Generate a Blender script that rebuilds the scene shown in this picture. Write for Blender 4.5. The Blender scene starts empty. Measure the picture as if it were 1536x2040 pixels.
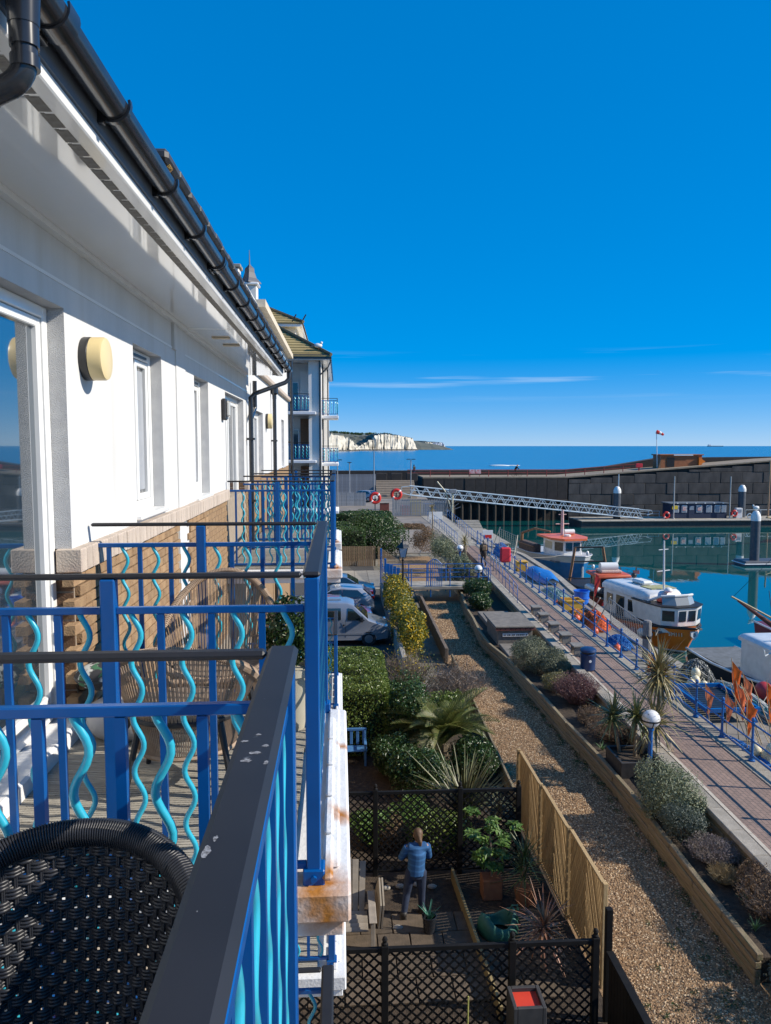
import bpy, math, random
import numpy as np
from mathutils import Vector, Matrix, Euler
R = math.radians; PI = math.pi
scene = bpy.context.scene
col = scene.collection

# ---------------------------------------------------------------- camera, sky, sun, exposure
cam_d = bpy.data.cameras.new('camera'); cam = bpy.data.objects.new('camera', cam_d); col.objects.link(cam)
cam_d.sensor_fit = 'VERTICAL'; cam_d.sensor_height = 24.0; cam_d.lens = 24.0 * 1534.0 / 2040.0
cam_d.clip_start = 0.05; cam_d.clip_end = 60000
cam.location = (0, 0, 9.0)
cam.rotation_euler = (R(90) - math.atan(132 / 1534.0), 0, -R(3.45))
scene.camera = cam

SUN_EL, SUN_AZ = R(33), R(-11)          # azimuth measured from +X (the harbour side) towards +Y
world = bpy.data.worlds.new('World'); scene.world = world; world.use_nodes = True
wn, wl = world.node_tree.nodes, world.node_tree.links
wn.clear()
sky = wn.new('ShaderNodeTexSky'); sky.sky_type = 'NISHITA'; sky.sun_disc = False
sky.sun_elevation = SUN_EL; sky.sun_rotation = PI / 2 - SUN_AZ
sky.air_density = 0.6; sky.dust_density = 0.0; sky.ozone_density = 10.0; sky.altitude = 10
gam = wn.new('ShaderNodeGamma'); gam.inputs['Gamma'].default_value = 0.36
hsv = wn.new('ShaderNodeHueSaturation'); hsv.inputs['Saturation'].default_value = 1.98; hsv.inputs["Value"].default_value = 2.55; hsv.inputs['Hue'].default_value = 0.505
tint = wn.new('ShaderNodeMixRGB'); tint.blend_type = 'MULTIPLY'; tint.inputs['Fac'].default_value = 1; tint.inputs['Color2'].default_value = (.90, .93, 1, 1)
bg = wn.new('ShaderNodeBackground'); bg.inputs['Strength'].default_value = 0.142
wo = wn.new('ShaderNodeOutputWorld')
# thin cirrus streaks low over the sea
tc = wn.new('ShaderNodeTexCoord'); mp = wn.new('ShaderNodeMapping'); mp.inputs['Scale'].default_value = (2.4, 2.4, 75); mp.inputs['Location'].default_value = (1.3, 0, .3); mp.inputs['Rotation'].default_value = (0, R(-1.6), 0)
nz = wn.new('ShaderNodeTexNoise'); nz.inputs['Scale'].default_value = 1.0; nz.inputs['Detail'].default_value = 5
cr = wn.new('ShaderNodeValToRGB'); cr.color_ramp.elements[0].position = .55; cr.color_ramp.elements[1].position = .74
sx = wn.new('ShaderNodeSeparateXYZ'); br = wn.new('ShaderNodeValToRGB')
e = br.color_ramp.elements; e[0].position = .055; e[0].color = (0, 0, 0, 1); e[1].position = .085; e[1].color = (1, 1, 1, 1)
e2 = br.color_ramp.elements.new(.12); e2.color = (0, 0, 0, 1)
mu = wn.new('ShaderNodeMath'); mu.operation = 'MULTIPLY'; mu2 = wn.new('ShaderNodeMath'); mu2.operation = 'MULTIPLY'; mu2.inputs[1].default_value = .8
mx = wn.new('ShaderNodeMixRGB'); mx.inputs['Color2'].default_value = (3.6, 4.6, 5.6, 1)
wl.new(tc.outputs['Generated'], mp.inputs['Vector']); wl.new(mp.outputs['Vector'], nz.inputs['Vector'])
wl.new(nz.outputs['Fac'], cr.inputs['Fac']); wl.new(tc.outputs['Generated'], sx.inputs[0]); wl.new(sx.outputs['Z'], br.inputs['Fac'])
wl.new(cr.outputs['Color'], mu.inputs[0]); wl.new(br.outputs['Color'], mu.inputs[1]); wl.new(mu.outputs[0], mu2.inputs[0])
wl.new(mu2.outputs[0], mx.inputs['Fac'])
wl.new(sky.outputs['Color'], gam.inputs['Color']); wl.new(gam.outputs['Color'], tint.inputs['Color1']); wl.new(tint.outputs['Color'], hsv.inputs['Color']); wl.new(hsv.outputs['Color'], mx.inputs['Color1'])
wl.new(mx.outputs['Color'], bg.inputs['Color']); wl.new(bg.outputs[0], wo.inputs['Surface'])

sl = bpy.data.lights.new('sun', 'SUN'); sl.energy = 4.9; sl.angle = R(0.5); sl.color = (1.0, 0.92, 0.80)
sun = bpy.data.objects.new('sun', sl); col.objects.link(sun)
sdir = Vector((math.cos(SUN_EL) * math.cos(SUN_AZ), math.cos(SUN_EL) * math.sin(SUN_AZ), math.sin(SUN_EL)))
sun.rotation_euler = sdir.to_track_quat('Z', 'Y').to_euler()
sun.location = (60, 5, 60)
vs = scene.view_settings
vs.view_transform = 'Standard'; vs.look = 'None'; vs.exposure = 0.32; vs.gamma = 1.0; vs.use_curve_mapping = False
scene.cycles.max_bounces = 6; scene.cycles.diffuse_bounces = 3; scene.cycles.glossy_bounces = 3
scene.cycles.transmission_bounces = 4; scene.cycles.transparent_max_bounces = 6
scene.cycles.use_denoising = True
scene.cycles.sample_clamp_indirect = 6

# ---------------------------------------------------------------- helpers
rng = random.Random(7); nrg = np.random.default_rng(11)
WLOC = {}
def reg(o, parent, loc):
    col.objects.link(o)
    if parent is not None: o.parent = parent
    o.location = loc
def tag(o, label=None, cat=None, group=None, kind=None):
    if label: o['label'] = label
    if cat: o['category'] = cat
    if group: o['group'] = group
    if kind: o['kind'] = kind
    return o
def thing(name, label, cat, loc=(0, 0, 0), group=None):
    o = bpy.data.objects.new(name, None); o.empty_display_size = .1
    reg(o, None, loc); WLOC[o.name] = Vector(loc)
    return tag(o, label, cat, group)
def finish(name, me, m, parent, smooth, c):
    o = bpy.data.objects.new(name, me)
    base = WLOC.get(parent.name, Vector()) if parent is not None else Vector()
    reg(o, parent, Vector(c) - base); WLOC[o.name] = Vector(c)
    if m is not None: me.materials.append(m)
    if smooth: me.polygons.foreach_set('use_smooth', [True] * len(me.polygons))
    return o
def place(root, loc, rz=0.0, sc=None):
    root.location = loc; root.rotation_euler = (0, 0, rz)
    if sc: root.scale = sc if hasattr(sc, '__len__') else (sc, sc, sc)
    return root
def copy_tree(o, parent=None):
    c = o.copy(); col.objects.link(c); c.parent = parent
    WLOC[c.name] = WLOC.get(o.name, Vector())
    for ch in list(o.children): copy_tree(ch, c)
    return c
def inst(src, parent, loc, rot=(0, 0, 0), sc=(1, 1, 1), name=None):
    """a further copy of one piece that shares its mesh; loc is relative to the parent's base"""
    c = src.copy(); col.objects.link(c); c.parent = parent; c.location = loc; c.rotation_euler = rot; c.scale = sc
    if name: c.name = name
    return c

class MB:
    def __init__(s): s.v = []; s.f = []
    def add(s, vs, fs):
        b = len(s.v); s.v += [tuple(p) for p in vs]; s.f += [tuple(i + b for i in f) for f in fs]; return s
    def box(s, x0, x1, y0, y1, z0, z1):
        return s.add([(x0, y0, z0), (x1, y0, z0), (x1, y1, z0), (x0, y1, z0), (x0, y0, z1), (x1, y0, z1), (x1, y1, z1), (x0, y1, z1)],
                     [(0, 3, 2, 1), (4, 5, 6, 7), (0, 1, 5, 4), (1, 2, 6, 5), (2, 3, 7, 6), (3, 0, 4, 7)])
    def bbox(s, x0, x1, y0, y1, z0, z1, b=.01):
        """box with chamfered edges"""
        vs = []; q = []
        for z, k in ((z0, b), (z0 + b, 0), (z1 - b, 0), (z1, b)):
            X0, X1, Y0, Y1 = x0 + k, x1 - k, y0 + k, y1 - k; c = b
            if k: ring = [(X0, Y0 + 0), (X0 + 0, Y0), (X1, Y0), (X1, Y0), (X1, Y1), (X1, Y1), (X0, Y1), (X0, Y1)]
            else: ring = [(X0, Y0 + c), (X0 + c, Y0), (X1 - c, Y0), (X1, Y0 + c), (X1, Y1 - c), (X1 - c, Y1), (X0 + c, Y1), (X0, Y1 - c)]
            vs += [(a, d, z) for a, d in ring]
        fs = []
        for r in range(3):
            for i in range(8):
                j = (i + 1) % 8; fs.append((r * 8 + i, r * 8 + j, r * 8 + 8 + j, r * 8 + 8 + i))
        fs.append(tuple(range(7, -1, -1))); fs.append(tuple(range(24, 32)))
        return s.add(vs, fs)
    def rbox(s, c, size, rot=(0, 0, 0)):
        m = Euler(rot).to_matrix(); hx, hy, hz = (k / 2 for k in size); c = Vector(c)
        vs = [c + m @ Vector((a * hx, b * hy, d * hz)) for d in (-1, 1) for a, b in ((-1, -1), (1, -1), (1, 1), (-1, 1))]
        return s.add(vs, [(0, 3, 2, 1), (4, 5, 6, 7), (0, 1, 5, 4), (1, 2, 6, 5), (2, 3, 7, 6), (3, 0, 4, 7)])
    def bar(s, p, q, w, h, up=(0, 0, 1)):
        p, q = Vector(p), Vector(q); d = (q - p).normalized(); u = Vector(up)
        if abs(d.dot(u)) > .99: u = Vector((0, 1, 0))
        r = d.cross(u).normalized() * w / 2; u = r.cross(d).normalized() * h / 2
        vs = [k + a * r + b * u for k in (p, q) for a, b in ((-1, -1), (1, -1), (1, 1), (-1, 1))]
        return s.add(vs, [(3, 2, 1, 0), (4, 5, 6, 7), (0, 1, 5, 4), (1, 2, 6, 5), (2, 3, 7, 6), (3, 0, 4, 7)])
    def tube(s, pts, r, n=8, caps=True, closed=False):
        pts = [Vector(p) for p in pts]; k = len(pts); rs = r if hasattr(r, '__len__') else [r] * k
        vs = []; prev = None
        for i, p in enumerate(pts):
            if closed: d = pts[(i + 1) % k] - pts[i - 1]
            else: d = pts[min(i + 1, k - 1)] - pts[max(i - 1, 0)]
            d = d.normalized() if d.length > 1e-9 else Vector((0, 0, 1))
            if prev is None: a = d.orthogonal().normalized()
            else:
                a = prev - d * prev.dot(d); a = a.normalized() if a.length > 1e-6 else d.orthogonal().normalized()
            prev = a; b = d.cross(a)
            vs += [p + (a * math.cos(t) + b * math.sin(t)) * rs[i] for t in (2 * PI * j / n for j in range(n))]
        fs = []
        for i in range(k if closed else k - 1):
            i2 = (i + 1) % k
            for j in range(n):
                j2 = (j + 1) % n; fs.append((i * n + j, i * n + j2, i2 * n + j2, i2 * n + j))
        if caps and not closed: fs += [tuple(range(n - 1, -1, -1)), tuple((k - 1) * n + j for j in range(n))]
        return s.add(vs, fs)
    def cyl(s, p, q, r0, r1=None, n=12): return s.tube([p, q], [r0, r0 if r1 is None else r1], n)
    def lathe(s, prof, c=(0, 0, 0), n=16, axis='Z'):
        vs = []
        for r, z in prof:
            for j in range(n):
                t = 2 * PI * j / n; a, b = r * math.cos(t), r * math.sin(t)
                v = {'Z': (a, b, z), 'X': (z, a, b), 'Y': (b, z, a)}[axis]
                vs.append((v[0] + c[0], v[1] + c[1], v[2] + c[2]))
        fs = []
        for i in range(len(prof) - 1):
            for j in range(n):
                j2 = (j + 1) % n; fs.append((i * n + j, i * n + j2, i * n + n + j2, i * n + n + j))
        fs += [tuple(range(n - 1, -1, -1)), tuple((len(prof) - 1) * n + j for j in range(n))]
        return s.add(vs, fs)
    def sphere(s, c, r, n=12, m=8, sc=(1, 1, 1)):
        prof = [(max(1e-4, math.sin(PI * i / m)), -math.cos(PI * i / m)) for i in range(m + 1)]
        t = MB().lathe(prof, n=n)
        return s.add([(c[0] + v[0] * r * sc[0], c[1] + v[1] * r * sc[1], c[2] + v[2] * r * sc[2]) for v in t.v], t.f)
    def prism(s, poly, z0, z1, axis='Z'):
        n = len(poly)
        def mk(a, b, z): return {'Z': (a, b, z), 'X': (z, a, b), 'Y': (a, z, b)}[axis]
        vs = [mk(a, b, z0) for a, b in poly] + [mk(a, b, z1) for a, b in poly]
        return s.add(vs, [tuple(range(n - 1, -1, -1)), tuple(range(n, 2 * n))] + [(i, (i + 1) % n, n + (i + 1) % n, n + i) for i in range(n)])
    def loft(s, rings, caps=True, closed=True):
        n = len(rings[0]); vs = [p for r in rings for p in r]; fs = []
        for i in range(len(rings) - 1):
            for j in range(n if closed else n - 1):
                j2 = (j + 1) % n; fs.append((i * n + j, i * n + j2, (i + 1) * n + j2, (i + 1) * n + j))
        if caps: fs += [tuple(range(n - 1, -1, -1)), tuple((len(rings) - 1) * n + j for j in range(n))]
        return s.add(vs, fs)
    def quad(s, a, b, c, d): return s.add([a, b, c, d], [(0, 1, 2, 3)])
    def build(s, name, m, parent=None, smooth=False, fix=True):
        v = np.array(s.v, float); c = (v.min(0) + v.max(0)) / 2; c[2] = v[:, 2].min()
        me = bpy.data.meshes.new(name); me.from_pydata((v - c).tolist(), [], s.f)
        if fix:
            import bmesh
            bm = bmesh.new(); bm.from_mesh(me); bmesh.ops.recalc_face_normals(bm, faces=bm.faces); bm.to_mesh(me); bm.free()
        if smooth == 'auto':
            o = finish(name, me, m, parent, True, c)
            try: me.set_sharp_from_angle(angle=R(35))
            except Exception: pass
            return o
        return finish(name, me, m, parent, smooth, c)

def text(name, body, size, m, parent, loc, rot, extrude=.003):
    """flat lettering as real geometry, converted to a mesh"""
    cu = bpy.data.curves.new(name, 'FONT'); cu.body = body; cu.size = size; cu.extrude = extrude; cu.align_x = 'CENTER'; cu.align_y = 'CENTER'
    cu.resolution_u = 2
    tmp = bpy.data.objects.new('tmp', cu); col.objects.link(tmp)
    dg = bpy.context.evaluated_depsgraph_get(); me = bpy.data.meshes.new_from_object(tmp.evaluated_get(dg))
    bpy.data.objects.remove(tmp); me.materials.clear(); me.materials.append(m)
    o = bpy.data.objects.new(name, me)
    base = WLOC.get(parent.name, Vector()) if parent is not None else Vector()
    reg(o, parent, Vector(loc) - base); o.rotation_euler = rot
    return o

# ---------------------------------------------------------------- materials (procedural)
MATS = {}
def M(name, c1, c2=None, scale=4, rough=.6, metal=0, bump=0, bscale=40, coat=0, spec=.5, rand=0, stretch=None, c3=None, s3=1.2, t3=(.55, .75), lo=.35, hi=.65, alpha=None):
    if name in MATS: return MATS[name]
    m = bpy.data.materials.new(name); m.use_nodes = True; MATS[name] = m
    n, l = m.node_tree.nodes, m.node_tree.links; p = n['Principled BSDF']
    p.inputs['Roughness'].default_value = rough; p.inputs['Metallic'].default_value = metal
    p.inputs['Specular IOR Level'].default_value = spec; p.inputs['Coat Weight'].default_value = coat; p.inputs['Coat Roughness'].default_value = .06
    tcn = n.new('ShaderNodeTexCoord'); vec = tcn.outputs['Object']
    if stretch:
        mpn = n.new('ShaderNodeMapping'); mpn.inputs['Scale'].default_value = stretch; l.new(vec, mpn.inputs['Vector']); vec = mpn.outputs['Vector']
    def noise(sc, det=4):
        t = n.new('ShaderNodeTexNoise'); t.inputs['Scale'].default_value = sc; t.inputs['Detail'].default_value = det; l.new(vec, t.inputs['Vector']); return t.outputs['Fac']
    def ramp(f, a, b):
        r = n.new('ShaderNodeMapRange'); r.inputs['From Min'].default_value = a; r.inputs['From Max'].default_value = b; l.new(f, r.inputs['Value']); return r.outputs['Result']
    def mix(f, a, b, mode='MIX'):
        t = n.new('ShaderNodeMixRGB'); t.blend_type = mode
        for i, k in (('Fac', f), ('Color1', a), ('Color2', b)):
            if isinstance(k, (int, float)): t.inputs[i].default_value = k
            elif isinstance(k, (tuple, list)): t.inputs[i].default_value = (*k, 1)
            else: l.new(k, t.inputs[i])
        return t.outputs['Color']
    c = c1
    if c2: c = mix(ramp(noise(scale), lo, hi), c1, c2)
    if c3: c = mix(ramp(noise(s3, 6), *t3), c, c3)
    if rand:
        oi = n.new('ShaderNodeObjectInfo'); rr = ramp(oi.outputs['Random'], 0, 1); mr = n.new('ShaderNodeMapRange')
        mr.inputs['To Min'].default_value = 1 - rand; mr.inputs['To Max'].default_value = 1 + rand; l.new(oi.outputs['Random'], mr.inputs['Value'])
        hs = n.new('ShaderNodeHueSaturation'); l.new(mr.outputs['Result'], hs.inputs['Value'])
        if isinstance(c, tuple): hs.inputs['Color'].default_value = (*c, 1)
        else: l.new(c, hs.inputs['Color'])
        c = hs.outputs['Color']
    if isinstance(c, tuple): p.inputs['Base Color'].default_value = (*c, 1)
    else: l.new(c, p.inputs['Base Color'])
    if bump:
        b = n.new('ShaderNodeBump'); b.inputs['Strength'].default_value = bump; b.inputs['Distance'].default_value = .02
        l.new(noise(bscale, 3), b.inputs['Height']); l.new(b.outputs['Normal'], p.inputs['Normal'])
    return m
def leafmat(name, *cols, rough=.45, trans=.25):
    if name in MATS: return MATS[name]
    m = bpy.data.materials.new(name); m.use_nodes = True; MATS[name] = m
    n, l = m.node_tree.nodes, m.node_tree.links; p = n['Principled BSDF']; out = n['Material Output']
    g = n.new('ShaderNodeNewGeometry'); r = n.new('ShaderNodeValToRGB'); r.color_ramp.interpolation = 'CONSTANT' if len(cols) > 3 else 'LINEAR'
    els = r.color_ramp.elements
    while len(els) < len(cols): els.new(.5)
    for i, c in enumerate(cols): els[i].position = i / max(1, len(cols) - 1) * (.86 if len(cols) > 3 else 1); els[i].color = (*c, 1)
    l.new(g.outputs['Random Per Island'], r.inputs['Fac']); l.new(r.outputs['Color'], p.inputs['Base Color'])
    p.inputs['Roughness'].default_value = rough
    t = n.new('ShaderNodeBsdfTranslucent'); l.new(r.outputs['Color'], t.inputs['Color'])
    ms = n.new('ShaderNodeMixShader'); ms.inputs['Fac'].default_value = trans
    l.new(p.outputs[0], ms.inputs[1]); l.new(t.outputs[0], ms.inputs[2]); l.new(ms.outputs[0], out.inputs['Surface'])
    return m

# ---------------------------------------------------------------- foliage
def lumps(d, seed, k=5, f=3.0):
    g = np.random.default_rng(seed); o = np.zeros(len(d))
    for _ in range(k):
        w = g.normal(size=3) * f; o += np.cos(d @ w + g.uniform(0, 6.28))
    return o / k
def ball_pts(n, c, rad, seed, inner=.55, lump=.35, f=3.2, flat=False):
    g = np.random.default_rng(seed); d = g.normal(size=(n, 3)); d /= np.linalg.norm(d, axis=1)[:, None]
    if flat: d[:, 2] = np.abs(d[:, 2])
    r = (inner + (1 - inner) * g.random(n) ** .5) * (1 + lump * lumps(d, seed + 1, f=f))
    return np.array(c) + d * r[:, None] * np.array(rad), d
def box_pts(n, lo, hi, seed, lump=.19):
    """points near the surface of a clipped hedge, top and sides"""
    g = np.random.default_rng(seed); lo = np.array(lo, float); hi = np.array(hi, float); s = hi - lo
    ar = np.array([s[0] * s[1] * 1.3, s[0] * s[2], s[0] * s[2], s[1] * s[2], s[1] * s[2]]); w = g.choice(5, n, p=ar / ar.sum())
    u = g.random((n, 3)); nr = np.zeros((n, 3))
    for k, (ax, val, sg) in enumerate(((2, 1, 1), (1, 0, -1), (1, 1, 1), (0, 0, -1), (0, 1, 1))):
        q = w == k; u[q, ax] = val; nr[q, ax] = sg
    p = lo + u * s
    amp = lump * (lumps(p, seed + 5, 6, 2.2) + .6 * lumps(p, seed + 9, 6, 6)); p += nr * (amp + g.uniform(-.16, .03, n))[:, None]
    ctr = (lo + hi) / 2; rel = (p - ctr) / (s / 2); over = np.clip(np.linalg.norm(np.abs(rel) ** 3, axis=1) ** (1 / 3.) - 1.08, 0, None)
    p -= rel * (s / 2) * (over * .8)[:, None]
    return p, nr
def leaves(name, m, pts, nrm, L, W, parent, seed, spread=.9, fold=.25, kind='stuff'):
    g = np.random.default_rng(seed); n = len(pts)
    d = nrm + g.normal(size=(n, 3)) * spread; d /= np.linalg.norm(d, axis=1)[:, None] + 1e-9
    t = np.cross(d, g.normal(size=(n, 3))); t /= np.linalg.norm(t, axis=1)[:, None] + 1e-9
    b = np.cross(d, t); ll = L * g.uniform(.6, 1.3, (n, 1)); ww = W * g.uniform(.7, 1.2, (n, 1))
    v = np.stack([pts - t * ll / 2, pts + b * ww / 2 + d * ww * fold, pts + t * ll / 2, pts - b * ww / 2 + d * ww * fold], 1).reshape(-1, 3)
    c = (v.min(0) + v.max(0)) / 2; c[2] = v[:, 2].min()
    i = np.arange(n)[:, None] * 4; f = np.concatenate([i + np.array([[0, 1, 2]]), i + np.array([[0, 2, 3]])], 1).reshape(-1, 3)
    me = bpy.data.meshes.new(name); me.vertices.add(4 * n); me.vertices.foreach_set('co', (v - c).ravel())
    me.loops.add(6 * n); me.loops.foreach_set('vertex_index', f.ravel().astype(np.int32))
    me.polygons.add(2 * n); me.polygons.foreach_set('loop_start', np.arange(0, 6 * n, 3, dtype=np.int32)); me.polygons.foreach_set('loop_total', np.full(2 * n, 3, np.int32))
    me.update(calc_edges=True)
    o = finish(name, me, m, parent, False, c)
    if kind: o['kind'] = kind
    return o
def twigs(name, m, base, n, h, spread, parent, seed, r=.006, branch=3, kind='stuff', bend=.25):
    g = random.Random(seed); mb = MB()
    for i in range(n):
        a = g.uniform(0, 2 * PI); s = spread * math.sqrt(g.random()); hh = h * g.uniform(.6, 1.05)
        p0 = Vector((base[0] + .25 * s * math.cos(a), base[1] + .25 * s * math.sin(a), base[2])); p2 = Vector((base[0] + s * math.cos(a), base[1] + s * math.sin(a), base[2] + hh * (1 - .35 * (s / spread) ** 2)))
        p1 = (p0 + p2) / 2 + Vector((g.uniform(-bend, bend) * s, g.uniform(-bend, bend) * s, hh * .08))
        mb.tube([p0, p1, p2], [r * 1.6, r * 1.2, r * .5], 3, caps=False)
        for k in range(branch):
            q = p1.lerp(p2, g.uniform(0, .8)); e_ = q + Vector((g.uniform(-1, 1), g.uniform(-1, 1), g.uniform(.2, 1.2))).normalized() * hh * g.uniform(.12, .3)
            mb.tube([q, e_], [r * .8, r * .4], 3, caps=False)
    o = mb.build(name, m, parent, fix=False); o['kind'] = kind
    return o
def blade_mesh(name, L, W, droop, m, seg=7, fold=.35, twist=0):
    """one long strap leaf along +X that rises and arches over"""
    vs = []; fs = []; ang = droop[0]; x = z = 0.0
    for i in range(seg + 1):
        t = i / seg; w = W * (.55 + .45 * math.sin(PI * min(1, t * 1.6 + .1))) * (1 - t ** 3) + .0008
        for s_, up in ((-1, fold * w), (0, 0), (1, fold * w)): vs.append((x - math.sin(ang) * up * 0, s_ * w / 2, z + up * .5))
        x += math.cos(ang) * L / seg; z += math.sin(ang) * L / seg; ang += (droop[1] - droop[0]) / seg
    for i in range(seg):
        for k in (0, 1): fs.append((i * 3 + k, i * 3 + k + 1, i * 3 + 4 + k, i * 3 + 3 + k))
    me = bpy.data.meshes.new(name); me.from_pydata(vs, [], fs); me.materials.append(m)
    me.polygons.foreach_set('use_smooth', [True] * len(me.polygons))
    return me
def rosette(parent, meshes, at, n, tilt, seed, sc=(.75, 1.1), name='leaf', zj=.03):
    g = random.Random(seed)
    for i in range(n):
        me = g.choice(meshes); o = bpy.data.objects.new(name, me); col.objects.link(o); o.parent = parent
        o.location = (at[0], at[1], at[2] + g.uniform(-zj, zj)); k = g.uniform(*sc); o.scale = (k, k, k)
        o.rotation_euler = (g.uniform(-.25, .25), -R(g.uniform(*tilt)), i * 2.39996 + g.uniform(-.3, .3))
white = M('white_render', (.64, .64, .63), (.60, .60, .59), 2.5, rough=.8, bump=.2, bscale=60, c3=(.56, .545, .51), s3=2.2, t3=(.52, .82), stretch=(2.5, 2.5, .35))
rough_cast = M('roughcast_reveal', (.60, .61, .62), (.52, .53, .55), 8, rough=.85, bump=.9, bscale=160)
upvc = M('white_upvc', (.82, .82, .80), (.78, .78, .76), 3, rough=.28, coat=.3)
soffit_m = M('glossy_soffit', (.82, .81, .78), (.79, .78, .75), 1.5, rough=.06, coat=1.0, bump=.02, bscale=3)
vent_m = M('vent_grille', (.36, .34, .31), (.28, .26, .24), 30, rough=.6)
black_pl = M('black_plastic', (.016, .018, .022), (.026, .028, .033), 6, rough=.2, spec=.6)
navy = M('navy_gloss_paint', (.001, .072, .26), (.0015, .085, .31), 5, rough=.3, coat=.12, spec=.35)
turq = M('turquoise_paint', (.03, .42, .55), (.025, .36, .50), 6, rough=.3, coat=.3)
handrail_m = M('dark_handrail', (.013, .013, .015), (.019, .019, .022), 3, rough=.5, c3=(.14, .15, .17), s3=22, t3=(.72, .8), spec=.45)
slab_m = M('white_slab_paint', (.78, .78, .77), (.68, .68, .68), 3, rough=.6, c3=(.45, .30, .14), s3=1.6, t3=(.74, .95), bump=.25, bscale=40)
rust_m = M('rust_stain', (.42, .17, .03), (.55, .36, .16), 14, rough=.85, bump=.3)
brick_buff = M('buff_brick', (.36, .235, .125), (.29, .18, .095), 9, rough=.9, bump=.5, bscale=90, rand=.16)
brick_cream = M('cream_sill_brick', (.52, .44, .36), (.44, .36, .30), 9, rough=.85, bump=.35, bscale=80, rand=.08)
mortar = M('mortar', (.34, .28, .21), (.28, .23, .18), 12, rough=.95)
brick_brown = M('brown_brick', (.17, .09, .05), (.12, .07, .04), 9, rough=.9, bump=.5, bscale=90, rand=.2)
deck_m = M('grey_deck_board', (.40, .37, .31), (.30, .275, .23), 8, rough=.85, bump=.4, bscale=60, rand=.12, stretch=(1, 8, 1))
glass = M('window_glass', (.012, .016, .02), rough=.03, spec=1.0, coat=1.0)
blind_m = M('pale_blind', (.38, .40, .43), (.30, .32, .35), 3, rough=.35, coat=.6)
cream_pl = M('cream_lamp', (.72, .58, .30), (.68, .54, .28), 3, rough=.35)
black_met = M('black_metal', (.015, .015, .017), (.025, .025, .027), 10, rough=.4)
wood_new = M('new_pine_slat', (.50, .35, .17), (.38, .25, .11), 5, rough=.75, bump=.3, bscale=30, rand=.16, stretch=(9, 9, 1))
wood_old = M('weathered_sleeper', (.30, .235, .14), (.20, .15, .09), 6, rough=.85, bump=.5, bscale=30, rand=.14, stretch=(9, 1, 9), c3=(.13, .15, .06), s3=2.5, t3=(.5, .75))
wood_dark = M('dark_trellis_stain', (.004, .004, .0045), (.008, .0075, .007), 7, rough=.75, spec=.25)
soil = M('dark_soil', (.032, .022, .014), (.065, .045, .028), 9, rough=.95, bump=1, bscale=35)
shingle = M('brown_shingle', (.22, .13, .06), (.38, .24, .125), 60, rough=.9, bump=1, bscale=55, c3=(.12, .085, .05), s3=25, t3=(.48, .66))
concrete = M('concrete', (.36, .33, .28), (.27, .25, .21), 3, rough=.9, bump=.4, bscale=30, c3=(.16, .15, .12), s3=1.3, t3=(.55, .75))
coping_m = M('stone_coping', (.36, .32, .26), (.27, .24, .195), 5, rough=.9, bump=.5, bscale=30, rand=.1)
asphalt = M('asphalt', (.055, .052, .05), (.075, .072, .068), 20, rough=.95, bump=.4, bscale=80)
royal = M('royal_blue_paint', (.003, .09, .30), (.004, .105, .35), 5, rough=.35, coat=.2)
# ================================================================ the white apartment building on the left
XW = -1.64                                   # facade plane
ZF = 7.20                                    # top-floor balcony level
bld = thing('apartment_building', 'long white rendered apartment block with buff brick base and black gutter', 'building', (-5, 8, 0))
glass2 = M('reflective_glazing', (.02, .035, .05), rough=.02, spec=1.0, coat=1.0)
glass2.node_tree.nodes['Principled BSDF'].inputs['IOR'].default_value = 2.3

openings = [(1.9, 4.80, 7.34, 9.82), (6.35, 7.34, 8.43, 9.82), (8.96, 9.90, 8.40, 9.80), (11.35, 13.5, 7.34, 9.78),
            (15.0, 16.9, 7.34, 9.7), (19.6, 20.5, 8.4, 9.75), (22.3, 23.3, 8.4, 9.75)]
def wall_sheet(y0, y1, z0, z1, ops, x, depth):
    mb = MB(); ys = sorted({y0, y1} | {min(max(v, y0), y1) for o in ops for v in o[:2]}); zs = sorted({z0, z1} | {min(max(v, z0), z1) for o in ops for v in o[2:]})
    for a, b in zip(ys, ys[1:]):
        for c, d in zip(zs, zs[1:]):
            my, mz = (a + b) / 2, (c + d) / 2
            if any(o[0] < my < o[1] and o[2] < mz < o[3] for o in ops): continue
            mb.quad((x, a, c), (x, b, c), (x, b, d), (x, a, d))
    return mb
wall_sheet(-1.5, 14.2, 8.37, 10.30, openings, XW, .12).build('wall', white, bld, fix=False)
wall_sheet(14.2, 25.3, 8.37, 11.8, openings, XW, .12).build('wall', white, bld, fix=False)
core = MB(); core.box(-11, XW - .30, -1.6, 25.3, -.5, 10.2); core.build('inner_wall', white, bld)
MB().box(-11, XW + .0, 14.2, 25.3, 11.8, 11.88).build('parapet', white, bld)
MB().box(-1.75, -1.47, 16.0, 25.45, 11.80, 11.95).build('parapet_coping', M('cream_stone', (.66, .58, .44), (.58, .5, .38), 4, rough=.8), bld)
MB().bbox(XW - .02, XW + .10, 14.3, 25.4, 10.42, 10.54, .02).build('cornice', brick_cream, bld)
MB().box(XW - .01, XW + .012, 7.95, 8.42, 4.5, 10.235).build('pilaster', white, bld)
MB().box(XW - .02, XW + .03, 7.80, 7.94, 9.95, 10.235).build('pilaster', white, bld)
# thin white trim strip along the head of the wall
MB().box(XW - .005, XW + .006, -1.5, 14.15, 9.955, 9.975).build('head_trim', upvc, bld)
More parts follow.
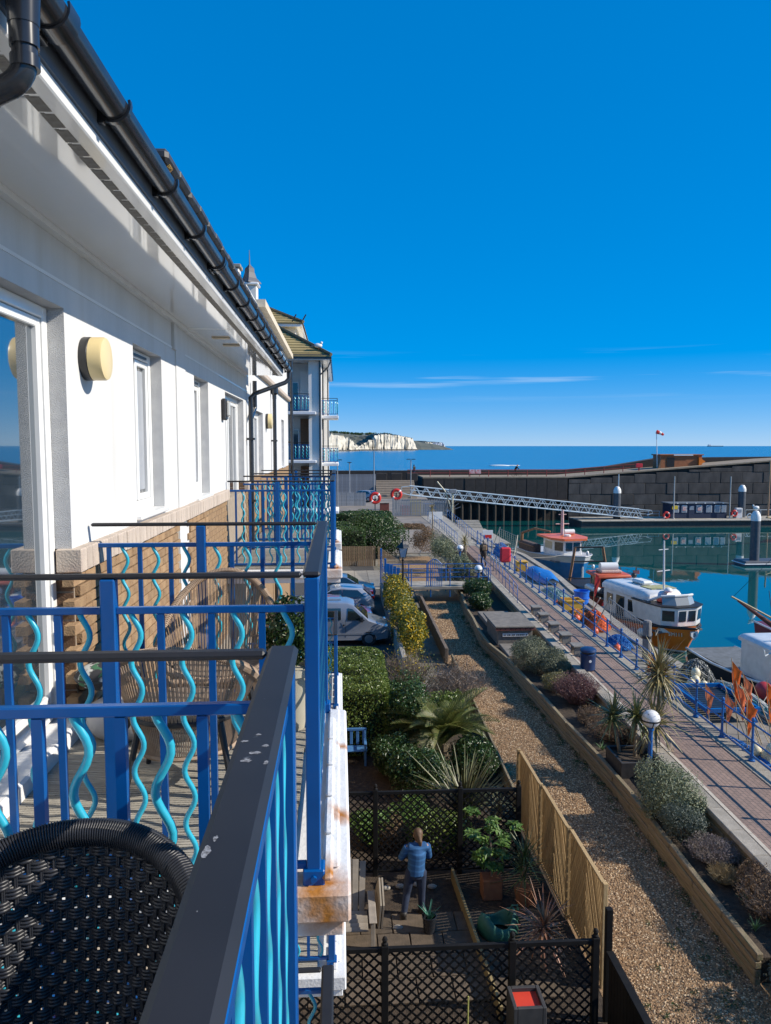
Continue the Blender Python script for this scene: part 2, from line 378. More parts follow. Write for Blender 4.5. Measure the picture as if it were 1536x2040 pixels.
# reveals of the openings
for i, (a, b, c, d) in enumerate(openings):
    rv = MB(); x0, x1 = XW - .16, XW; zb = max(c, 8.37)
    rv.quad((x0, b, zb), (x1, b, zb), (x1, b, d), (x0, b, d)); rv.quad((x0, a, zb), (x0, a, d), (x1, a, d), (x1, a, zb))
    rv.quad((x0, a, d), (x0, b, d), (x1, b, d), (x1, a, d))
    if c > 8: rv.quad((x0, a, c), (x1, a, c), (x1, b, c), (x0, b, c))
    rv.build('reveal', rough_cast, bld, fix=False)
    if c < 8:                                # brick return below the sill line beside a door
        rb = bld
        for k in range(13):
            z = 7.22 + k * .0885
            MB().box(XW - .158, XW - .003, b + .001, b + .1, z, z + .076).build('return_brick', brick_brown, rb)
# windows and doors
def window(a, b, c, d, door=False, blind=False):
    w = MB(); x0, x1 = XW - .17, XW - .10; t = .07
    if door:
        w.bbox(x0, x1, b - t, b, c, d, .006); w.bbox(x0, x1, a, a + t, c, d, .006); w.bbox(x0, x1, a + t, b - t, d - t, d, .006); w.bbox(x0, x1, a + t, b - t, c, c + t, .006)
    else:
        w.bbox(x0, x1, b - t, b, c, d, .006); w.bbox(x0, x1, a, a + t, c, d, .006); w.bbox(x0, x1, a + t, b - t, d - t, d, .006); w.bbox(x0, x1, a + t, b - t, c, c + t * 1.3, .006)
    fr = w.build('door_frame' if door else 'window_frame', upvc, bld)
    n = 2; s0 = a + t + .004; s1 = b - t - .004; wid = (s1 - s0) / n
    for k in range(n):
        q0, q1 = s0 + k * wid + .003, s0 + (k + 1) * wid - .003; zz0, zz1 = c + t * 1.3 + .003, d - t - .003
        xs0, xs1 = (x0 + .004, x1 - .012) if k == n - 1 else (x0 - .02, x1 - .03); u = .055
        s = MB(); s.bbox(xs0, xs1, q0, q0 + u, zz0, zz1, .006); s.bbox(xs0, xs1, q1 - u, q1, zz0, zz1, .006); s.bbox(xs0, xs1, q0 + u, q1 - u, zz1 - u, zz1, .006); s.bbox(xs0, xs1, q0 + u, q1 - u, zz0, zz0 + u, .006)
        sa = s.build('sash', upvc, fr)
        MB().box(xs0 + .015, xs0 + .022, q0 + u - .004, q1 - u + .004, zz0 + u - .004, zz1 - u + .004).build('pane', glass2 if door else glass, fr)
        if blind: MB().box(xs0 + .024, xs0 + .030, q0 + u + .03, q1 - u - .03, zz0 + u + .03, zz1 - u - .03).build('blind', blind_m, fr)
    if not door:
        MB().bbox(XW - .1, XW + .045, a - .02, b + .02, c - .035, c + .004, .008).build('window_sill', upvc, fr)
        MB().box(XW - .098, XW - .085, a + .2, b - .2, d - .055, d - .035).build('trickle_vent', black_met, fr)
for i, (a, b, c, d) in enumerate(openings): window(a, b, c, d, door=c < 8, blind=i in (1, 2))
# door threshold of the neighbouring balcony
MB().bbox(XW - .16, XW + .06, 1.9, 4.9, 7.2, 7.33, .015).build('threshold', slab_m, bld)
# sill course of cream bricks and the buff brickwork under it
def run_bricks(proto, y0, y1, z, step, lo=4.83, skip=()):
    out = []; y = y0
    while y + step * .6 < y1:
        if not any(a < y + step / 2 < b for a, b in skip): out.append((y, z))
        y += step
    return out
skips = [(11.3, 13.6), (15, 16.9), (7.94, 8.43)]
sill0 = MB().bbox(-.11, .045, 0, .105, 0, .145, .006).build('sill_brick', brick_cream, bld); base = Vector((-5, 8, 0))
cs = run_bricks(sill0, 4.82, 14.0, 8.225, .115, skip=[(11.3, 13.6)])
sill0.location = Vector((XW - .01, cs[0][0], cs[0][1])) - base
for y, z in cs[1:]: inst(sill0, bld, Vector((XW - .01 + rng.uniform(-.003, .003), y, z)) - base, (0, R(rng.uniform(-1, 1)), 0))
bk0 = MB().bbox(-.06, .012, 0, .215, 0, .065, .004).build('brick', brick_buff, bld)
rows = []
for r in range(13):
    rows += run_bricks(bk0, 4.82 + (.1125 if r % 2 else 0), 9.6, 8.145 - r * .075, .225, skip=skips)
rows = rows[:290]
bk0.location = Vector((XW, rows[0][0], rows[0][1])) - base
for y, z in rows[1:]: inst(bk0, bld, Vector((XW + rng.uniform(-.002, .002), y, z)) - base)
done = set((round(y, 2), round(z, 3)) for y, z in rows); st = MB(); yk = 9.6
for r in range(26):
    for y, z in run_bricks(None, 4.82 + (.1125 if r % 2 else 0), 14.1, 8.145 - r * .075, .225, skip=skips):
        if (round(y, 2), round(z, 3)) in done: continue
        st.box(XW - .05, XW + .012, y, y + .215, z, z + .065)
tag(st.build('brickwork', brick_buff, bld), kind='stuff')
MB().box(XW - .2, XW - .0, 4.81, 14.15, .0, 8.22).build('mortar_bed', mortar, bld)
MB().box(XW - .2, XW + .005, 14.2, 25.3, .0, 8.37).build('lower_wall', brick_buff, bld)
MB().box(XW - .2, XW - .17, -1.5, 4.7, .0, 7.2).build('lower_wall', mortar, bld)
# soffit panels, trims, vents, fascia, gutter
for a, b in ((-1.2, 2.93), (2.945, 8.44), (8.455, 13.88)):
    MB().bbox(XW + .002, -1.085, a, b, 10.24, 10.262, .003).build('soffit_panel', soffit_m, bld)
MB().box(XW + .001, XW + .05, -1.2, 13.85, 10.205, 10.239).build('soffit_trim', upvc, bld)
MB().bbox(-1.085, -.985, -1.2, 13.88, 10.225, 10.28, .006).build('soffit_edge', upvc, bld)
v0 = MB(); v0.box(0, .052, 0, .125, 0, .004)
for k in range(12): v0.box(.003, .049, .006 + k * .0098, .010 + k * .0098, -.004, .0)
v0 = v0.build('vent_slot', vent_m, bld); n = 0; y = .2
while y < 13.7:
    p = Vector((-1.072, y, 10.2205)) - base
    if n == 0: v0.location = p
    else: inst(v0, bld, p)
    n += 1; y += .145
for y, x in ((9.1, -1.35), (9.75, -1.32)): MB().bbox(x - .1, x + .1, y - .05, y + .05, 10.225, 10.239, .004).build('soffit_vent', M('beige_vent', (.45, .38, .27), rough=.5), bld)
grey_f = M('grey_fascia', (.16, .18, .21), (.13, .15, .18), 3, rough=.45)
MB().box(-1.0, -.975, -1.2, 13.9, 10.281, 10.46).build('fascia', grey_f, bld)
roofm = M('roof_tile', (.10, .085, .07), (.16, .13, .05), 6, rough=.9, bump=.6, bscale=20)
MB().add([(-1.05, -1.2, 10.47), (-1.05, 14.2, 10.47), (-8, 14.2, 13.8), (-8, -1.2, 13.8)], [(0, 1, 2, 3)]).build('roof', roofm, bld)
gx, gz, gr = -.912, 10.385, .062
g = MB(); ring_o = [(gx + gr * math.cos(t), gz + gr * math.sin(t)) for t in [PI + PI * k / 16 for k in range(17)]]
ring_i = [(gx + (gr - .006) * math.cos(t), gz + .001 + (gr - .006) * math.sin(t)) for t in [2 * PI - PI * k / 16 for k in range(17)]]
ring = ring_o + ring_i
for a, b in ((-1.0, 2.66), (2.67, 6.1), (6.11, 10.0), (10.01, 14.45)):
    g = MB(); g.loft([[(x, a, z) for x, z in ring], [(x, b, z) for x, z in ring]]); g.build('gutter', black_pl, bld, smooth='auto')
def clip(y, w, r):
    c = MB(); o_ = [(gx + r * math.cos(t), gz + r * math.sin(t)) for t in [PI - .25 + (PI + .5) * k / 14 for k in range(15)]]; i_ = [(gx + (gr + .001) * math.cos(t), gz + (gr + .001) * math.sin(t)) for t in [2 * PI + .25 - (PI + .5) * k / 14 for k in range(15)]]
    c.loft([[(x, y, z) for x, z in o_ + i_], [(x, y + w, z) for x, z in o_ + i_]])
    c.box(-.974, gx - gr * .6, y, y + w, gz - .075, gz + .02)
    return c.build('gutter_bracket', black_pl, bld, smooth='auto')
yy = 2.05
c0 = clip(yy, .03, gr + .012); off = c0.location.copy()
for y in [1.2, 3.32, 4.25, 5.1, 5.95, 6.75, 7.55, 8.35, 9.1, 9.85, 10.6, 11.3, 12.0, 12.7, 13.4, 14.1]: inst(c0, bld, off + Vector((0, y - yy, 0)))
for y in (2.62, 6.02, 9.95): clip(y, .10, gr + .009)
# outlet, elbow and downpipe close to the camera
d = MB(); d.cyl((gx, 2.42, 10.36), (gx, 2.42, 10.22), .052, .044, 18); d.build('gutter_outlet', black_pl, bld, smooth='auto')
pts = [(gx, 2.42, 10.25), (gx, 2.42, 10.13)] + [(gx - .09 + .09 * math.cos(t), 2.42, 10.13 - .09 * math.sin(t)) for t in [R(12 * k) for k in range(1, 7)]] + [(gx - .3, 2.42, 9.93), (XW + .06, 2.42, 9.72)]
MB().tube(pts, .036, 18).build('downpipe', black_pl, bld, smooth='auto')
for p, q in (((gx, 2.42, 10.235), (gx, 2.42, 10.16)), ((gx, 2.42, 10.135), (gx, 2.42, 10.10)), ((gx - .10, 2.42, 10.03), (gx - .155, 2.42, 10.003)), ((gx - .17, 2.42, 9.995), (gx - .20, 2.42, 9.98))):
    MB().cyl(p, q, .042, None, 18).build('pipe_collar', black_pl, bld, smooth='auto')
# swan neck and downpipes further along
pts = [(gx, 14.35, 10.33), (gx, 14.35, 10.22), (gx - .06, 14.3, 10.15), (-1.5, 13.95, 9.92), (-1.56, 13.9, 9.85), (-1.56, 13.9, 9.6), (-1.56, 13.9, .2)]
MB().tube(pts, .04, 12).build('downpipe', black_pl, bld, smooth='auto')
MB().tube([(-1.56, 14.6, 10.2), (-1.56, 14.6, 9.7), (-1.56, 14.0, 9.5)], .04, 10).build('downpipe', black_pl, bld, smooth='auto')
p2 = MB().tube([(-1.55, 18.9, 10.35), (-1.55, 18.9, .2)], .045, 12).build('downpipe', black_pl, bld, smooth='auto')
MB().lathe([(.05, 0), (.05, .1), (.09, .14), (.09, .34), (.08, .34)], (-1.55, 18.9, 10.12), 12).build('hopper', black_pl, bld)
p3 = MB().tube([(-1.52, 25.2, 11.7), (-1.52, 25.2, .2)], .05, 12).build('downpipe', black_pl, bld, smooth='auto')
for y in (13.9, 18.9, 25.2):
    for z in (9.1, 8.0): MB().box(-1.66, -1.49, y - .06, y + .06, z, z + .04).build('pipe_clip', black_pl, bld)
# the verge of the next roof that shows over the gutter
vt = MB().bbox(-.05, .05, 0, .34, 0, .07, .02).build('verge_tile', M('dark_verge_tile', (.03, .032, .036), (.05, .05, .05), 8, rough=.5), bld)
for k in range(26):
    p = Vector((-1.0, 4.72 + k * .345, 10.60 + .01 * (k % 2))) - base
    if k == 0: vt.location = p
    else: inst(vt, bld, p, (R(rng.uniform(-2, 2)), 0, 0))
MB().bbox(-1.10, -.96, 4.62, 4.74, 10.585, 10.685, .02).build('verge_end', M('mossy_brown', (.22, .12, .04), (.30, .20, .05), 12, rough=.95, bump=1), bld)
MB().box(-1.2, -1.0, 4.7, 13.7, 10.47, 10.60).build('verge_board', grey_f, bld)

# wall lamps (screwed to the wall: things of their own)
def wall_lamp(y, z, label, cream=True, r=.14):
    t = thing('wall_lamp', label, 'lamp', (XW, y, z))
    MB().lathe([(r * .98, 0), (r, .01), (r, .05), (r * .96, .055)], (XW + .001, y, z), 28, 'X').build('back_plate', black_met, t, smooth='auto')
    MB().lathe([(r * .99, .056), (r * .99, .125), (r * .95, .14), (r * .6, .15), (.001, .152)], (XW, y, z), 32, 'X').build('shade', cream_pl, t, smooth='auto')
wall_lamp(5.16, 9.56, 'round cream wall lamp beside the sliding glass door')
wall_lamp(17.6, 9.55, 'small cream wall lamp beyond the black downpipe', r=.17)
t = thing('wall_lamp', 'black bulkhead wall lamp beside the second balcony door', 'lamp', (XW, 11.05, 9.4))
MB().bbox(XW + .001, XW + .07, 10.95, 11.15, 9.36, 9.66, .02).build('back_plate', black_met, t)
MB().bbox(XW + .071, XW + .11, 10.97, 11.13, 9.4, 9.63, .03).build('shade', M('grey_diffuser', (.45, .45, .43), rough=.4), t)

# ---------------------------------------------------------------- balcony slabs (part of the building)
def rusty(name, pts):
    m = slab_m.copy(); m.name = name; n, l = m.node_tree.nodes, m.node_tree.links; p = n['Principled BSDF']
    src = p.inputs['Base Color'].links[0].from_socket; geo = n.new('ShaderNodeNewGeometry'); nzn = n.new('ShaderNodeTexNoise'); nzn.inputs['Scale'].default_value = 14; nzn.inputs['Detail'].default_value = 5
    l.new(geo.outputs['Position'], nzn.inputs['Vector'])
    for q, rad in pts:
        dn = n.new('ShaderNodeVectorMath'); dn.operation = 'DISTANCE'; dn.inputs[1].default_value = q; l.new(geo.outputs['Position'], dn.inputs[0])
        mr = n.new('ShaderNodeMapRange'); mr.inputs['From Min'].default_value = rad; mr.inputs['From Max'].default_value = rad * .15; l.new(dn.outputs['Value'], mr.inputs['Value'])
        ml = n.new('ShaderNodeMath'); ml.operation = 'MULTIPLY'; l.new(mr.outputs['Result'], ml.inputs[0]); l.new(nzn.outputs['Fac'], ml.inputs[1])
        m2 = n.new('ShaderNodeMath'); m2.operation = 'MULTIPLY'; m2.inputs[1].default_value = 1.9; m2.use_clamp = True; l.new(ml.outputs[0], m2.inputs[0])
        mxn = n.new('ShaderNodeMixRGB'); mxn.inputs['Color2'].default_value = (.40, .155, .02, 1); l.new(m2.outputs[0], mxn.inputs['Fac']); l.new(src, mxn.inputs['Color1']); src = mxn.outputs['Color']
    l.new(src, p.inputs['Base Color']); return m
def slab(y0, y1, z, m, deck=True, xs=.04):
    s = MB(); s.bbox(XW + .02, xs, y0, y1, z - .13, z, .012); s.bbox(XW + .02, xs - .03, y0 + .03, y1 - .03, z - .20, z - .1305, .006)
    s.bbox(-.075, xs - .045, y0 + .18, y1 - .05, z + .001, z + .022, .01)
    sl_ = s.build('balcony_slab', m, bld)
    fl = MB().bbox(0, .045, 0, .34, 0, .03, .012).build('flashing_ridge', m, bld)
    k = 0
    while y0 + .25 + k * .38 < y1 - .3:
        p = Vector((-.055, y0 + .22 + k * .38, z + .018)) - base
        if k == 0: fl.location = p
        else: inst(fl, bld, p)
        k += 1
    if deck:
        d0 = MB()
        for q in range(6): d0.box(0, 1.38, q * .022, q * .022 + .017, 0, .022)
        d0.box(0, 1.38, 0, .127, -.004, .012)
        d0 = d0.build('deck_board', deck_m, bld); k = 0; y = y0 + .06
        while y + .13 < y1 - .05:
            p = Vector((XW + .68 + .06, y + .065, z + .01)) - base
            if k == 0: d0.location = p
            else: inst(d0, bld, p + Vector((rng.uniform(-.004, .004), 0, rng.uniform(0, .003))))
            k += 1; y += .137
slab(2.97, 5.15, ZF, rusty('slab_rusty_a', [((-.10, 3.04, 7.2), .2), ((-.06, 3.0, 7.1), .17), ((.0, 3.62, 7.2), .11), ((.02, 4.5, 7.2), .06)]))
slab(-.3, 2.0, ZF, slab_m)
sc_rust = rusty('slab_rusty_c', [((-.08, 11.3, 7.2), .25), ((-.1, 14.35, 7.2), .2)])
slab(11.15, 13.2, ZF, sc_rust); slab(14.2, 16.4, ZF, sc_rust)
ZL = 4.5
slab(2.0, 4.75, ZL, slab_m, deck=False); slab(6.2, 8.4, ZL, slab_m, deck=True); slab(12.75, 15.0, ZL, slab_m)

# ---------------------------------------------------------------- balcony railings
def wave_pts(h, lam=.225, amp=.021, ph=0.0, n=11):
    k = int(h / lam * n); return [(amp * math.sin(2 * PI * (h * i / k) / lam + ph), 0, h * i / k) for i in range(k + 1)]
def railing(label, xr, y0, y1, zf, zh=None, ends=(True, True), gap=.137, group=None, fine=True, xw=XW + .02):
    """three sided balustrade: handrail, mid rail, bottom rail, posts, straight and wavy balusters"""
    zh = zf + 1.30 if zh is None else zh; zt = zh - .022; zm = zh - gap; zb = zf + .085
    t = thing('balcony_railing', label, 'railing', (xr, (y0 + y1) / 2, zf), group); tb = WLOC[t.name]
    hr = MB(); hr.bbox(xr - .038, xr + .038, y0 - .03, y1 + .03, zt, zh, .011); hr.build('handrail', handrail_m, t, smooth='auto')
    for e_, y in zip(ends, (y0, y1)):
        if e_: MB().bbox(xw, xr - .0395, y - .021, y + .021, zt - .004, zh - .004, .009).build('handrail', handrail_m, t, smooth='auto')
    MB().bbox(xr - .012, xr + .018, y0, y1, zt - .014, zt - .001, .003).build('top_bar', navy, t)
    for z, nm in ((zm, 'mid_rail'), (zb, 'bottom_rail')):
        MB().bbox(xr - .014, xr + .014, y0 + .03, y1 - .03, z - .028, z, .003).build(nm, navy, t)
        for e_, y in zip(ends, (y0, y1)):
            if e_: MB().bbox(xw, xr - .0305, y - .014, y + .014, z - .028, z, .003).build(nm, navy, t)
    post = MB().bbox(-.029, .029, -.029, .029, 0, zt - zf - .05, .005).build('post', navy, t)
    foot = MB().bbox(-.045, .045, -.045, .045, 0, .07, .006); foot.lathe([(.014, 0), (.014, .012)], (0, -.057, .035), 6, 'Y')
    foot = foot.build('post_foot', navy, t)
    bar = MB().box(-.013, .013, -.013, .013, 0, zm - .029 - zb - .001).build('baluster', navy, t)
    wv = MB().tube(wave_pts(zm - .029 - zb), .0115, 8 if fine else 5, caps=False).build('wavy_baluster', turq, t, smooth=True)
    first = {}
    def put(src, p, rz=0):
        p = Vector(p) - tb
        if src.name not in first: first[src.name] = 1; src.location = p; src.rotation_euler = (0, 0, rz)
        else: inst(src, t, p, (0, 0, rz))
    xm = (xw + xr) / 2 + .05
    for y in (y0, y1):
        put(post, (xr, y, zf + .048)); put(foot, (xr, y, zf - .005))
    for e_, y in zip(ends, (y0, y1)):
        if not e_: continue
        n = int((xr - .03 - xw) / .1); jm = 8
        for k in range(1, n + 1):
            x = xr - k * .1
            if x < xw + .04: break
            if k == jm: put(post, (x, y, zf + .048))
            elif k % 2 == 0: put(bar, (x, y, zb + .0005))
            else: put(wv, (x, y, zb + .0005))
    n = int((y1 - y0) / .1)
    for k in range(1, n):
        y = y0 + (y1 - y0) * k / n
        put(bar if k % 2 == 0 else wv, (xr, y, zb + .0005), R(90))
    return t
nr = railing('blue balcony railing with scuffed dark handrail around the black wicker chair', -.142, -.35, 1.89, ZF)
lime = M('bird_lime', (.30, .31, .33), (.07, .07, .075), 160, rough=.9)
def splat(x, y, rx, ry, seed, parent, z):
    g_ = random.Random(seed); n_ = 14; vs_ = [(x + rx * math.cos(a) * g_.uniform(.45, 1.1), y + ry * math.sin(a) * g_.uniform(.45, 1.1), z) for a in [2 * PI * k / n_ for k in range(n_)]]
    MB().add(vs_, [tuple(range(n_))]).build('bird_lime', lime, parent, fix=False)
for i, (x, y, rx, ry) in enumerate(((-.166, .925, .006, .018), (-.160, .955, .004, .010), (-.150, 1.20, .010, .010), (-.138, 1.23, .013, .008), (-.125, 1.26, .008, .007), (-.163, 1.28, .008, .006), (-.142, 1.31, .006, .005), (-.118, 1.19, .005, .012), (-.155, .80, .0012, .002), (-.15, 1.5, .002, .0015))): splat(x, y, rx, ry, i, nr, ZF + 1.3004)
railing('blue balcony railing with wavy turquoise bars around the brown string chairs', -.112, 3.07, 5.12, ZF)
railing('distant blue railing by the black bulkhead lamp', -.10, 11.28, 13.15, ZF, fine=False)
railing('distant blue railing beyond the black downpipe', -.10, 14.35, 16.2, ZF, fine=False)
railing('lower storey blue railing with dark handrail under the near balcony gap', -.085, 2.3, 4.5, ZL, fine=False)
railing('lower storey blue railing below the rust stained slab', -.085, 6.35, 8.25, ZL, fine=False)
railing('lower storey blue railing beside the clipped hedge', -.075, 12.95, 14.8, ZL, fine=False)
# ================================================================ ground, water
def sheet(name, poly, z, m, kind='structure'):
    o = MB().add([(x, y, z) for x, y in poly], [tuple(range(len(poly)))]).build(name, m, fix=False); o['kind'] = kind; return o
def lerp_tab(tab, y):
    if y <= tab[0][0]: return tab[0][1]
    for (a, b), (c, d) in zip(tab, tab[1:]):
        if y <= c: t = (y - a) / (c - a); t = t * t * (3 - 2 * t); return b + (d - b) * t
    return tab[-1][1]
XIN = lambda y: 7.83 + .030 * y                                  # inner kerb of the promenade
XOUT = lambda y: 10.22 + .018 * y                                # its harbour railing
TW = [(5, 6.9), (11.9, 6.95), (18.4, 7.1), (24, 6.9), (29.3, 6.72), (33, 6.36), (38.4, 6.62), (45, 7.1), (60, 8.0)]
XTW = lambda y: lerp_tab(TW, y)
QE = [(0, 13.6), (24, 13.5), (31, 13.05), (42, 13.75), (50, 14.3), (58, 14.4), (66, 12.6), (100, 12.3)]
XQ = lambda y: lerp_tab(QE, y)

def water_mat(name, base, rough, bumps):
    m = bpy.data.materials.new(name); m.use_nodes = True; n, l = m.node_tree.nodes, m.node_tree.links; p = n['Principled BSDF']
    p.inputs['Base Color'].default_value = (*base, 1); p.inputs['Roughness'].default_value = rough; p.inputs['IOR'].default_value = 1.85
    t = n.new('ShaderNodeTexCoord'); h = None; prev = None
    for sc, st, dist, stretch in bumps:
        mp_ = n.new('ShaderNodeMapping'); mp_.inputs['Scale'].default_value = stretch; l.new(t.outputs['Object'], mp_.inputs['Vector'])
        nn = n.new('ShaderNodeTexNoise'); nn.inputs['Scale'].default_value = sc; nn.inputs['Detail'].default_value = 3; l.new(mp_.outputs['Vector'], nn.inputs['Vector'])
        b = n.new('ShaderNodeBump'); b.inputs['Strength'].default_value = st; b.inputs['Distance'].default_value = dist; l.new(nn.outputs['Fac'], b.inputs['Height'])
        if prev: l.new(prev, b.inputs['Normal'])
        prev = b.outputs['Normal']
    l.new(prev, p.inputs['Normal'])
    return m
har_m = water_mat('harbour_water_surface', (.005, .075, .075), .02, [(1.1, .10, .03, (1, .35, 1)), (.25, .06, .10, (1, .3, 1))])
sea_m = water_mat('sea_surface', (.005, .135, .265), .22, [(.35, .9, .5, (1, .35, 1)), (.06, .8, 2.0, (1, .3, 1))])
sheet('harbour_water', [(-80, -60), (300, -60), (300, 116), (-80, 116)], -2.0, har_m)
sheet('sea', [(-22000, 122), (22000, 122), (22000, 26000), (-22000, 26000)], -2.0, sea_m)
sheet('seabed', [(-22000, -3000), (22000, -3000), (22000, 26000), (-22000, 26000)], -6.0, soil)
# land mass behind the quay wall
ys = [-60, 0, 22, 31, 36, 42, 46, 50, 58, 62, 66, 88]
poly = [(-90, -60)] + [(XQ(y), y) for y in ys] + [(12.2, 88), (12.2, 114), (-90, 114)]
qm = M('quay_concrete', (.25, .22, .17), (.16, .145, .115), 2, rough=.95, bump=.5, bscale=8, c3=(.07, .08, .05), s3=.8, t3=(.5, .7))
o = MB().prism(poly, -5.5, -.05).build('ground', qm); o['kind'] = 'structure'
qd = [(XOUT(y) - .1, y) for y in ys] + [(XQ(y) - .02, y) for y in reversed(ys)]
o = MB().prism(qd, -.04, .66).build('quay_deck', M('quay_deck', (.25, .22, .19), (.17, .155, .13), 1.2, rough=.95, bump=.4, bscale=12, c3=(.33, .30, .24), s3=2, t3=(.55, .7))); o['kind'] = 'structure'
qc0 = MB().bbox(0, .42, 0, 1.46, 0, .09, .02).build('kerb_stone', coping_m, o); first = True
for k in range(46):
    y = 9 + k * 1.5; p = Vector((XQ(y + .75) - .40, y, .662)) - WLOC[o.name]; rz = -math.atan2(XQ(y + 1.5) - XQ(y), 1.5)
    if first: qc0.location = p; qc0.rotation_euler = (0, 0, rz); first = False
    else: inst(qc0, o, p, (0, 0, rz))
sheet('garden_soil', [(-1.7, 5), (4.2, 5), (4.4, 28), (-1.7, 28)], 0, soil)
sheet('car_park', [(-60, 28.0), (2.5, 28.0), (2.5, 64), (-60, 64)], .004, asphalt)
sheet('shingle_path', [(4.2, 4), (7.3, 4), (7.3, 30), (7.3, 62), (4.8, 62), (4.4, 28)], .006, shingle)
fq = MB(); fq.prism([(64, -.5), (64, .02), (70, .9), (88, .9), (114, 2.1), (114, -.5)], -60, 12.15, 'X')
fq.build('far_quay_road', M('pale_tarmac', (.24, .21, .18), (.19, .17, .15), .6, rough=.95))['kind'] = 'structure'

# loose shingle lying on the near path
g = np.random.default_rng(5); n = 56000
px = g.uniform(4.35, 7.0, n); py = 9.0 + (g.random(n) ** 1.35) * 17; q_ = np.arange(n) > 42000; py[q_] = g.uniform(24.5, 43.4, q_.sum()); px[q_] = 4.62 + g.random(q_.sum()) * (np.array([XTW(v) for v in py[q_]]) - 4.74); sz = g.uniform(.010, .028, n) * (1 + .015 * (py - 9))
oc = np.array([[1, 0, 0], [-1, 0, 0], [0, 1, 0], [0, -1, 0], [0, 0, 1], [0, 0, -1]], float); of = np.array([[0, 2, 4], [2, 1, 4], [1, 3, 4], [3, 0, 4], [2, 0, 5], [1, 2, 5], [3, 1, 5], [0, 3, 5]])
an = g.uniform(0, 6.28, n); sc3 = np.stack([sz, sz * g.uniform(.6, 1, n), sz * g.uniform(.4, .7, n)], 1); lv = oc[None] * sc3[:, None, :]
vx = lv[..., 0] * np.cos(an)[:, None] - lv[..., 1] * np.sin(an)[:, None]; vy = lv[..., 0] * np.sin(an)[:, None] + lv[..., 1] * np.cos(an)[:, None]
vv = np.stack([vx + px[:, None], vy + py[:, None], lv[..., 2] + .012], 2).reshape(-1, 3); ff = (of[None] + (np.arange(n) * 6)[:, None, None]).reshape(-1, 3)
me = bpy.data.meshes.new('loose_shingle'); me.from_pydata((vv - np.array([5.6, 17, 0])).tolist(), [], ff.tolist())
peb = leafmat('pebble', (.40, .25, .125), (.24, .135, .06), (.56, .42, .26), (.11, .062, .03), (.33, .195, .09), rough=.75, trans=0)
tag(finish('loose_shingle', me, peb, None, False, (5.6, 17, 0)), 'loose brown beach shingle covering the garden path', 'shingle', kind='stuff')

# ================================================================ timber retaining walls and planting bed
def sleeper_wall(name, label, path, y0, y1, z0, rows, h, thick, L=2.4, m=wood_old, step_out=0.0):
    t = thing(name, label, 'retaining wall', (path((y0 + y1) / 2), (y0 + y1) / 2, z0)); tb = WLOC[t.name]
    src = MB().bbox(-thick / 2, thick / 2, -.5, .5, 0, h - .016, .014).build('sleeper', m, t); first = True
    for r in range(rows):
        y = y0 - (L / 2 if r % 2 else 0)
        while y < y1:
            a, b = max(y, y0), min(y + L, y1); y += L
            if b - a < .15: continue
            xa, xb = path(a), path(b); ln = math.hypot(xb - xa, b - a); p = Vector(((xa + xb) / 2 + rng.uniform(-.016, .016) + step_out * r, (a + b) / 2, z0 + r * h)) - tb
            rot = (0, 0, -math.atan2(xb - xa, b - a)); sc = (1, ln - .008, 1)
            if first: src.location = p; src.rotation_euler = rot; src.scale = sc; first = False
            else: inst(src, t, p, rot, sc)
    return t
sleeper_wall('timber_retaining_wall', 'curving wall of weathered timber sleepers edging the shingle path', XTW, 11.75, 52, .0, 4, .145, .12)
sleeper_wall('timber_retaining_wall', 'upper row of timber sleepers under the stone kerb of the promenade', lambda y: XIN(y) - .08, 11.75, 50, .45, 3, .14, .11)
bp = [(XTW(y) + .05, y) for y in np.arange(11.8, 56, 2)] + [(XIN(y) - .1, y) for y in np.arange(55.8, 11, -2)]
o = MB().prism(bp, -.02, .46).build('planting_bed_soil', soil); o['kind'] = 'structure'
MB_end = MB().bbox(7.0, 8.2, 11.62, 11.74, 0, .55, .01)
# promenade
ys2 = [-5] + list(range(8, 64, 4)) + [62]
pp = [(XIN(y) + .2, y) for y in ys2] + [(XOUT(y) + .25, y) for y in reversed(ys2)]
def paver_mat():
    m = bpy.data.materials.new('brick_paving'); m.use_nodes = True; n, l = m.node_tree.nodes, m.node_tree.links; p = n['Principled BSDF']
    t = n.new('ShaderNodeTexCoord'); mp_ = n.new('ShaderNodeMapping'); mp_.inputs['Rotation'].default_value = (0, 0, R(90)); l.new(t.outputs['Object'], mp_.inputs['Vector'])
    b = n.new('ShaderNodeTexBrick'); b.inputs['Scale'].default_value = 1; b.inputs['Brick Width'].default_value = .21; b.inputs['Row Height'].default_value = .105; b.inputs['Mortar Size'].default_value = .007
    b.inputs['Color1'].default_value = (.28, .19, .15, 1); b.inputs['Color2'].default_value = (.225, .155, .125, 1); b.inputs['Mortar'].default_value = (.10, .085, .07, 1)
    l.new(mp_.outputs['Vector'], b.inputs['Vector']); nn = n.new('ShaderNodeTexNoise'); nn.inputs['Scale'].default_value = 1.3; nn.inputs['Detail'].default_value = 6; l.new(t.outputs['Object'], nn.inputs['Vector'])
    r = n.new('ShaderNodeMapRange'); r.inputs['To Min'].default_value = .75; r.inputs['To Max'].default_value = 1.25; l.new(nn.outputs['Fac'], r.inputs['Value'])
    hs = n.new('ShaderNodeHueSaturation'); l.new(r.outputs['Result'], hs.inputs['Value']); l.new(b.outputs['Color'], hs.inputs['Color']); l.new(hs.outputs['Color'], p.inputs['Base Color'])
    bu = n.new('ShaderNodeBump'); bu.inputs['Strength'].default_value = .6; bu.inputs['Distance'].default_value = .01; l.new(b.outputs['Fac'], bu.inputs['Height']); bu.invert = True; l.new(bu.outputs['Normal'], p.inputs['Normal'])
    p.inputs['Roughness'].default_value = .85; return m
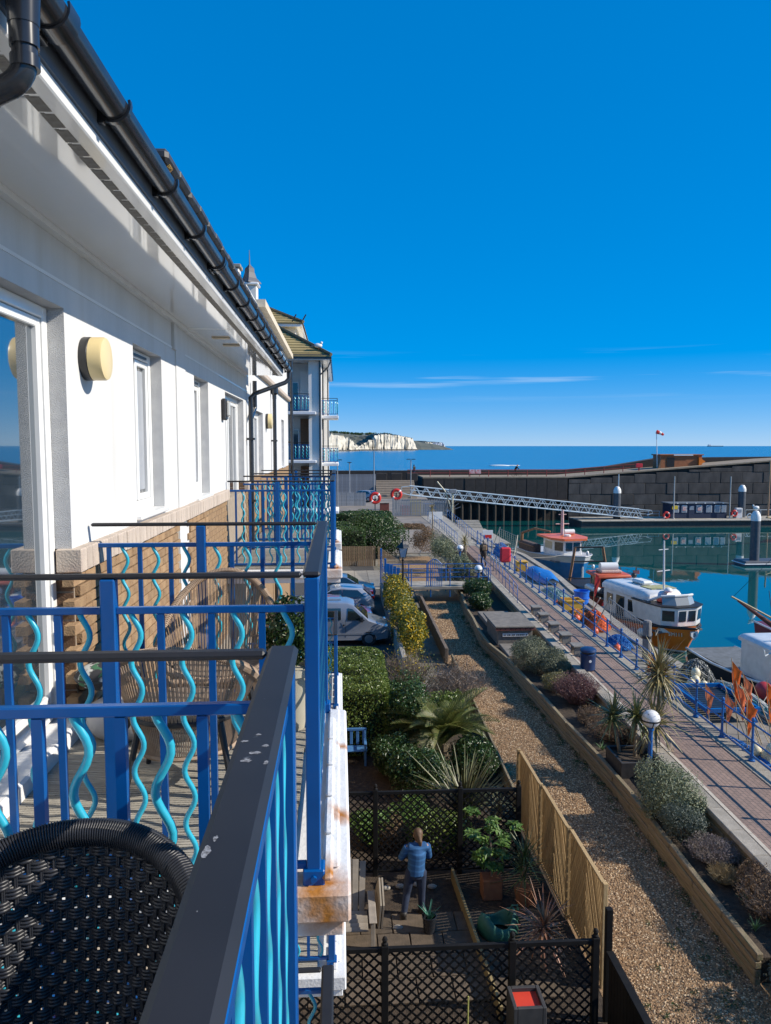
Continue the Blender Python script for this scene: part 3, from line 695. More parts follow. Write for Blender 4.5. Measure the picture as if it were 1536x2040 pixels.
prom = MB().prism(pp, .2, .9).build('promenade', paver_mat()); prom['kind'] = 'structure'
es = [(XOUT(y) - .32, y) for y in ys2] + [(XOUT(y) + .27, y) for y in reversed(ys2)]
cw = thing('promenade_edge_kerb', 'concrete edge strip carrying the blue harbour railing', 'kerb', (XOUT(30), 30, .9)); first = True
src = MB().bbox(-.29, .29, 0, 1.985, -.3, .022, .012).build('kerb_block', coping_m, cw)
for k in range(27):
    y = 9 + k * 2.0; p = Vector((XOUT(y) - .02, y, .902)) - WLOC[cw.name]; p.z += -.3
    if first: src.location = p; src.rotation_euler = (0, 0, -.018); first = False
    else: inst(src, cw, p, (0, 0, -.018))
cp = thing('promenade_inner_kerb', 'stone coping between the planting bed and the brick promenade', 'kerb', (XIN(30), 30, .8)); first = True
src = MB().bbox(-.03, .30, 0, .985, 0, .13, .015).build('coping_stone', coping_m, cp)
src2 = MB().bbox(0, .09, 0, .985, 0, .018, .004).build('edging_strip', M('pale_edging', (.52, .46, .37), (.45, .39, .31), 6, rough=.85), cp)
for k in range(43):
    y = 8.5 + k * 1.0; p = Vector((XIN(y) - .02, y, .87)) - WLOC[cp.name]; q = Vector((XIN(y) + .285, y, .90)) - WLOC[cp.name]
    if first: src.location = p; src2.location = q; src.rotation_euler = src2.rotation_euler = (0, 0, -.03); first = False
    else: inst(src, cp, p + Vector((0, 0, rng.uniform(-.004, .004))), (0, 0, -.03)); inst(src2, cp, q, (0, 0, -.03))

# ================================================================ garden fences
def lath_clip(x0, x1, z0, z1, c, sgn):
    """segment of the line z = sgn*x + c inside a rectangle"""
    pts = []
    for x in (x0, x1):
        z = sgn * x + c
        if z0 - 1e-6 <= z <= z1 + 1e-6: pts.append((x, z))
    for z in (z0, z1):
        x = (z - c) * sgn
        if x0 < x < x1: pts.append((x, z))
    if len(pts) < 2: return None
    pts.sort(); return pts[0], pts[-1]
def trellis(label, y, posts, h=1.8, sp=.155, z0=.12):
    t = thing('trellis_fence', label, 'fence', (posts[0], y, 0)); tb = WLOC[t.name]
    for x in posts:
        p_ = MB().bbox(x - .05, x + .05, y - .05, y + .05, 0, h + .07, .006).build('post', wood_dark, t)
        MB().lathe([(.035, 0), (.045, .02), (.03, .045), (.042, .075), (.03, .11), (.002, .13)], (x, y, h + .072), 10).build('finial', wood_dark, p_)
    src = MB().box(-.5, .5, -.006, .006, -.014, .014).build('lath', wood_dark, t); first = True
    for a, b in zip(posts, posts[1:]):
        a, b = a + .05, b - .05
        MB().box(a, b, y - .03, y + .03, h - .03, h + .03).build('top_rail', wood_dark, t)
        MB().box(a, b, y - .025, y + .025, z0 - .04, z0).build('bottom_rail', wood_dark, t)
        for sgn in (1, -1):
            c0 = z0 - (b if sgn > 0 else -a); c1 = h - (a if sgn > 0 else -b); c = c0 + sp * .6
            while c < c1:
                s_ = lath_clip(a, b, z0, h - .03, c, sgn)
                if s_ and math.dist(*s_) > .05:
                    (xa, za), (xb, zb) = s_; p = Vector(((xa + xb) / 2, y - .008 * sgn, (za + zb) / 2)) - tb
                    rot = (0, -math.atan2(zb - za, xb - xa), 0); sc = (math.dist(*s_), 1, 1)
                    if first: src.location = p; src.rotation_euler = rot; src.scale = sc; first = False
                    else: inst(src, t, p, rot, sc)
                c += sp
    return t
trellis('black diamond trellis fence with acorn post tops in front of the red lined planter', 10.45, [-1.25, .62, 2.47, 3.70])
trellis('black diamond trellis fence behind the gardener in the blue jacket', 15.45, [-1.1, .72, 2.5, 3.74])
# herringbone panels
hb = thing('herringbone_fence', 'new pine herringbone fence between the garden and the shingle path', 'fence', (4.3, 14.7, 0))
HY = [11.87, 13.75, 15.63, 17.5]
def clip_poly(poly, x0, x1, z0, z1):
    def cut(ps, f):
        out = []
        for i in range(len(ps)):
            a, b = ps[i - 1], ps[i]; fa, fb = f(a), f(b)
            if fa >= 0 > fb or fb >= 0 > fa: k = fa / (fa - fb); out.append((a[0] + (b[0] - a[0]) * k, a[1] + (b[1] - a[1]) * k))
            if fb >= 0: out.append(b)
        return out
    for f in (lambda p: p[0] - x0, lambda p: x1 - p[0], lambda p: p[1] - z0, lambda p: z1 - p[1]):
        poly = cut(poly, f)
        if len(poly) < 3: return None
    return poly
XH = lambda y: 4.34 - .021 * (y - 11.87)
for i, (a, b) in enumerate(zip(HY, HY[1:])):
    pn = MB().bbox(XH(a) - .035, XH(a) + .035, a + .04, b - .04, 1.76, 1.80, .006).build('panel_cap', wood_new, hb)
    MB().box(XH(a) - .03, XH(a) + .03, a + .04, b - .04, .06, .11).build('panel_base', wood_new, hb)
    for u, sgn in (((a + .05, (a + b) / 2 - .012), 1), (((a + b) / 2 + .012, b - .05), -1)):
        wd = .062; c = -3.0
        while c < 4.6:
            y0_, y1_ = u; pl = [(y0_, c), (y1_, c + sgn * (y1_ - y0_) * 1.9), (y1_, c + sgn * (y1_ - y0_) * 1.9 + wd * 2.1), (y0_, c + wd * 2.1)]
            pl = clip_poly(pl, y0_, y1_, .112, 1.758)
            if pl: MB().prism([(p[0], p[1]) for p in pl], XH(a) - .012 + rng.uniform(-.004, .004), XH(a) + .012, 'X').build('slat', wood_new, hb)
            c += wd * 2.1 + .036
    MB().box(XH(a) - .016, XH(a) + .016, (a + b) / 2 - .011, (a + b) / 2 + .011, .112, 1.758).build('muntin', wood_new, hb)
for y in HY: MB().bbox(XH(y) - .04, XH(y) + .04, y - .038, y + .038, 0, 1.83, .006).build('post', wood_new, hb)
# low black boarded fence that continues towards the camera
lf = thing('low_boarded_fence', 'low black boarded fence with flat cap beside the shingle', 'fence', (4.15, 10, 0))
for k in range(22):
    y = 8.3 + k * .126; MB().bbox(4.14, 4.16, y, y + .12, 0, 1.16, .003).build('board', wood_dark, lf)
MB().bbox(4.09, 4.21, 8.3, 11.08, 1.162, 1.20, .006).build('cap_rail', wood_dark, lf)
MB().bbox(4.1, 4.2, 11.1, 11.2, 0, 1.85, .006).build('post', wood_dark, lf)
# edging between gardens and the path further off
XL = lambda y: 4.32 + .022 * (y - 17)
sleeper_wall('timber_edging', 'low weathered timber edging between the palms and the path', XL, 17.6, 31.0, 0, 3, .15, .07)
# garden board and paving slabs in the middle garden
MB_b = MB(); tb_ = thing('edging_board', 'long upright timber board dividing the soil bed beside the gardener', 'board', (2.3, 13, 0))
MB().add([(2.28, 15.2, 0), (2.33, 15.2, 0), (2.52, 11.2, 0), (2.47, 11.2, 0), (2.28, 15.2, .26), (2.33, 15.2, .26), (2.52, 11.2, .26), (2.47, 11.2, .26)], [(0, 1, 2, 3), (4, 5, 6, 7), (0, 4, 5, 1), (1, 5, 6, 2), (2, 6, 7, 3), (3, 7, 4, 0)]).build('board', M('mossy_board', (.30, .22, .10), (.2, .16, .07), 6, rough=.85, stretch=(8, 1, 8)), tb_)
pv = thing('patio', 'brown paving slab patio at the feet of the gardener', 'patio', (1.6, 12.2, 0)); first = True
pav_m = M('brown_paving_slab', (.115, .085, .058), (.08, .06, .04), 6, rough=.9, bump=.4, bscale=30, rand=.15)
src = MB().bbox(-.29, .29, -.29, .29, 0, .04, .008).build('paving_slab', pav_m, pv)
for i in range(-3, 8):
    for j in range(2, 6):
        p = Vector((.35 + i * .6 + (.3 if j % 2 else 0), 10.75 + j * .6, .004 + rng.uniform(0, .006))) - WLOC[pv.name]
        if p.x + WLOC[pv.name].x > 3.9: continue
        if first: src.location = p; first = False
        else: inst(src, pv, p, (R(rng.uniform(-.6, .6)), R(rng.uniform(-.6, .6)), R(rng.uniform(-1, 1))))
# stones at the bed edge
for k, (x, y) in enumerate(((.9, 14.9), (1.2, 14.95), (1.55, 15.0), (1.85, 14.9), (1.05, 13.6))):
    s_ = MB().sphere((x, y, .05), .07, 7, 5, (1.5, .8, .7)).build('garden_stone', concrete); tag(s_, 'small pale stone lying on the dark garden soil', 'stone', 'stones on the garden soil')

# ================================================================ garden plants
green_hedge = leafmat('hedge_leaf', (.06, .10, .015), (.13, .185, .03), (.22, .27, .065), rough=.3)
dark_leaf = leafmat('dark_leaf', (.018, .045, .012), (.04, .085, .02), (.07, .12, .03), rough=.35)
bright_leaf = leafmat('bright_leaf', (.06, .13, .02), (.11, .20, .035), (.17, .26, .06), rough=.4)
yellow_leaf = leafmat('jasmine_leaf', (.10, .13, .02), (.18, .17, .02), (.55, .38, .01), (.14, .16, .03), (.45, .30, .01))
grey_leaf = leafmat('grey_green_leaf', (.13, .16, .09), (.20, .23, .13), (.28, .29, .19), rough=.6)
sage_leaf = leafmat('sage_leaf', (.09, .11, .065), (.16, .18, .11), (.22, .22, .14), rough=.6)
laven = leafmat('dry_lavender', (.20, .16, .16), (.27, .22, .21), (.16, .13, .11), (.30, .26, .22), rough=.8)
dry_leaf = leafmat('dry_brown_leaf', (.17, .10, .055), (.24, .16, .09), (.12, .07, .04), rough=.8)
twig_m = M('brown_twig', (.16, .115, .085), (.22, .17, .13), 5, rough=.9)
gtwig_m = M('grey_twig', (.23, .19, .16), (.30, .25, .21), 5, rough=.9)
trunk_m = M('cordyline_trunk', (.30, .24, .16), (.20, .16, .11), 20, rough=.9, bump=.8, bscale=50)
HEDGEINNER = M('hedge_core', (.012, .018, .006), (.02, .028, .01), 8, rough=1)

def hedge(label, lo, hi, n, m, L, W, seed, name='hedge', spread=.8):
    t = thing(name, label, 'hedge', ((lo[0] + hi[0]) / 2, (lo[1] + hi[1]) / 2, lo[2]))
    p, nr = box_pts(n, lo, hi, seed); leaves('foliage', m, p, nr, L, W, t, seed + 3, spread=spread)
    MB().bbox(lo[0] + .2, hi[0] - .2, lo[1] + .2, hi[1] - .2, lo[2], hi[2] - .25, .1).build('stems', HEDGEINNER, t)  # solid core, not separate stems; near-black colour stands in for shade between leaves
    return t
def shrub(label, c, rad, n, m, L, W, seed, name='shrub', cat='shrub', inner=.45, lump=.35, group=None, st=True, balls=5):
    t = thing(name, label, cat, c, group); P = []; N = []; g_ = random.Random(seed)
    for k in range(balls):
        a = 2.4 * k + g_.uniform(0, .6); q = 0 if k == 0 else .45; s_ = 1 if k == 0 else g_.uniform(.45, .65)
        cc = (c[0] + q * rad[0] * math.cos(a), c[1] + q * rad[1] * math.sin(a), c[2] + rad[2] * (.55 if k == 0 else g_.uniform(.4, .95)))
        p_, n_ = ball_pts(int(n * (.4 if k == 0 else .6 / max(1, balls - 1))), cc, [v * s_ * (.85 if i < 2 else .62) for i, v in enumerate(rad)], seed * 7 + k, inner, lump)
        P.append(p_); N.append(n_)
    P = np.concatenate(P); N = np.concatenate(N); keep = P[:, 2] > c[2] + .01; leaves('foliage', m, P[keep], N[keep] + np.array([0, 0, .4]), L, W, t, seed + 2)
    if st: twigs('stem', twig_m, c, 10, rad[2] * 1.0, rad[0] * .6, t, seed, r=.008, branch=2, kind=None) if False else twigs('stem', twig_m, c, 10, rad[2] * 1.0, rad[0] * .6, t, seed, r=.008, branch=2)
    return t
hedge('big clipped green hedge beside the parked van', (-1.0, 21.6, 0), (1.45, 26.6, 2.0), 30000, green_hedge, .075, .05, 21)
hedge('dark green hedge running along the palisade fence', (-1.2, 76, 0), (5.3, 79.5, 2.3), 9000, dark_leaf, .16, .11, 22)
shrub('rounded dark evergreen bush in front of the far hedge', (3.3, 62.5, 0), (2.9, 2.6, 3.1), 11000, dark_leaf, .16, .10, 24, lump=.2)
hedge('clipped evergreen hedge beside the picket fence', (-1.2, 59.5, 0), (2.0, 66, 2.5), 8000, dark_leaf, .15, .1, 23)
hedge('low brown hedge before the palisade gate', (5.5, 74, 0), (8.4, 77, 1.2), 4000, dry_leaf, .13, .08, 27)
# jasmine row along the car park wall
jm = thing('winter_jasmine', 'yellow flowering jasmine bush at the foot of the black lantern', 'bush', (3.1, 37, 0))
P = []; N = []
for k in range(9):
    p_, n_ = ball_pts(2200, (3.05 + .2 * math.sin(k * 2), 31.8 + k * 1.35, 1.0 + .15 * math.cos(k)), (.62, 1.0, .95), 300 + k, .5, .35); P.append(p_); N.append(n_)
leaves('foliage', yellow_leaf, np.concatenate(P), np.concatenate(N), .13, .07, jm, 31)
twigs('stem', twig_m, (3.05, 33, .1), 40, 1.9, .9, jm, 33, r=.008)
# bare winter shrubs
for i, (x, y, h, s_, lab) in enumerate(((2.3, 26.2, 1.9, 1.3, 'bare brown winter shrub between the hedge and the jasmine'), (4.0, 25.6, 1.7, 1.1, 'bare grey twiggy shrub leaning over the path edging'))):
    t = thing('bare_shrub', lab, 'shrub', (x, y, 0)); twigs('branches', (twig_m, gtwig_m)[i], (x, y, 0), 150, h, s_, t, 41 + i, r=.009, branch=5)
    p_, n_ = ball_pts(900, (x, y, h * .6), (s_ * .9, s_ * .9, h * .5), 45 + i, .2, .3); leaves('foliage', (yellow_leaf, dry_leaf)[i], p_, n_, .07, .04, t, 47 + i)
# ivy mass, undergrowth
shrub('dense dark green bush behind the small blue bench', (1.9, 22.4, 0), (1.0, 1.4, 1.7), 9000, dark_leaf, .09, .06, 51)
shrub('dark leafy bush below the palm fronds', (2.0, 19.3, 0), (.95, 1.0, 1.0), 6000, dark_leaf, .09, .05, 52)
shrub('low bright green plant by the trellis behind the slab', (.75, 16.9, 0), (.6, .6, .6), 3000, bright_leaf, .08, .045, 53)
shrub('bright green leafy plant in front of the flax clump', (1.6, 17.0, 0), (.7, .6, .7), 3500, bright_leaf, .08, .05, 54)
shrub('brown faded shrub by the trellis top', (1.15, 16.6, 0), (.4, .4, .55), 1800, dry_leaf, .07, .03, 55)
shrub('dark leafy shrub at the foot of the path edging', (3.7, 20.3, 0), (.75, .9, .9), 5000, dark_leaf, .09, .05, 56)
shrub('mid green bush between the palm and the bare shrubs', (3.2, 23.6, 0), (1.0, 1.0, 1.1), 6000, green_hedge, .09, .05, 57)
shrub('dark bush right of the small blue bench', (1.45, 20.4, 0), (.7, .8, .8), 4500, dark_leaf, .09, .05, 58)
shrub('green ground bush along the trellis behind the gardener', (2.2, 16.4, 0), (.8, .5, .75), 4500, green_hedge, .08, .05, 59)
# palm
pal = thing('palm', 'bushy palm with arching feathered fronds beside the path', 'palm', (2.95, 21.2, 0))
palm_leaf = leafmat('palm_leaflet', (.07, .105, .025), (.14, .165, .04), (.22, .21, .07), rough=.4)
MB().tube([(2.95, 21.2, 0), (2.95, 21.2, .55)], [.2, .16], 10).build('trunk', trunk_m, pal)
def frond(L, bend, seed, nl=34, ll=.34, tilt=0):
    g_ = random.Random(seed); mb = MB(); pts = []; a = bend[0]; x = z = 0; sp_ = L / nl
    for i in range(nl + 1):
        pts.append(Vector((x, 0, z))); x += math.cos(a) * sp_; z += math.sin(a) * sp_; a += (bend[1] - bend[0]) / nl
    mb.tube(pts[::4] + [pts[-1]], [.016 * (1 - .9 * i / (len(pts[::4]))) for i in range(len(pts[::4]) + 1)], 4)
    for i in range(4, nl + 1):
        t_ = i / nl; l_ = ll * math.sin(PI * (.18 + .8 * t_)) * g_.uniform(.85, 1.1) + .05; d_ = (pts[i] - pts[i - 1]).normalized(); up = Vector((-d_.z, 0, d_.x))
        for s_ in (-1, 1):
            dv = (d_ * .75 + Vector((0, s_, 0)) * .8 + up * .45).normalized(); q = pts[i]; e_ = q + dv * l_ + Vector((0, 0, -.06 * l_)); wv_ = d_ * .016
            mb.add([q - wv_, q + wv_, q + dv * l_ * .6 + wv_ * .8, e_, q + dv * l_ * .6 - wv_ * .8], [(0, 1, 2, 3, 4)])
    return mb
frs = []
for k, (L, bd) in enumerate(((1.5, (1.35, .0)), (1.35, (1.2, -.45)), (1.65, (1.45, .3)))):
    f_ = frond(L, bd, 60 + k).build('frond', palm_leaf, pal, fix=False); frs.append(f_)
cen = []
for f_ in frs:                                   # move the mesh origin to the base of the frond
    sh = Vector(WLOC[f_.name]); f_.data.transform(Matrix.Translation(sh)); cen.append(sh)
k = 0
for i in range(40):
    src = frs[i % 3]; rot = (R(rng.uniform(-12, 12)), R(rng.uniform(-12, 34)), i * 2.4 + rng.uniform(-.2, .2)); p = (0, 0, .5 + rng.uniform(-.05, .1)); s_ = rng.uniform(.95, 1.3)
    if i < 3: src.location = p; src.rotation_euler = rot
    else: inst(src, pal, p, rot, (s_,) * 3)
# New Zealand flax
fx = thing('flax_plant', 'tall sword leaved flax clump behind the trellis', 'plant', (3.0, 17.9, 0))
flax_l = M('flax_leaf', (.095, .11, .04), (.16, .15, .07), 6, rough=.45, rand=.4)
bl = [blade_mesh('leaf', L, .075, d_, flax_l) for L, d_ in ((1.8, (0, -.35)), (1.6, (0, -.9)), (2.0, (0, -.2)), (1.5, (.1, -1.5)))]
rosette(fx, bl, (0, 0, 0), 150, (38, 86), 71, (.7, 1.12), zj=.12)
fx2 = thing('yucca', 'small spiky yucca with dry skirt beside the flax', 'plant', (3.75, 17.4, 0))
yl = M('yucca_leaf', (.20, .20, .08), (.30, .24, .12), 6, rough=.5, rand=.3)
ybl = [blade_mesh('leaf', .6, .04, d_, yl) for d_ in ((0, -.3), (0, -.8))]
MB().cyl((3.75, 17.4, 0), (3.75, 17.4, .35), .09, .07, 8).build('trunk', trunk_m, fx2); rosette(fx2, ybl, (0, 0, .35), 45, (5, 80), 73)
# fatsia and fan palm in pots, red cordyline
ft = thing('potted_fatsia', 'leafy green shrub in a terracotta box by the herringbone fence', 'potted plant', (3.0, 14.6, 0))
terra = M('terracotta', (.30, .13, .06), (.24, .10, .05), 8, rough=.85)
MB().bbox(2.8, 3.2, 14.4, 14.75, 0, .42, .02).build('pot', terra, ft)
MB().tube([(3, 14.57, .4), (2.98, 14.57, 1.0), (2.95, 14.6, 1.5)], [.02, .016, .01], 6).build('stem', twig_m, ft)
P = []; N = []
for k in range(16):
    a = k * 2.4; rr = .15 + .025 * k; p_, n_ = ball_pts(60, (2.97 + rr * math.cos(a), 14.58 + rr * math.sin(a), .6 + .07 * k), (.16, .16, .05), 400 + k, .1, .2); P.append(p_); N.append(n_ * .3 + np.array([0, 0, 1]))
leaves('foliage', bright_leaf, np.concatenate(P), np.concatenate(N), .16, .06, ft, 75, spread=.35)
fp = thing('fan_palm', 'spiky dark fan palm standing by the herringbone fence', 'palm', (3.6, 14.3, 0))
MB().lathe([(.14, 0), (.2, .3), (.21, .34), (.18, .34)], (3.6, 14.3, 0), 14).build('pot', terra, fp)
fpl = M('fan_palm_leaf', (.05, .085, .025), (.09, .12, .035), 6, rough=.4, rand=.3)
rosette(fp, [blade_mesh('leaf', L, .03, d_, fpl) for L, d_ in ((.75, (0, -.3)), (.6, (0, -.5)), (.85, (0, -.2)))], (0, 0, .75), 110, (-15, 88), 77, (.7, 1.05), zj=.25)
MB().cyl((3.6, 14.3, .3), (3.6, 14.3, .8), .05, .04, 8).build('trunk', trunk_m, fp)
rc = thing('red_cordyline', 'bronze red cordyline with spiky arching leaves in the garden', 'plant', (3.45, 12.3, 0))
rl = M('bronze_leaf', (.26, .10, .06), (.36, .20, .10), 5, rough=.4, rand=.35)
MB().cyl((3.45, 12.3, 0), (3.45, 12.3, .75), .05, .04, 8).build('trunk', trunk_m, rc)
rosette(rc, [blade_mesh('leaf', L, .04, d_, rl) for L, d_ in ((.78, (0, -.25)), (.7, (0, -.6)), (.66, (.1, -1.1)))], (0, 0, .78), 85, (-55, 85), 79, (.75, 1.1), zj=.06)
# plants in the nearest garden, behind the first trellis
for i, (x, y, r_, h, lab) in enumerate(((1.2, 9.4, .7, .8, 'dim green bush behind the near trellis'), (2.1, 9.5, .5, .6, 'small leafy plant in the near garden below the trellis'), (3.4, 8.9, .6, .8, 'green bush beside the red lined planter'), (.3, 8.6, .7, .6, 'dark low bush under the near slab'))):
    shrub(lab, (x, y, 0), (r_, r_, h), 2600, (green_hedge, bright_leaf, dark_leaf, dark_leaf)[i], .085, .05, 81 + i)
pt = thing('square_planter', 'tall dark square planter with a red lining', 'planter', (2.58, 10.0, 0))
q = MB(); X0, Y0 = 2.58, 10.02
for a in ((-.23, -.175), (.175, .23)): q.bbox(X0 + a[0], X0 + a[1], Y0 - .23, Y0 + .23, 0, 1.32, .008)
q.bbox(X0 - .174, X0 + .174, Y0 - .23, Y0 - .175, 0, 1.32, .008); q.bbox(X0 - .174, X0 + .174, Y0 + .175, Y0 + .23, 0, 1.32, .008); q.build('box', M('charcoal_fibre', (.035, .033, .033), (.05, .047, .046), 8, rough=.7), pt)
MB().box(X0 - .173, X0 + .173, Y0 - .173, Y0 + .173, 1.2, 1.26).build('lining', M('red_lining', (.62, .05, .02), (.55, .04, .02), 4, rough=.6), pt)
cane = MB().cyl((1.72, 9.9, 0), (1.74, 9.9, 1.45), .012, .01, 6).build('garden_cane', M('yellow_cane', (.45, .42, .12), (.35, .36, .1), 5, rough=.5)); tag(cane, 'thin yellow green garden cane standing behind the near trellis', 'cane')
# ================================================================ promenade railing
def post_prof(h): return [(.085, 0), (.085, .03), (.06, .05), (.05, .14), (.036, .17), (.032, h * .45), (.045, h * .46), (.045, h * .52), (.032, h * .53), (.030, h * .86), (.046, h * .87), (.046, h * .94), (.03, h * .95), (.05, h * .985), (.05, h * 1.02), (.02, h * 1.06), (.002, h * 1.065)]
hrl = thing('harbour_railing', 'long royal blue harbour railing with ball topped posts along the promenade', 'railing', (XOUT(30), 30, .92)); tb = WLOC[hrl.name]
src = MB().lathe(post_prof(1.08), n=10).build('post', royal, hrl, smooth='auto'); first = True
py_ = [12.1 + 1.62 * k for k in range(32)]
for y in py_:
    p = Vector((XOUT(y), y, .925)) - tb
    if first: src.location = p; first = False
    else: inst(src, hrl, p, (0, 0, rng.uniform(0, 6)))
for zz, r_ in ((.925 + .98, .024), (.925 + .53, .022), (.925 + .14, .03)):
    for a, b in zip(py_, py_[1:]): MB().cyl((XOUT(a), a, zz), (XOUT(b), b, zz), r_, None, 8).build('rail', royal, hrl, smooth='auto')
# ramp handrails
def handrail_run(label, pts, h, m, r=.018, step=1.3, name='handrail_run', zs=None, mid=True):
    t = thing(name, label, 'railing', (pts[0][0], pts[0][1], pts[0][2])); tot = 0
    MB().tube([(x, y, z + h) for x, y, z in pts], r, 7).build('rail', m, t, smooth=True)
    if mid: MB().tube([(x, y, z + h * .5) for x, y, z in pts], r * .8, 6).build('rail', m, t, smooth=True)
    for (a, b) in zip(pts, pts[1:]):
        a, b = Vector(a), Vector(b); n_ = max(1, int((b - a).length / step))
        for k in range(n_ + (1 if b == Vector(pts[-1]) else 0)):
            q = a.lerp(b, k / n_); MB().cyl(q, q + Vector((0, 0, h)), r, None, 7).build('post', m, t, smooth=True)
    return t
handrail_run('thin blue handrail in the middle of the promenade beside the concrete seats', [(9.05, 38.3, .9), (10.1, 50.5, .9)], 1.0, royal, step=1.4)
handrail_run('thin blue handrail beside the far globe lamp', [(8.9, 44.5, .9), (9.2, 50.0, .9)], .95, royal, step=1.5)

# globe lamps
milk = M('milky_globe', (.78, .77, .75), rough=.15, coat=.6); 
def globe_lamp(x, y, z, label, h=1.0):
    t = thing('globe_lamp', label, 'lamp post', (x, y, z), 'globe lamps in the planting bed')
    MB().lathe([(.13, 0), (.13, .04), (.10, .08), (.085, .30), (.07, .33), (.062, .36), (.058, h - .12), (.085, h - .10), (.085, h - .03), (.06, h)], (x, y, z), 14).build('post', royal, t, smooth='auto')
    MB().sphere((x, y, z + h + .20), .235, 20, 14).build('globe', milk, t, smooth=True)
    b = MB(); zz = z + h + .17; b.lathe([(.236, zz - .02), (.242, zz - .02), (.242, zz + .02), (.236, zz + .02)], (x, y, 0), 24)
    for a in (.4, 2.5, 4.6): b.tube([(x + .05 * math.cos(a), y + .05 * math.sin(a), z + h - .02)] + [(x + .242 * math.sin(q) * math.cos(a), y + .242 * math.sin(q) * math.sin(a), z + h + .20 - .242 * math.cos(q)) for q in (.4, .8, 1.2, 1.5)], .012, 5)
    b.build('cradle', black_met, t)
globe_lamp(8.05, 19.0, .46, 'white globe lamp on blue post beside the multi-headed cordyline', 1.28)
globe_lamp(8.0, 43.6, .46, 'white globe lamp on blue post at the end of the curved kerb', 1.25)
globe_lamp(8.25, 52.0, .6, 'white globe lamp on blue post before the ramp of the promenade', 1.2)
# litter bin
t = thing('litter_bin', 'round navy litter bin with domed hood beside the kerb', 'bin', (8.95, 26.8, .9))
navyb = M('bin_navy', (.012, .035, .11), (.016, .045, .13), 5, rough=.35)
MB().lathe([(.2, 0), (.22, .02), (.26, .06), (.275, .56), (.285, .58), (.285, .62), (.27, .63)], (8.95, 26.8, .9), 22).build('body', navyb, t, smooth='auto')
MB().lathe([(.24, .63), (.24, .70), (.29, .70), (.30, .73), (.28, .79), (.2, .84), (.002, .86)], (8.95, 26.8, .9), 22).build('hood', navyb, t, smooth='auto')
MB().lathe([(.243, .64), (.243, .69)], (8.95, 26.8, .9), 22).build('opening', black_met, t)
MB().lathe([(.0, 0), (.05, .0), (.05, .008), (.0, .008)], (8.95, 26.8 - .275, 1.3), 14, 'Y').build('emblem', M('white_decal', (.75, .75, .75), rough=.5), t)
# concrete seats by the kerb
conc_l = M('pale_concrete', (.23, .215, .19), (.17, .16, .145), 5, rough=.9, bump=.4, bscale=30)
labs = ['small concrete seat opposite the thin blue handrail end', 'second concrete seat from the thin blue handrail', 'concrete seat level with the slab roofed block', 'concrete seat second from the litter bin', 'concrete seat standing closest to the litter bin']
for (y, lab) in zip((36.1, 34.5, 32.6, 30.7, 28.9), labs):
    x = XIN(y) + .52; t = thing('concrete_seat', lab, 'seat', (x, y, .9), 'concrete seats along the kerb')
    MB().bbox(x - .24, x + .24, y - .30, y + .30, 1.25, 1.31, .012).build('seat', conc_l, t)
    for dy in (-.22, .22): MB().bbox(x - .18, x + .18, y + dy - .035, y + dy + .035, .9, 1.249, .008).build('leg', conc_l, t)
# slab roofed brick block with a sign strip
blk = M('block_concrete', (.21, .185, .155), (.15, .135, .115), 4, rough=.9, bump=.5, bscale=20)
t = thing('brick_block', 'square concrete block with red brick edge and a white sign strip in the bed', 'block', (7.45, 33, .46))
redb = M('red_edge_brick', (.20, .06, .045), (.15, .05, .04), 9, rough=.85, rand=.2)
MB().bbox(6.75, 8.25, 32.05, 34.5, .46, 1.12, .02).build('wall', blk, t)
MB().bbox(6.6, 8.35, 31.9, 34.7, 1.25, 1.33, .02).build('roof_slab', blk, t)
b0 = MB().bbox(-.1, .1, -.05, .05, 0, .10, .006).build('brick', redb, t); tb = WLOC[t.name]; k0 = True
for i in range(8):
    p = Vector((6.74 + i * .215, 31.98, 1.135)) - tb
    if k0: b0.location = p; k0 = False
    else: inst(b0, t, p)
MB().box(6.7, 8.28, 32.0, 34.6, 1.121, 1.24).build('core', concrete, t)
MB().bbox(6.95, 8.05, 32.0, 32.049, .86, 1.0, .004).build('sign', M('sign_white', (.7, .69, .66), rough=.5), t)
sg = MB(); x = 7.0
while x < 8.0: w_ = rng.uniform(.03, .07); sg.box(x, x + w_, 31.995, 31.999, .90, .955); x += w_ + .022 + (.04 if rng.random() < .25 else 0)
sg.build('sign_marks', black_met, t)
MB().bbox(6.75, 8.3, 29.9, 31.8, .46, .62, .02).build('step_slab', blk, t)
MB().bbox(6.95, 8.5, 34.8, 38.0, .46, .66, .02).build('step_slab', blk, t)

# ---------------------------------------------------------------- planting in the raised bed
Zb = .46
shrub('large silvery green rounded bush just past the globe lamp planter', (7.65, 16.75, Zb), (.85, .95, .95), 12000, grey_leaf, .055, .028, 101)
shrub('dark bluish green rosemary bush spilling over the sleepers', (7.45, 15.75, Zb), (.6, .62, .62), 7000, leafmat('rosemary', (.05, .075, .05), (.09, .115, .085), (.14, .16, .13)), .06, .014, 102)
lv = thing('lavender', 'faded mauve lavender mound in the raised bed', 'plant', (7.65, 14.75, Zb)); twigs('stem', gtwig_m, (7.65, 14.75, Zb), 420, .5, .52, lv, 103, r=.0035, branch=2)
p_, n_ = ball_pts(2600, (7.65, 14.75, Zb + .28), (.52, .52, .26), 104, .5, .25); leaves('foliage', laven, p_, n_, .05, .012, lv, 105)
lv = thing('dry_grass_clump', 'straw coloured dry grass clump below the lavender', 'plant', (7.5, 14.0, Zb)); twigs('stem', M('straw', (.34, .26, .13), (.26, .19, .1), 5, rough=.9), (7.5, 14.0, Zb), 320, .38, .36, lv, 106, r=.0035, branch=2)
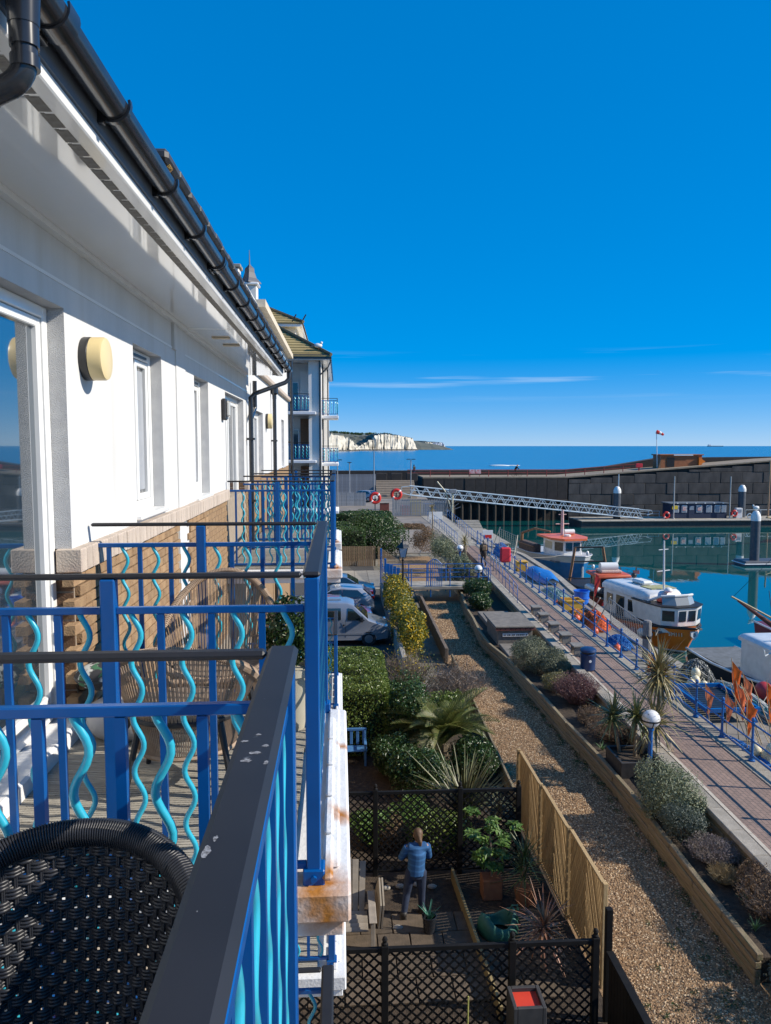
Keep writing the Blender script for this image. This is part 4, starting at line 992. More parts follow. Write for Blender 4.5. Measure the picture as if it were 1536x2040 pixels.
for i, (x, y, h, s_, lab) in enumerate(((7.85, 12.9, .75, .7, 'leafless brown shrub at the near end of the bed'), (8.0, 13.6, .6, .45, 'sparse brown twigs against the upper sleepers'), (7.9, 21.4, .75, .8, 'brown withered shrub behind the black planter'), (7.8, 22.7, .55, .6, 'low brown undergrowth between planter and red twig shrub'))):
    t = thing('withered_shrub', lab, 'shrub', (x, y, Zb)); twigs('stem', twig_m, (x, y, Zb), 170, h, s_, t, 110 + i, r=.005, branch=4)
    p_, n_ = ball_pts(2200, (x, y, Zb + h * .45), (s_ * .95, s_ * .95, h * .5), 120 + i, .25, .35); leaves('foliage', dry_leaf, p_, n_, .05, .025, t, 124 + i)
t = thing('red_twig_shrub', 'reddish purple twiggy shrub beside the stone coping', 'shrub', (7.85, 24.6, Zb)); twigs('stem', M('red_twig', (.20, .10, .095), (.27, .15, .14), 6, rough=.85), (7.85, 24.6, Zb), 420, 1.0, .85, t, 130, r=.0055, branch=5)
p_, n_ = ball_pts(2500, (7.85, 24.6, Zb + .55), (.8, .85, .5), 131, .3, .3); leaves('foliage', leafmat('dull_red_leaf', (.16, .09, .08), (.22, .13, .11), (.13, .08, .06)), p_, n_, .05, .03, t, 132)
shrub('wide sage green bush below the brick block', (7.35, 28.6, Zb), (.9, 1.25, .95), 9000, sage_leaf, .07, .03, 140)
shrub('sage green bush touching the coping by the litter bin', (7.95, 27.4, Zb), (.7, .9, .85), 7000, sage_leaf, .07, .03, 141)
shrub('small grey lavender bush with yellow tips', (7.55, 25.9, Zb), (.62, .6, .6), 4500, leafmat('yellow_sage', (.13, .13, .08), (.20, .19, .10), (.34, .28, .07)), .06, .025, 142)
for i, (x, y, rx, h, m_, lab) in enumerate(((7.4, 39.5, .75, .75, dark_leaf, 'dark bush where the sleeper wall starts to curve'), (7.7, 42.0, .9, 1.0, dark_leaf, 'dark green shrub at the blue post of the globe lamp'), (7.6, 46.0, .9, 1.2, sage_leaf, 'brownish sage bush beyond the crossing'), (8.0, 49.0, .8, 1.2, grey_leaf, 'pale grey bush beside the far globe lamp'), (7.5, 54, 1.2, 1.7, grey_leaf, 'broad silvery bush on the far bed'), (7.9, 58.5, 1.1, 1.5, sage_leaf, 'sage bush near the ramp foot'), (6.9, 61.5, 1.3, 1.8, dry_leaf, 'brown bush at the end of the sandy path'), (8.4, 46.6, .5, .6, laven, 'mauve heather clump between the globe lamps'))):
    shrub(lab, (x, y, Zb), (rx, rx * 1.2, h), 3500, m_, .11, .06, 150 + i)
# small bulbs and green tufts
gl = M('bulb_leaf', (.10, .20, .07), (.16, .27, .12), 5, rough=.45, rand=.3)
for i, (x, y, lab) in enumerate(((7.75, 23.1, 'tuft of blue green bulb leaves by the withered shrub'), (7.35, 20.6, 'bright green bulb tuft near the black planter'), (7.55, 13.3, 'pale green bulb shoots beside the dry grass clump'), (7.3, 12.5, 'short grass tuft against the sleepers'))):
    t = thing('bulb_tuft', lab, 'plant', (x, y, Zb)); rosette(t, [blade_mesh('leaf', .28, .018, (0, -.5), gl), blade_mesh('leaf', .22, .02, (0, -.9), gl)], (0, 0, 0), 34, (50, 85), 160 + i)
# weeds along the foot of the wall
P = []; N = []; g = np.random.default_rng(9)
for k in range(160):
    y = g.uniform(11.9, 40); x = XTW(y) - .08 - abs(g.normal()) * .14; p_, n_ = ball_pts(26, (x, y, .03), (.10, .16, .06), 900 + k, .1, .2, flat=True); P.append(p_); N.append(n_)
for k in range(45):
    y = g.uniform(9.5, 13.5); x = g.uniform(4.4, 6.6); p_, n_ = ball_pts(22, (x, y, .02), (.09, .12, .04), 1300 + k, .1, .2, flat=True); P.append(p_); N.append(n_)
tag(leaves('weeds', dark_leaf, np.concatenate(P), np.concatenate(N), .045, .02, None, 171), 'low green weeds along the foot of the sleeper wall', 'weeds', kind='stuff')
shrub('dark grey green bush at the near end of the sleeper wall', (7.4, 10.9, 0), (.7, .8, .85), 7000, leafmat('greyblue_leaf', (.06, .085, .06), (.10, .125, .10), (.15, .17, .14)), .05, .025, 172)

# cordylines
cord_l = M('cordyline_leaf', (.20, .19, .075), (.33, .26, .13), 4, rough=.4, rand=.35)
cord_g = M('cordyline_leaf_green', (.14, .17, .06), (.22, .22, .09), 4, rough=.4, rand=.3)
cbl = [blade_mesh('leaf', L, .055, d_, cord_l) for L, d_ in ((.95, (0, -.5)), (.9, (0, -.9)), (1.0, (0, -.3)), (.85, (.1, -1.3)))]
cbg = [blade_mesh('leaf', L, .05, d_, cord_g) for L, d_ in ((.7, (0, -.4)), (.58, (0, -.8)), (.66, (0, -.2)))]
c = thing('cordyline', 'tall leaning cordyline with a big spiky head over the promenade', 'cordyline', (7.85, 19.6, Zb))
MB().tube([(7.85, 19.6, Zb), (7.95, 19.6, .9), (8.15, 19.7, 1.3), (8.5, 19.8, 1.75), (8.62, 19.8, 2.2), (8.58, 19.8, 2.75)], [.07, .06, .052, .048, .05, .06], 9).build('trunk', trunk_m, c, smooth=True)
rosette(c, cbl, (8.58 - 7.85, .2, 2.85 - Zb), 210, (-62, 85), 181, (.9, 1.3), zj=.12)
for i, (x, y, hx, hz, n_, lab) in enumerate(((7.55, 19.7, -.25, 1.25, 75, 'short cordyline with a green head in the black planter'), (7.8, 19.4, .02, 1.35, 70, 'upright cordyline directly behind the globe lamp'), (7.95, 19.55, .45, 1.05, 60, 'small cordyline leaning towards the promenade below the tall one'))):
    c = thing('cordyline', lab, 'cordyline', (x, y, Zb))
    MB().tube([(x, y, Zb), (x + hx * .4, y, Zb + hz * .5), (x + hx, y, Zb + hz)], [.055, .045, .045], 8).build('trunk', trunk_m, c, smooth=True)
    rosette(c, cbg if i < 2 else cbl, (hx, 0, hz + .05), n_ + 30, (-45, 85), 190 + i, (.95, 1.35), zj=.08)
pl = thing('black_planter', 'black rectangular planter holding the cordylines', 'planter', (7.75, 19.2, Zb)); q = MB()
for a, b, c_, d_ in ((7.2, 8.25, 18.75, 18.81), (7.2, 8.25, 19.85, 19.91), (7.2, 7.26, 18.812, 19.848), (8.19, 8.25, 18.812, 19.848)): q.bbox(a, b, c_, d_, Zb - .05, Zb + .42, .008)
q.build('box', M('black_planter', (.02, .02, .022), (.035, .034, .035), 8, rough=.6), pl); MB().box(7.261, 8.189, 18.82, 19.84, Zb, Zb + .33).build('compost', soil, pl)
cfar = [blade_mesh('leaf', .8, .05, (0, -.7), cord_l), blade_mesh('leaf', .7, .05, (0, -.3), cord_l)]
for i, (x, y, z, h, lab) in enumerate(((8.9, 54.1, .6, 1.5, 'slender cordyline left of the walker'), (8.7, 71.7, .5, 2.6, 'tall thin cordyline in front of the palisade'), (9.5, 57.5, .7, 1.2, 'young cordyline on the far bed beside the ramp'))):
    c = thing('cordyline', lab, 'cordyline', (x, y, z)); MB().tube([(x, y, z), (x + .1, y, z + h * .5), (x, y, z + h)], [.08, .06, .05], 6).build('trunk', trunk_m, c); rosette(c, cfar, (0, 0, h), 55, (-50, 85), 195 + i)

# ================================================================ fishing gear on the quay
ZQ = .66; rope_m = M('net_grey', (.30, .28, .24), (.22, .21, .19), 9, rough=.95)
def tangle(name, label, cat, c, rad, n, m, seed, r=.012, kind=None, m2=None):
    """a heap of netting and rope: many looping strands over a lumpy mound"""
    t = thing(name, label, cat, c); g_ = random.Random(seed); mb = MB(); mb2 = MB()
    for k in range(n):
        a0, a1 = g_.uniform(0, 6.28), g_.uniform(.3, 1.4); ph = g_.uniform(0, 6.28); pts = []; ww = g_.uniform(.35, 1.0)
        for j in range(8):
            t_ = j / 7; a = a0 + t_ * a1 * 2; rr = ww * (.55 + .45 * math.sin(ph + t_ * 5)); zz = rad[2] * max(.03, (1 - rr * rr)) * g_.uniform(.75, 1.1)
            pts.append((c[0] + rad[0] * rr * math.cos(a), c[1] + rad[1] * rr * math.sin(a), c[2] + zz))
        (mb2 if m2 and k % 3 == 0 else mb).tube(pts, r * g_.uniform(.7, 1.4), 4, caps=False)
    tag(mb.build('strands', m, t, fix=False), kind='stuff')
    if m2: tag(mb2.build('rope', m2, t, fix=False), kind='stuff')
    d = MB().sphere((c[0], c[1], c[2]), 1, 12, 8, (rad[0] * .8, rad[1] * .8, rad[2] * .8)); d.v = [(x, y, max(z, c[2])) for x, y, z in d.v]; d.build('heap', m, t, smooth=True)
    return t
orange_n = M('orange_net', (.62, .10, .03), (.75, .18, .05), 8, rough=.8); blue_n = M('blue_net', (.02, .14, .42), (.03, .20, .52), 8, rough=.8)
white_n = M('white_net', (.55, .52, .46), (.42, .40, .36), 8, rough=.9); green_n = M('green_net', (.10, .30, .26), (.2, .4, .36), 8, rough=.85)
tangle('net_heap', 'bright orange heap of netting behind the railing', 'net', (11.7, 34.2, ZQ), (.75, 1.2, .75), 170, orange_n, 201)
tangle('net_heap', 'bright blue heap of netting beside the mesh frame', 'net', (11.6, 30.9, ZQ), (.6, 1.0, .45), 150, blue_n, 202)
tangle('net_heap', 'dark grey tangled net pile at the quay edge by the cordyline head', 'net', (12.6, 26.0, ZQ), (.7, .9, .75), 200, M('dark_net', (.08, .09, .085), (.14, .14, .12), 8, rough=.95), 203, m2=white_n)
tangle('net_heap', 'long pale net roll lying along the quay edge', 'net', (13.1, 23.6, ZQ), (.42, 2.6, .42), 240, white_n, 204, m2=green_n)
tangle('net_heap', 'yellow and orange rope pile by the railing foot', 'net', (11.5, 36.3, ZQ), (.6, .9, .4), 120, M('yellow_rope', (.60, .35, .05), (.65, .2, .04), 8, rough=.85), 205)
tangle('net_heap', 'black coil of hose on the quay', 'net', (12.0, 36.6, ZQ), (.55, .55, .35), 60, black_met, 206, r=.03)
tangle('net_heap', 'mint green net bundle on the far quay', 'net', (12.0, 41.5, ZQ), (.7, 2.4, .4), 160, M('mint_net', (.40, .52, .46), (.3, .4, .36), 8, rough=.9), 207)
tangle('net_heap', 'blue rope spilled under the lower rail', 'net', (11.05, 19.6, ZQ), (.25, 1.6, .18), 90, blue_n, 208)
tangle('net_heap', 'dark blue net bundle near the walker', 'net', (12.2, 57, ZQ), (.8, 1.5, 1.0), 120, blue_n, 209)
# flags on dan poles
flag_m = leafmat('orange_flag', (.85, .16, .02), (.85, .16, .02), rough=.7, trans=.4); pink_m = leafmat('faded_flag', (.82, .24, .10), (.82, .24, .10), rough=.7, trans=.4); redfl = leafmat('red_flag', (.70, .06, .05), (.70, .06, .05), rough=.7, trans=.4)
bamboo = M('bamboo', (.42, .32, .18), (.34, .25, .13), 8, rough=.6)
def dan_flag(x, y, lean, L, m, label, group=None, fl=.75):
    t = thing('dan_flag', label, 'flag', (x, y, ZQ), group); top = Vector((x + lean[0], y + lean[1], ZQ + L)); b = Vector((x, y, ZQ)); d = (top - b)
    MB().cyl(b, top, .014, .010, 6).build('pole', bamboo, t)
    f = MB(); n_ = 8; vs = []; rgf = random.Random(label)
    for i in range(n_ + 1):
        k = i / n_; w = .28 * (1 - k) ** .7 + .03; p0 = b + d * (.97 - k * fl * .55)
        for j in range(4):
            u = j / 3; vs.append(p0 + Vector((w * u * .8, w * u * -.35 + .05 * math.sin(u * 6 + k * 4), -.30 * u - .10 * k + .03 * math.sin(u * 7 + i))))
    f.add(vs, [(i * 4 + j, i * 4 + j + 1, i * 4 + 5 + j, i * 4 + 4 + j) for i in range(n_) for j in range(3)]); f.build('cloth', m, t, smooth=True, fix=False)
for (x, y, ln, L, m_, lab) in ((10.95, 21.6, (-.15, .1), 1.35, pink_m, 'faded orange flag leaning on the railing beside the dark grating'), (11.15, 21.0, (-.02, .1), 1.25, pink_m, 'pale orange flag close to the railing post'), (11.3, 20.6, (-.15, .3), 2.3, flag_m, 'tall bright orange flag on the longest pole'), (11.5, 20.4, (-.3, .3), 1.7, pink_m, 'faded flag in the middle of the pole bundle'), (11.65, 20.5, (-.45, .4), 1.75, flag_m, 'orange flag leaning in the pole bundle'), (11.8, 20.3, (-.55, .2), 1.7, pink_m, 'rolled pale flag at the back of the pole bundle'), (11.85, 19.9, (-.1, .2), 1.9, flag_m, 'bright orange flag in front of the white boat cabin'), (12.2, 19.7, (-.05, .2), 2.0, flag_m, 'orange flag hanging over the cream buoys'), (12.3, 19.2, (.05, .1), 1.9, pink_m, 'drooping pink flag above the cream buoys'), (11.0, 19.6, (.1, .3), 1.5, flag_m, 'short orange flag crossing the railing posts'), (11.7, 19.2, (-.3, .2), 1.6, flag_m, 'orange flag bunched low over the buoys'), (12.0, 20.9, (-.35, .3), 1.8, pink_m, 'faded flag tied behind the longest pole'), (12.5, 20.2, (-.2, .2), 1.6, flag_m, 'small orange flag beside the white boat bow'), (10.95, 26.4, (.1, .1), .95, flag_m, 'low orange flag beneath the cordyline head')):
    dan_flag(x, y, ln, L, m_, lab, 'dan flags behind the railing')
dan_flag(12.75, 37.6, (.12, .1), 2.0, redfl, 'single red flag standing in front of the dark red boat')
for i in range(7):
    x, y = 11.45 + .12 * i, 20.2 + rng.uniform(-.3, .3); q = MB().cyl((x, y, ZQ), (x - .5 - rng.uniform(0, .3), y + .3, ZQ + 1.5 + rng.uniform(0, .4)), .012, .010, 5).build('bamboo_pole', bamboo); tag(q, 'bare bamboo pole leaning among the orange flags', 'pole', 'bare poles among the flags')
# buoys
buoy_m = M('cream_buoy', (.70, .62, .42), (.62, .54, .36), 4, rough=.45); wbu = M('white_buoy', (.72, .72, .68), rough=.4)
def buoy(p, r, m, label, group, sc=(1, 1, 1.25)):
    t = thing('fishing_buoy', label, 'buoy', p, group); MB().sphere(p, r, 12, 8, sc).build('float', m, t, smooth=True); MB().lathe([(.03, 0), (.03, .06)], (p[0], p[1], p[2] + r * sc[2] * .96), 6).build('eye', m, t)
for i, (x, y, z) in enumerate(((11.0, 19.2, .95), (11.2, 19.0, .85), (11.3, 18.4, .95), (11.5, 18.2, .9), (11.15, 18.7, 1.15), (11.6, 18.7, 1.25), (11.45, 17.8, .85), (11.8, 18.0, 1.1), (11.2, 17.6, .95), (11.5, 19.3, .85))): buoy((x, y, z), .15, (buoy_m, wbu)[i % 3 == 2], 'cream oval buoy heaped behind the railing below the flags', 'cream buoys below the flags')
for i, (x, y, z) in enumerate(((12.2, 25.2, .95), (12.35, 24.9, .85), (12.05, 24.7, .8), (12.3, 25.4, 1.15), (12.0, 25.1, .85))): buoy((x, y, z), .16, buoy_m, 'yellowish buoy by the tangled net pile', 'buoys at the net pile')
for lab, x, y in (('small orange buoy beside the yellow fish crate', 11.2, 38.6), ('small orange buoy at the edge of the yellow rope pile', 11.2, 35.3), ('small orange buoy between the orange and the blue nets', 11.2, 32.7), ('small orange buoy at the foot of the mesh frame poles', 11.15, 29.8)): buoy((x, y, .86), .18, M('orange_buoy', (.70, .14, .06), (.6, .11, .05), 4, rough=.4), lab, 'orange buoys along the railing', (1, 1, 1))
# dark grating tray with blue frame, sign board
t = thing('grating_frame', 'blue steel frame with dark grating behind the railing', 'frame', (11.9, 22.8, ZQ)); q = MB()
for a, b in (((11.0, 21.9), (12.6, 21.9)), ((12.6, 21.9), (12.6, 24.3)), ((12.6, 24.3), (11.0, 24.3)), ((11.0, 24.3), (11.0, 21.9))): q.bar((*a, ZQ + .42), (*b, ZQ + .42), .08, .12)
q.build('rim', royal, t)
for k in range(12): MB().box(11.06, 12.54, 21.98 + k * .19, 22.12 + k * .19, ZQ + .3, ZQ + .36).build('grating_bar', black_met, t)
for x in (11.05, 12.55):
    for y in (21.95, 24.25): MB().box(x - .04, x + .04, y - .04, y + .04, ZQ, ZQ + .355).build('leg', royal, t)
t = thing('notice_board', 'small red and white notice fixed to the railing', 'sign', (XOUT(24.6), 24.6, 1.3)); xo = XOUT(24.6)
MB().bbox(xo - .16, xo + .16, 24.42, 24.44, 1.35, 1.85, .004).build('panel', M('notice_white', (.72, .70, .68), rough=.5), t)
for k in range(5): MB().box(xo - .13, xo + .13, 24.412, 24.419, 1.40 + k * .085, 1.45 + k * .085).build('text_line', M('notice_red', (.6, .06, .05), rough=.5), t)
# crates, barrel, mesh frames, tarp, life-ring housing
t = thing('fish_crate', 'yellow plastic fish crate on the quay', 'crate', (11.9, 38.4, ZQ)); yc = M('yellow_plastic', (.65, .38, .05), (.58, .33, .05), 4, rough=.5); q = MB(); q.bbox(11.4, 12.4, 38.0, 38.06, ZQ, ZQ + .5, .01); q.bbox(11.4, 12.4, 38.8, 38.86, ZQ, ZQ + .5, .01); q.bbox(11.4, 11.46, 38.062, 38.798, ZQ, ZQ + .5, .01); q.bbox(12.34, 12.4, 38.062, 38.798, ZQ, ZQ + .5, .01); q.build('sides', yc, t); MB().box(11.46, 12.34, 38.06, 38.8, ZQ, ZQ + .04).build('base', yc, t); MB().bbox(11.36, 12.44, 37.96, 38.0, ZQ + .42, ZQ + .5, .01).build('rim', yc, t)
t = thing('fish_tub', 'bright blue plastic tub at the quay edge', 'tub', (12.8, 39.6, ZQ)); bt = M('blue_plastic', (.015, .13, .55), (.02, .15, .6), 4, rough=.4); MB().lathe([(.36, 0), (.40, .65), (.43, .65), (.43, .70), (.38, .70), (.36, .12), (.01, .1)], (12.8, 39.6, ZQ), 16).build('body', bt, t, smooth='auto'); MB().lathe([(.405, .3), (.42, .3), (.42, .34), (.405, .34)], (12.8, 39.6, ZQ), 16).build('band', bt, t)
mesh_m = M('grey_wire', (.30, .29, .27), (.24, .23, .22), 8, rough=.7)
def mesh_frame(label, corners, poles, n=10, r=.008):
    t = thing('mesh_frame', label, 'frame', corners[0]); c = [Vector(p) for p in corners]; q = MB()
    for a, b in zip(c, c[1:] + c[:1]): q.tube([a, b], .022, 6)
    q.build('rim', mesh_m, t); w = MB()
    for k in range(1, n): w.tube([c[0].lerp(c[1], k / n), c[3].lerp(c[2], k / n)], r, 3, caps=False); w.tube([c[0].lerp(c[3], k / n), c[1].lerp(c[2], k / n)], r, 3, caps=False)
    tag(w.build('wire_mesh', mesh_m, t, fix=False), kind='stuff')
    for a, b in poles: MB().cyl(a, b, .028, None, 7).build('pole', M('bare_pole', (.55, .48, .36), (.45, .38, .28), 6, rough=.7), t)
mesh_frame('large grey wire mesh frame propped on pale poles beside the orange boat', [(11.75, 32.6, 2.35), (12.35, 29.7, 1.75), (12.5, 29.6, .75), (11.9, 32.5, 1.0)], (((11.4, 33.5, ZQ), (11.8, 32.5, 2.45)), ((11.6, 35.2, ZQ), (12.0, 34.4, 2.0)), ((12.0, 29.0, ZQ), (12.4, 29.7, 1.85))), 16, .007)
mesh_frame('second wire mesh frame leaning over the far railing', [(11.6, 55.0, 3.0), (12.6, 53.5, 2.6), (12.4, 53, 1.4), (11.5, 54.5, 1.6)], (((11.0, 56, ZQ), (11.65, 55, 3.1)), ((11.9, 52.0, ZQ), (12.6, 53.5, 2.7))), 9, .009)
t = thing('timber_pile', 'grey weathered mooring pile in front of the orange boat bow', 'post', (11.9, 28.7, ZQ)); MB().lathe([(.17, 0), (.16, 1.55), (.13, 1.6), (.01, 1.61)], (11.9, 28.7, ZQ), 12).build('shaft', M('grey_pile', (.22, .21, .2), (.16, .15, .15), 8, rough=.9), t); MB().lathe([(.175, .9), (.18, .9), (.18, 1.0), (.175, 1.0)], (11.9, 28.7, ZQ), 12).build('band', black_met, t)
t = thing('life_ring_box', 'red life ring housing on a blue post beside the promenade', 'life ring', (10.75, 49.0, .9)); MB().lathe([(.03, 0), (.03, .75)], (10.75, 49, .9), 8).build('post', royal, t); MB().bbox(10.4, 11.1, 48.86, 49.1, 1.45, 2.45, .1).build('housing', M('red_plastic', (.62, .035, .045), (.55, .03, .04), 4, rough=.35), t)
t = thing('covered_dinghy', 'dinghy under a bright blue tarpaulin on the quay', 'boat', (12.7, 47, ZQ)); rings = []
for k in range(9):
    u = k / 8; w = .75 * math.sin(PI * (.12 + .8 * u)) ** .6; h = .3 + .2 * math.sin(PI * u); y = 44.8 + 5 * u; rings.append([(12.7 + w * math.cos(a), y, ZQ + .1 + h * math.sin(a) * (1 + .12 * math.sin(5 * a + k))) for a in [PI * j / 10 for j in range(11)]])
q = MB(); q.loft(rings, caps=False, closed=False); q.build('tarpaulin', M('blue_tarp', (.015, .13, .42), (.02, .17, .5), 6, rough=.45, bump=.5, bscale=6), t, smooth=True); MB().bbox(12.2, 13.2, 45.2, 49.4, ZQ, ZQ + .3, .08).build('hull', wbu, t)
t = thing('fish_crate', 'small yellow crate beside the covered dinghy', 'crate', (12.15, 50.4, ZQ)); MB().bbox(11.8, 12.5, 50.1, 50.8, ZQ, ZQ + .6, .04).build('body', yc, t); MB().bbox(11.76, 12.54, 50.06, 50.84, ZQ + .601, ZQ + .68, .02).build('lid', yc, t)
# ================================================================ boats (local frame: bow at y=0 pointing to -y, waterline z=0)
def hull_rings(L, B, zb, zs, rake=.9, full=.45, flare=.75, n=15, lo=0.0, hi=1.0):
    """sections between two heights (fractions of the freeboard); returns list of port and starboard points"""
    out = []
    for i in range(n):
        t = (i / (n - 1)) ** 1.25; zz = zb + (zs - zb) * min(1, t * 1.5); b = B / 2 * min(1, (math.sin(min(1, t / full) * PI / 2)) ** .8 + .02) * (1 - .10 * max(0, t - .7) / .3)
        def pt(f, s):
            z = zz * f; k = flare + (1 - flare) * max(0.0, f) ** .8 + min(0.0, f) * .5; kk = k if t < full else k + (1 - k) * (t - full) / (1 - full) * .6
            y = rake * (1 - f) * (1 - t) + (L - .0) * t
            return (s * b * kk, y, z)
        out.append([pt(hi, -1), pt((hi + lo) / 2, -1), pt(lo, -1), pt(lo, 1), pt((hi + lo) / 2, 1), pt(hi, 1)])
    return out
def hull(t, L, B, zb, zs, bands, rake=.9, full=.45, flare=.7, rail=None, railr=.06):
    """bands: (lo, hi, material, name) from the keel upwards"""
    for lo, hi, m, nm in bands:
        q = MB(); q.loft(hull_rings(L, B, zb, zs, rake, full, flare, lo=lo, hi=hi)); q.build(nm, m, t, smooth='auto')
    if rail:
        rg = hull_rings(L, B, zb, zs, rake, full, flare)
        pts = [r[0] for r in reversed(rg)] + [r[5] for r in rg]
        MB().tube(pts, railr, 6).build('rubbing_rail', rail, t, smooth=True)
def slab_roof(q, x0, x1, y0, y1, z, h, r):
    """rounded cabin roof"""
    rings = []
    for k, (f, zz) in enumerate(((0, 0), (.0, .45), (.25, .75), (.6, .95), (1.0, 1.0))): 
        d = r * f; rings.append([(x0 + d, y0 + d + r, z + h * zz), (x0 + d + r * .7, y0 + d, z + h * zz), (x1 - d - r * .7, y0 + d, z + h * zz), (x1 - d, y0 + d + r, z + h * zz), (x1 - d, y1 - d, z + h * zz), (x0 + d, y1 - d, z + h * zz)])
    q.loft(rings)
boat_white = M('boat_white', (.72, .72, .70), (.62, .62, .60), 3, rough=.35, coat=.3)
bo = M('boat_orange', (.85, .22, .012), (.78, .19, .012), 3, rough=.35, coat=.3); bgreen = M('boat_green', (.01, .05, .04), rough=.3); bblack = M('boat_black', (.012, .012, .014), (.02, .02, .02), 6, rough=.5)
bwin = M('boat_window', (.02, .025, .03), rough=.05, coat=1.0); dk = M('grey_deck', (.16, .17, .18), (.11, .12, .12), 4, rough=.8)
# ---- orange and white boat
t = thing('fishing_boat', 'white cabin fishing boat with bright orange bow moored at the quay', 'boat')
hull(t, 8.0, 3.0, 1.55, 1.15, ((-.35, .06, bgreen, 'bottom'), (.062, .12, boat_white, 'waterline_stripe'), (.122, .985, bo, 'hull')), rake=.85, full=.30, flare=.70, rail=bblack, railr=.08)
MB().prism([(-1.35, 1.2), (1.35, 1.2), (1.4, 7.8), (-1.4, 7.8)], 1.1, 1.2).build('deck', dk, t)
wl_ = [(-1.32, 2.4), (-1.2, 1.25), (-.55, .75), (.55, .75), (1.2, 1.25), (1.32, 2.4), (1.3, 3.6), (-1.3, 3.6)]
q = MB(); q.loft([[(x * s_, 2.2 + (y - 2.2) * s_, z) for x, y in wl_] for z, s_ in ((1.15, 1.0), (1.75, 1.02), (2.5, 1.06))]); q.build('wheelhouse', boat_white, t)
q = MB(); q.loft([[(x * 1.09, 2.2 + (y - 2.2) * 1.1, z) for x, y in wl_] for z in (2.501, 2.56)]); q.build('wheelhouse_rim', bblack, t)
q = MB(); q.loft([[(x * 1.03, 2.2 + (y - 2.2) * 1.03, z) for x, y in wl_] for z in (1.45, 1.52)]); q.build('wheelhouse_band', bblack, t)
def win(a, b, z0, z1, lean=.0, nm='window', m=bwin, th=.03, fr=boat_white):
    """window plate standing on the segment a-b, set a little proud"""
    a, b = Vector((*a, 0)), Vector((*b, 0)); d = (b - a).normalized(); nn = Vector((d.y, -d.x, 0))
    vs = []
    for off in (0, th):
        for p, z in ((a, z0), (b, z0), (b, z1), (a, z1)): vs.append(p + nn * (off + lean * (z - z0)) + Vector((0, 0, z)))
    MB().add(vs, [(3, 2, 1, 0), (4, 5, 6, 7), (0, 1, 5, 4), (1, 2, 6, 5), (2, 3, 7, 6), (3, 0, 4, 7)]).build(nm, m, t)
win((-.50, .72), (-.08, .72), 1.78, 2.34, .05); win((.08, .72), (.50, .72), 1.78, 2.34, .05)
win((-1.17, 1.20), (-.68, .825), 1.78, 2.34, .05); win((.68, .825), (1.17, 1.20), 1.78, 2.34, .05)
q = MB(); q.tube([(-1.1, 2.6, 2.56), (-.95, 1.6, 3.0), (-.4, 1.25, 3.05), (.4, 1.25, 3.05), (.95, 1.6, 3.0), (1.1, 2.6, 2.56)], .07, 6); q.build('windscreen_frame', boat_white, t)
MB().add([(-1.0, 1.45, 2.56), (-.4, 1.05, 2.56), (.4, 1.05, 2.56), (1.0, 1.45, 2.56), (.93, 1.62, 2.98), (.4, 1.27, 3.02), (-.4, 1.27, 3.02), (-.93, 1.62, 2.98)], [(0, 1, 6, 7), (1, 2, 5, 6), (2, 3, 4, 5)]).build('windscreen', M('smoky_screen', (.30, .30, .28), rough=.1, coat=1.0), t)
MB().bbox(-.8, .8, 1.75, 2.3, 2.57, 2.85, .06).build('seat_cushion', M('red_cushion', (.5, .07, .05), rough=.6), t)
q = MB(); slab_roof(q, -1.25, 1.2, 2.55, 7.0, 2.57, .5, .32); q.build('cabin_roof', boat_white, t, smooth='auto')
MB().bbox(-1.2, 1.15, 3.0, 6.9, 1.2, 2.569, .04).build('cabin', boat_white, t)
for y0, y1 in ((3.6, 4.3), (5.9, 6.5)): win((-1.2, y1), (-1.2, y0), 1.7, 2.35)
win((-1.2, 5.5), (-1.2, 4.7), 1.25, 2.4, nm='door')
t_liferaft = MB(); t_liferaft.bbox(-.35, .35, 4.2, 5.4, 3.09, 3.32, .1); t_liferaft.build('liferaft', wbu, t)
MB().bbox(-.6, 1.0, 3.0, 4.1, 3.08, 3.11, .01).build('roof_mat', M('moss_mat', (.30, .30, .10), (.4, .38, .25), 5, rough=.9), t)
q = MB(); q.tube([(.1, 2.9, 3.0), (.02, 2.9, 5.8)], [.06, .045], 8); q.tube([(-.35, 2.9, 4.1), (.45, 2.9, 4.15)], .03, 6); q.tube([(-.3, 2.9, 5.3), (.3, 2.9, 5.32)], .025, 6); q.build('mast', boat_white, t); MB().lathe([(.22, 0), (.24, .08), (.16, .2), (.01, .25)], (.1, 2.5, 3.02), 14).build('radar_dome', wbu, t, smooth=True)
q = MB(); q.sphere((.45, 6.3, 3.3), .17, 10, 7); q.build('lamp_ball', black_met, t)
for i, (y, z) in enumerate(((2.2, .95), (3.0, .8), (1.6, 1.0), (3.9, .85))):
    MB().sphere((-1.72, y, z), .24, 10, 8).build('fender', M('salmon_fender', (.60, .22, .14), (.5, .17, .11), 4, rough=.5) if i % 2 else M('white_fender', (.6, .58, .55), rough=.5), t, smooth=True)
txm = M('bow_lettering', (.75, .62, .48), rough=.5)
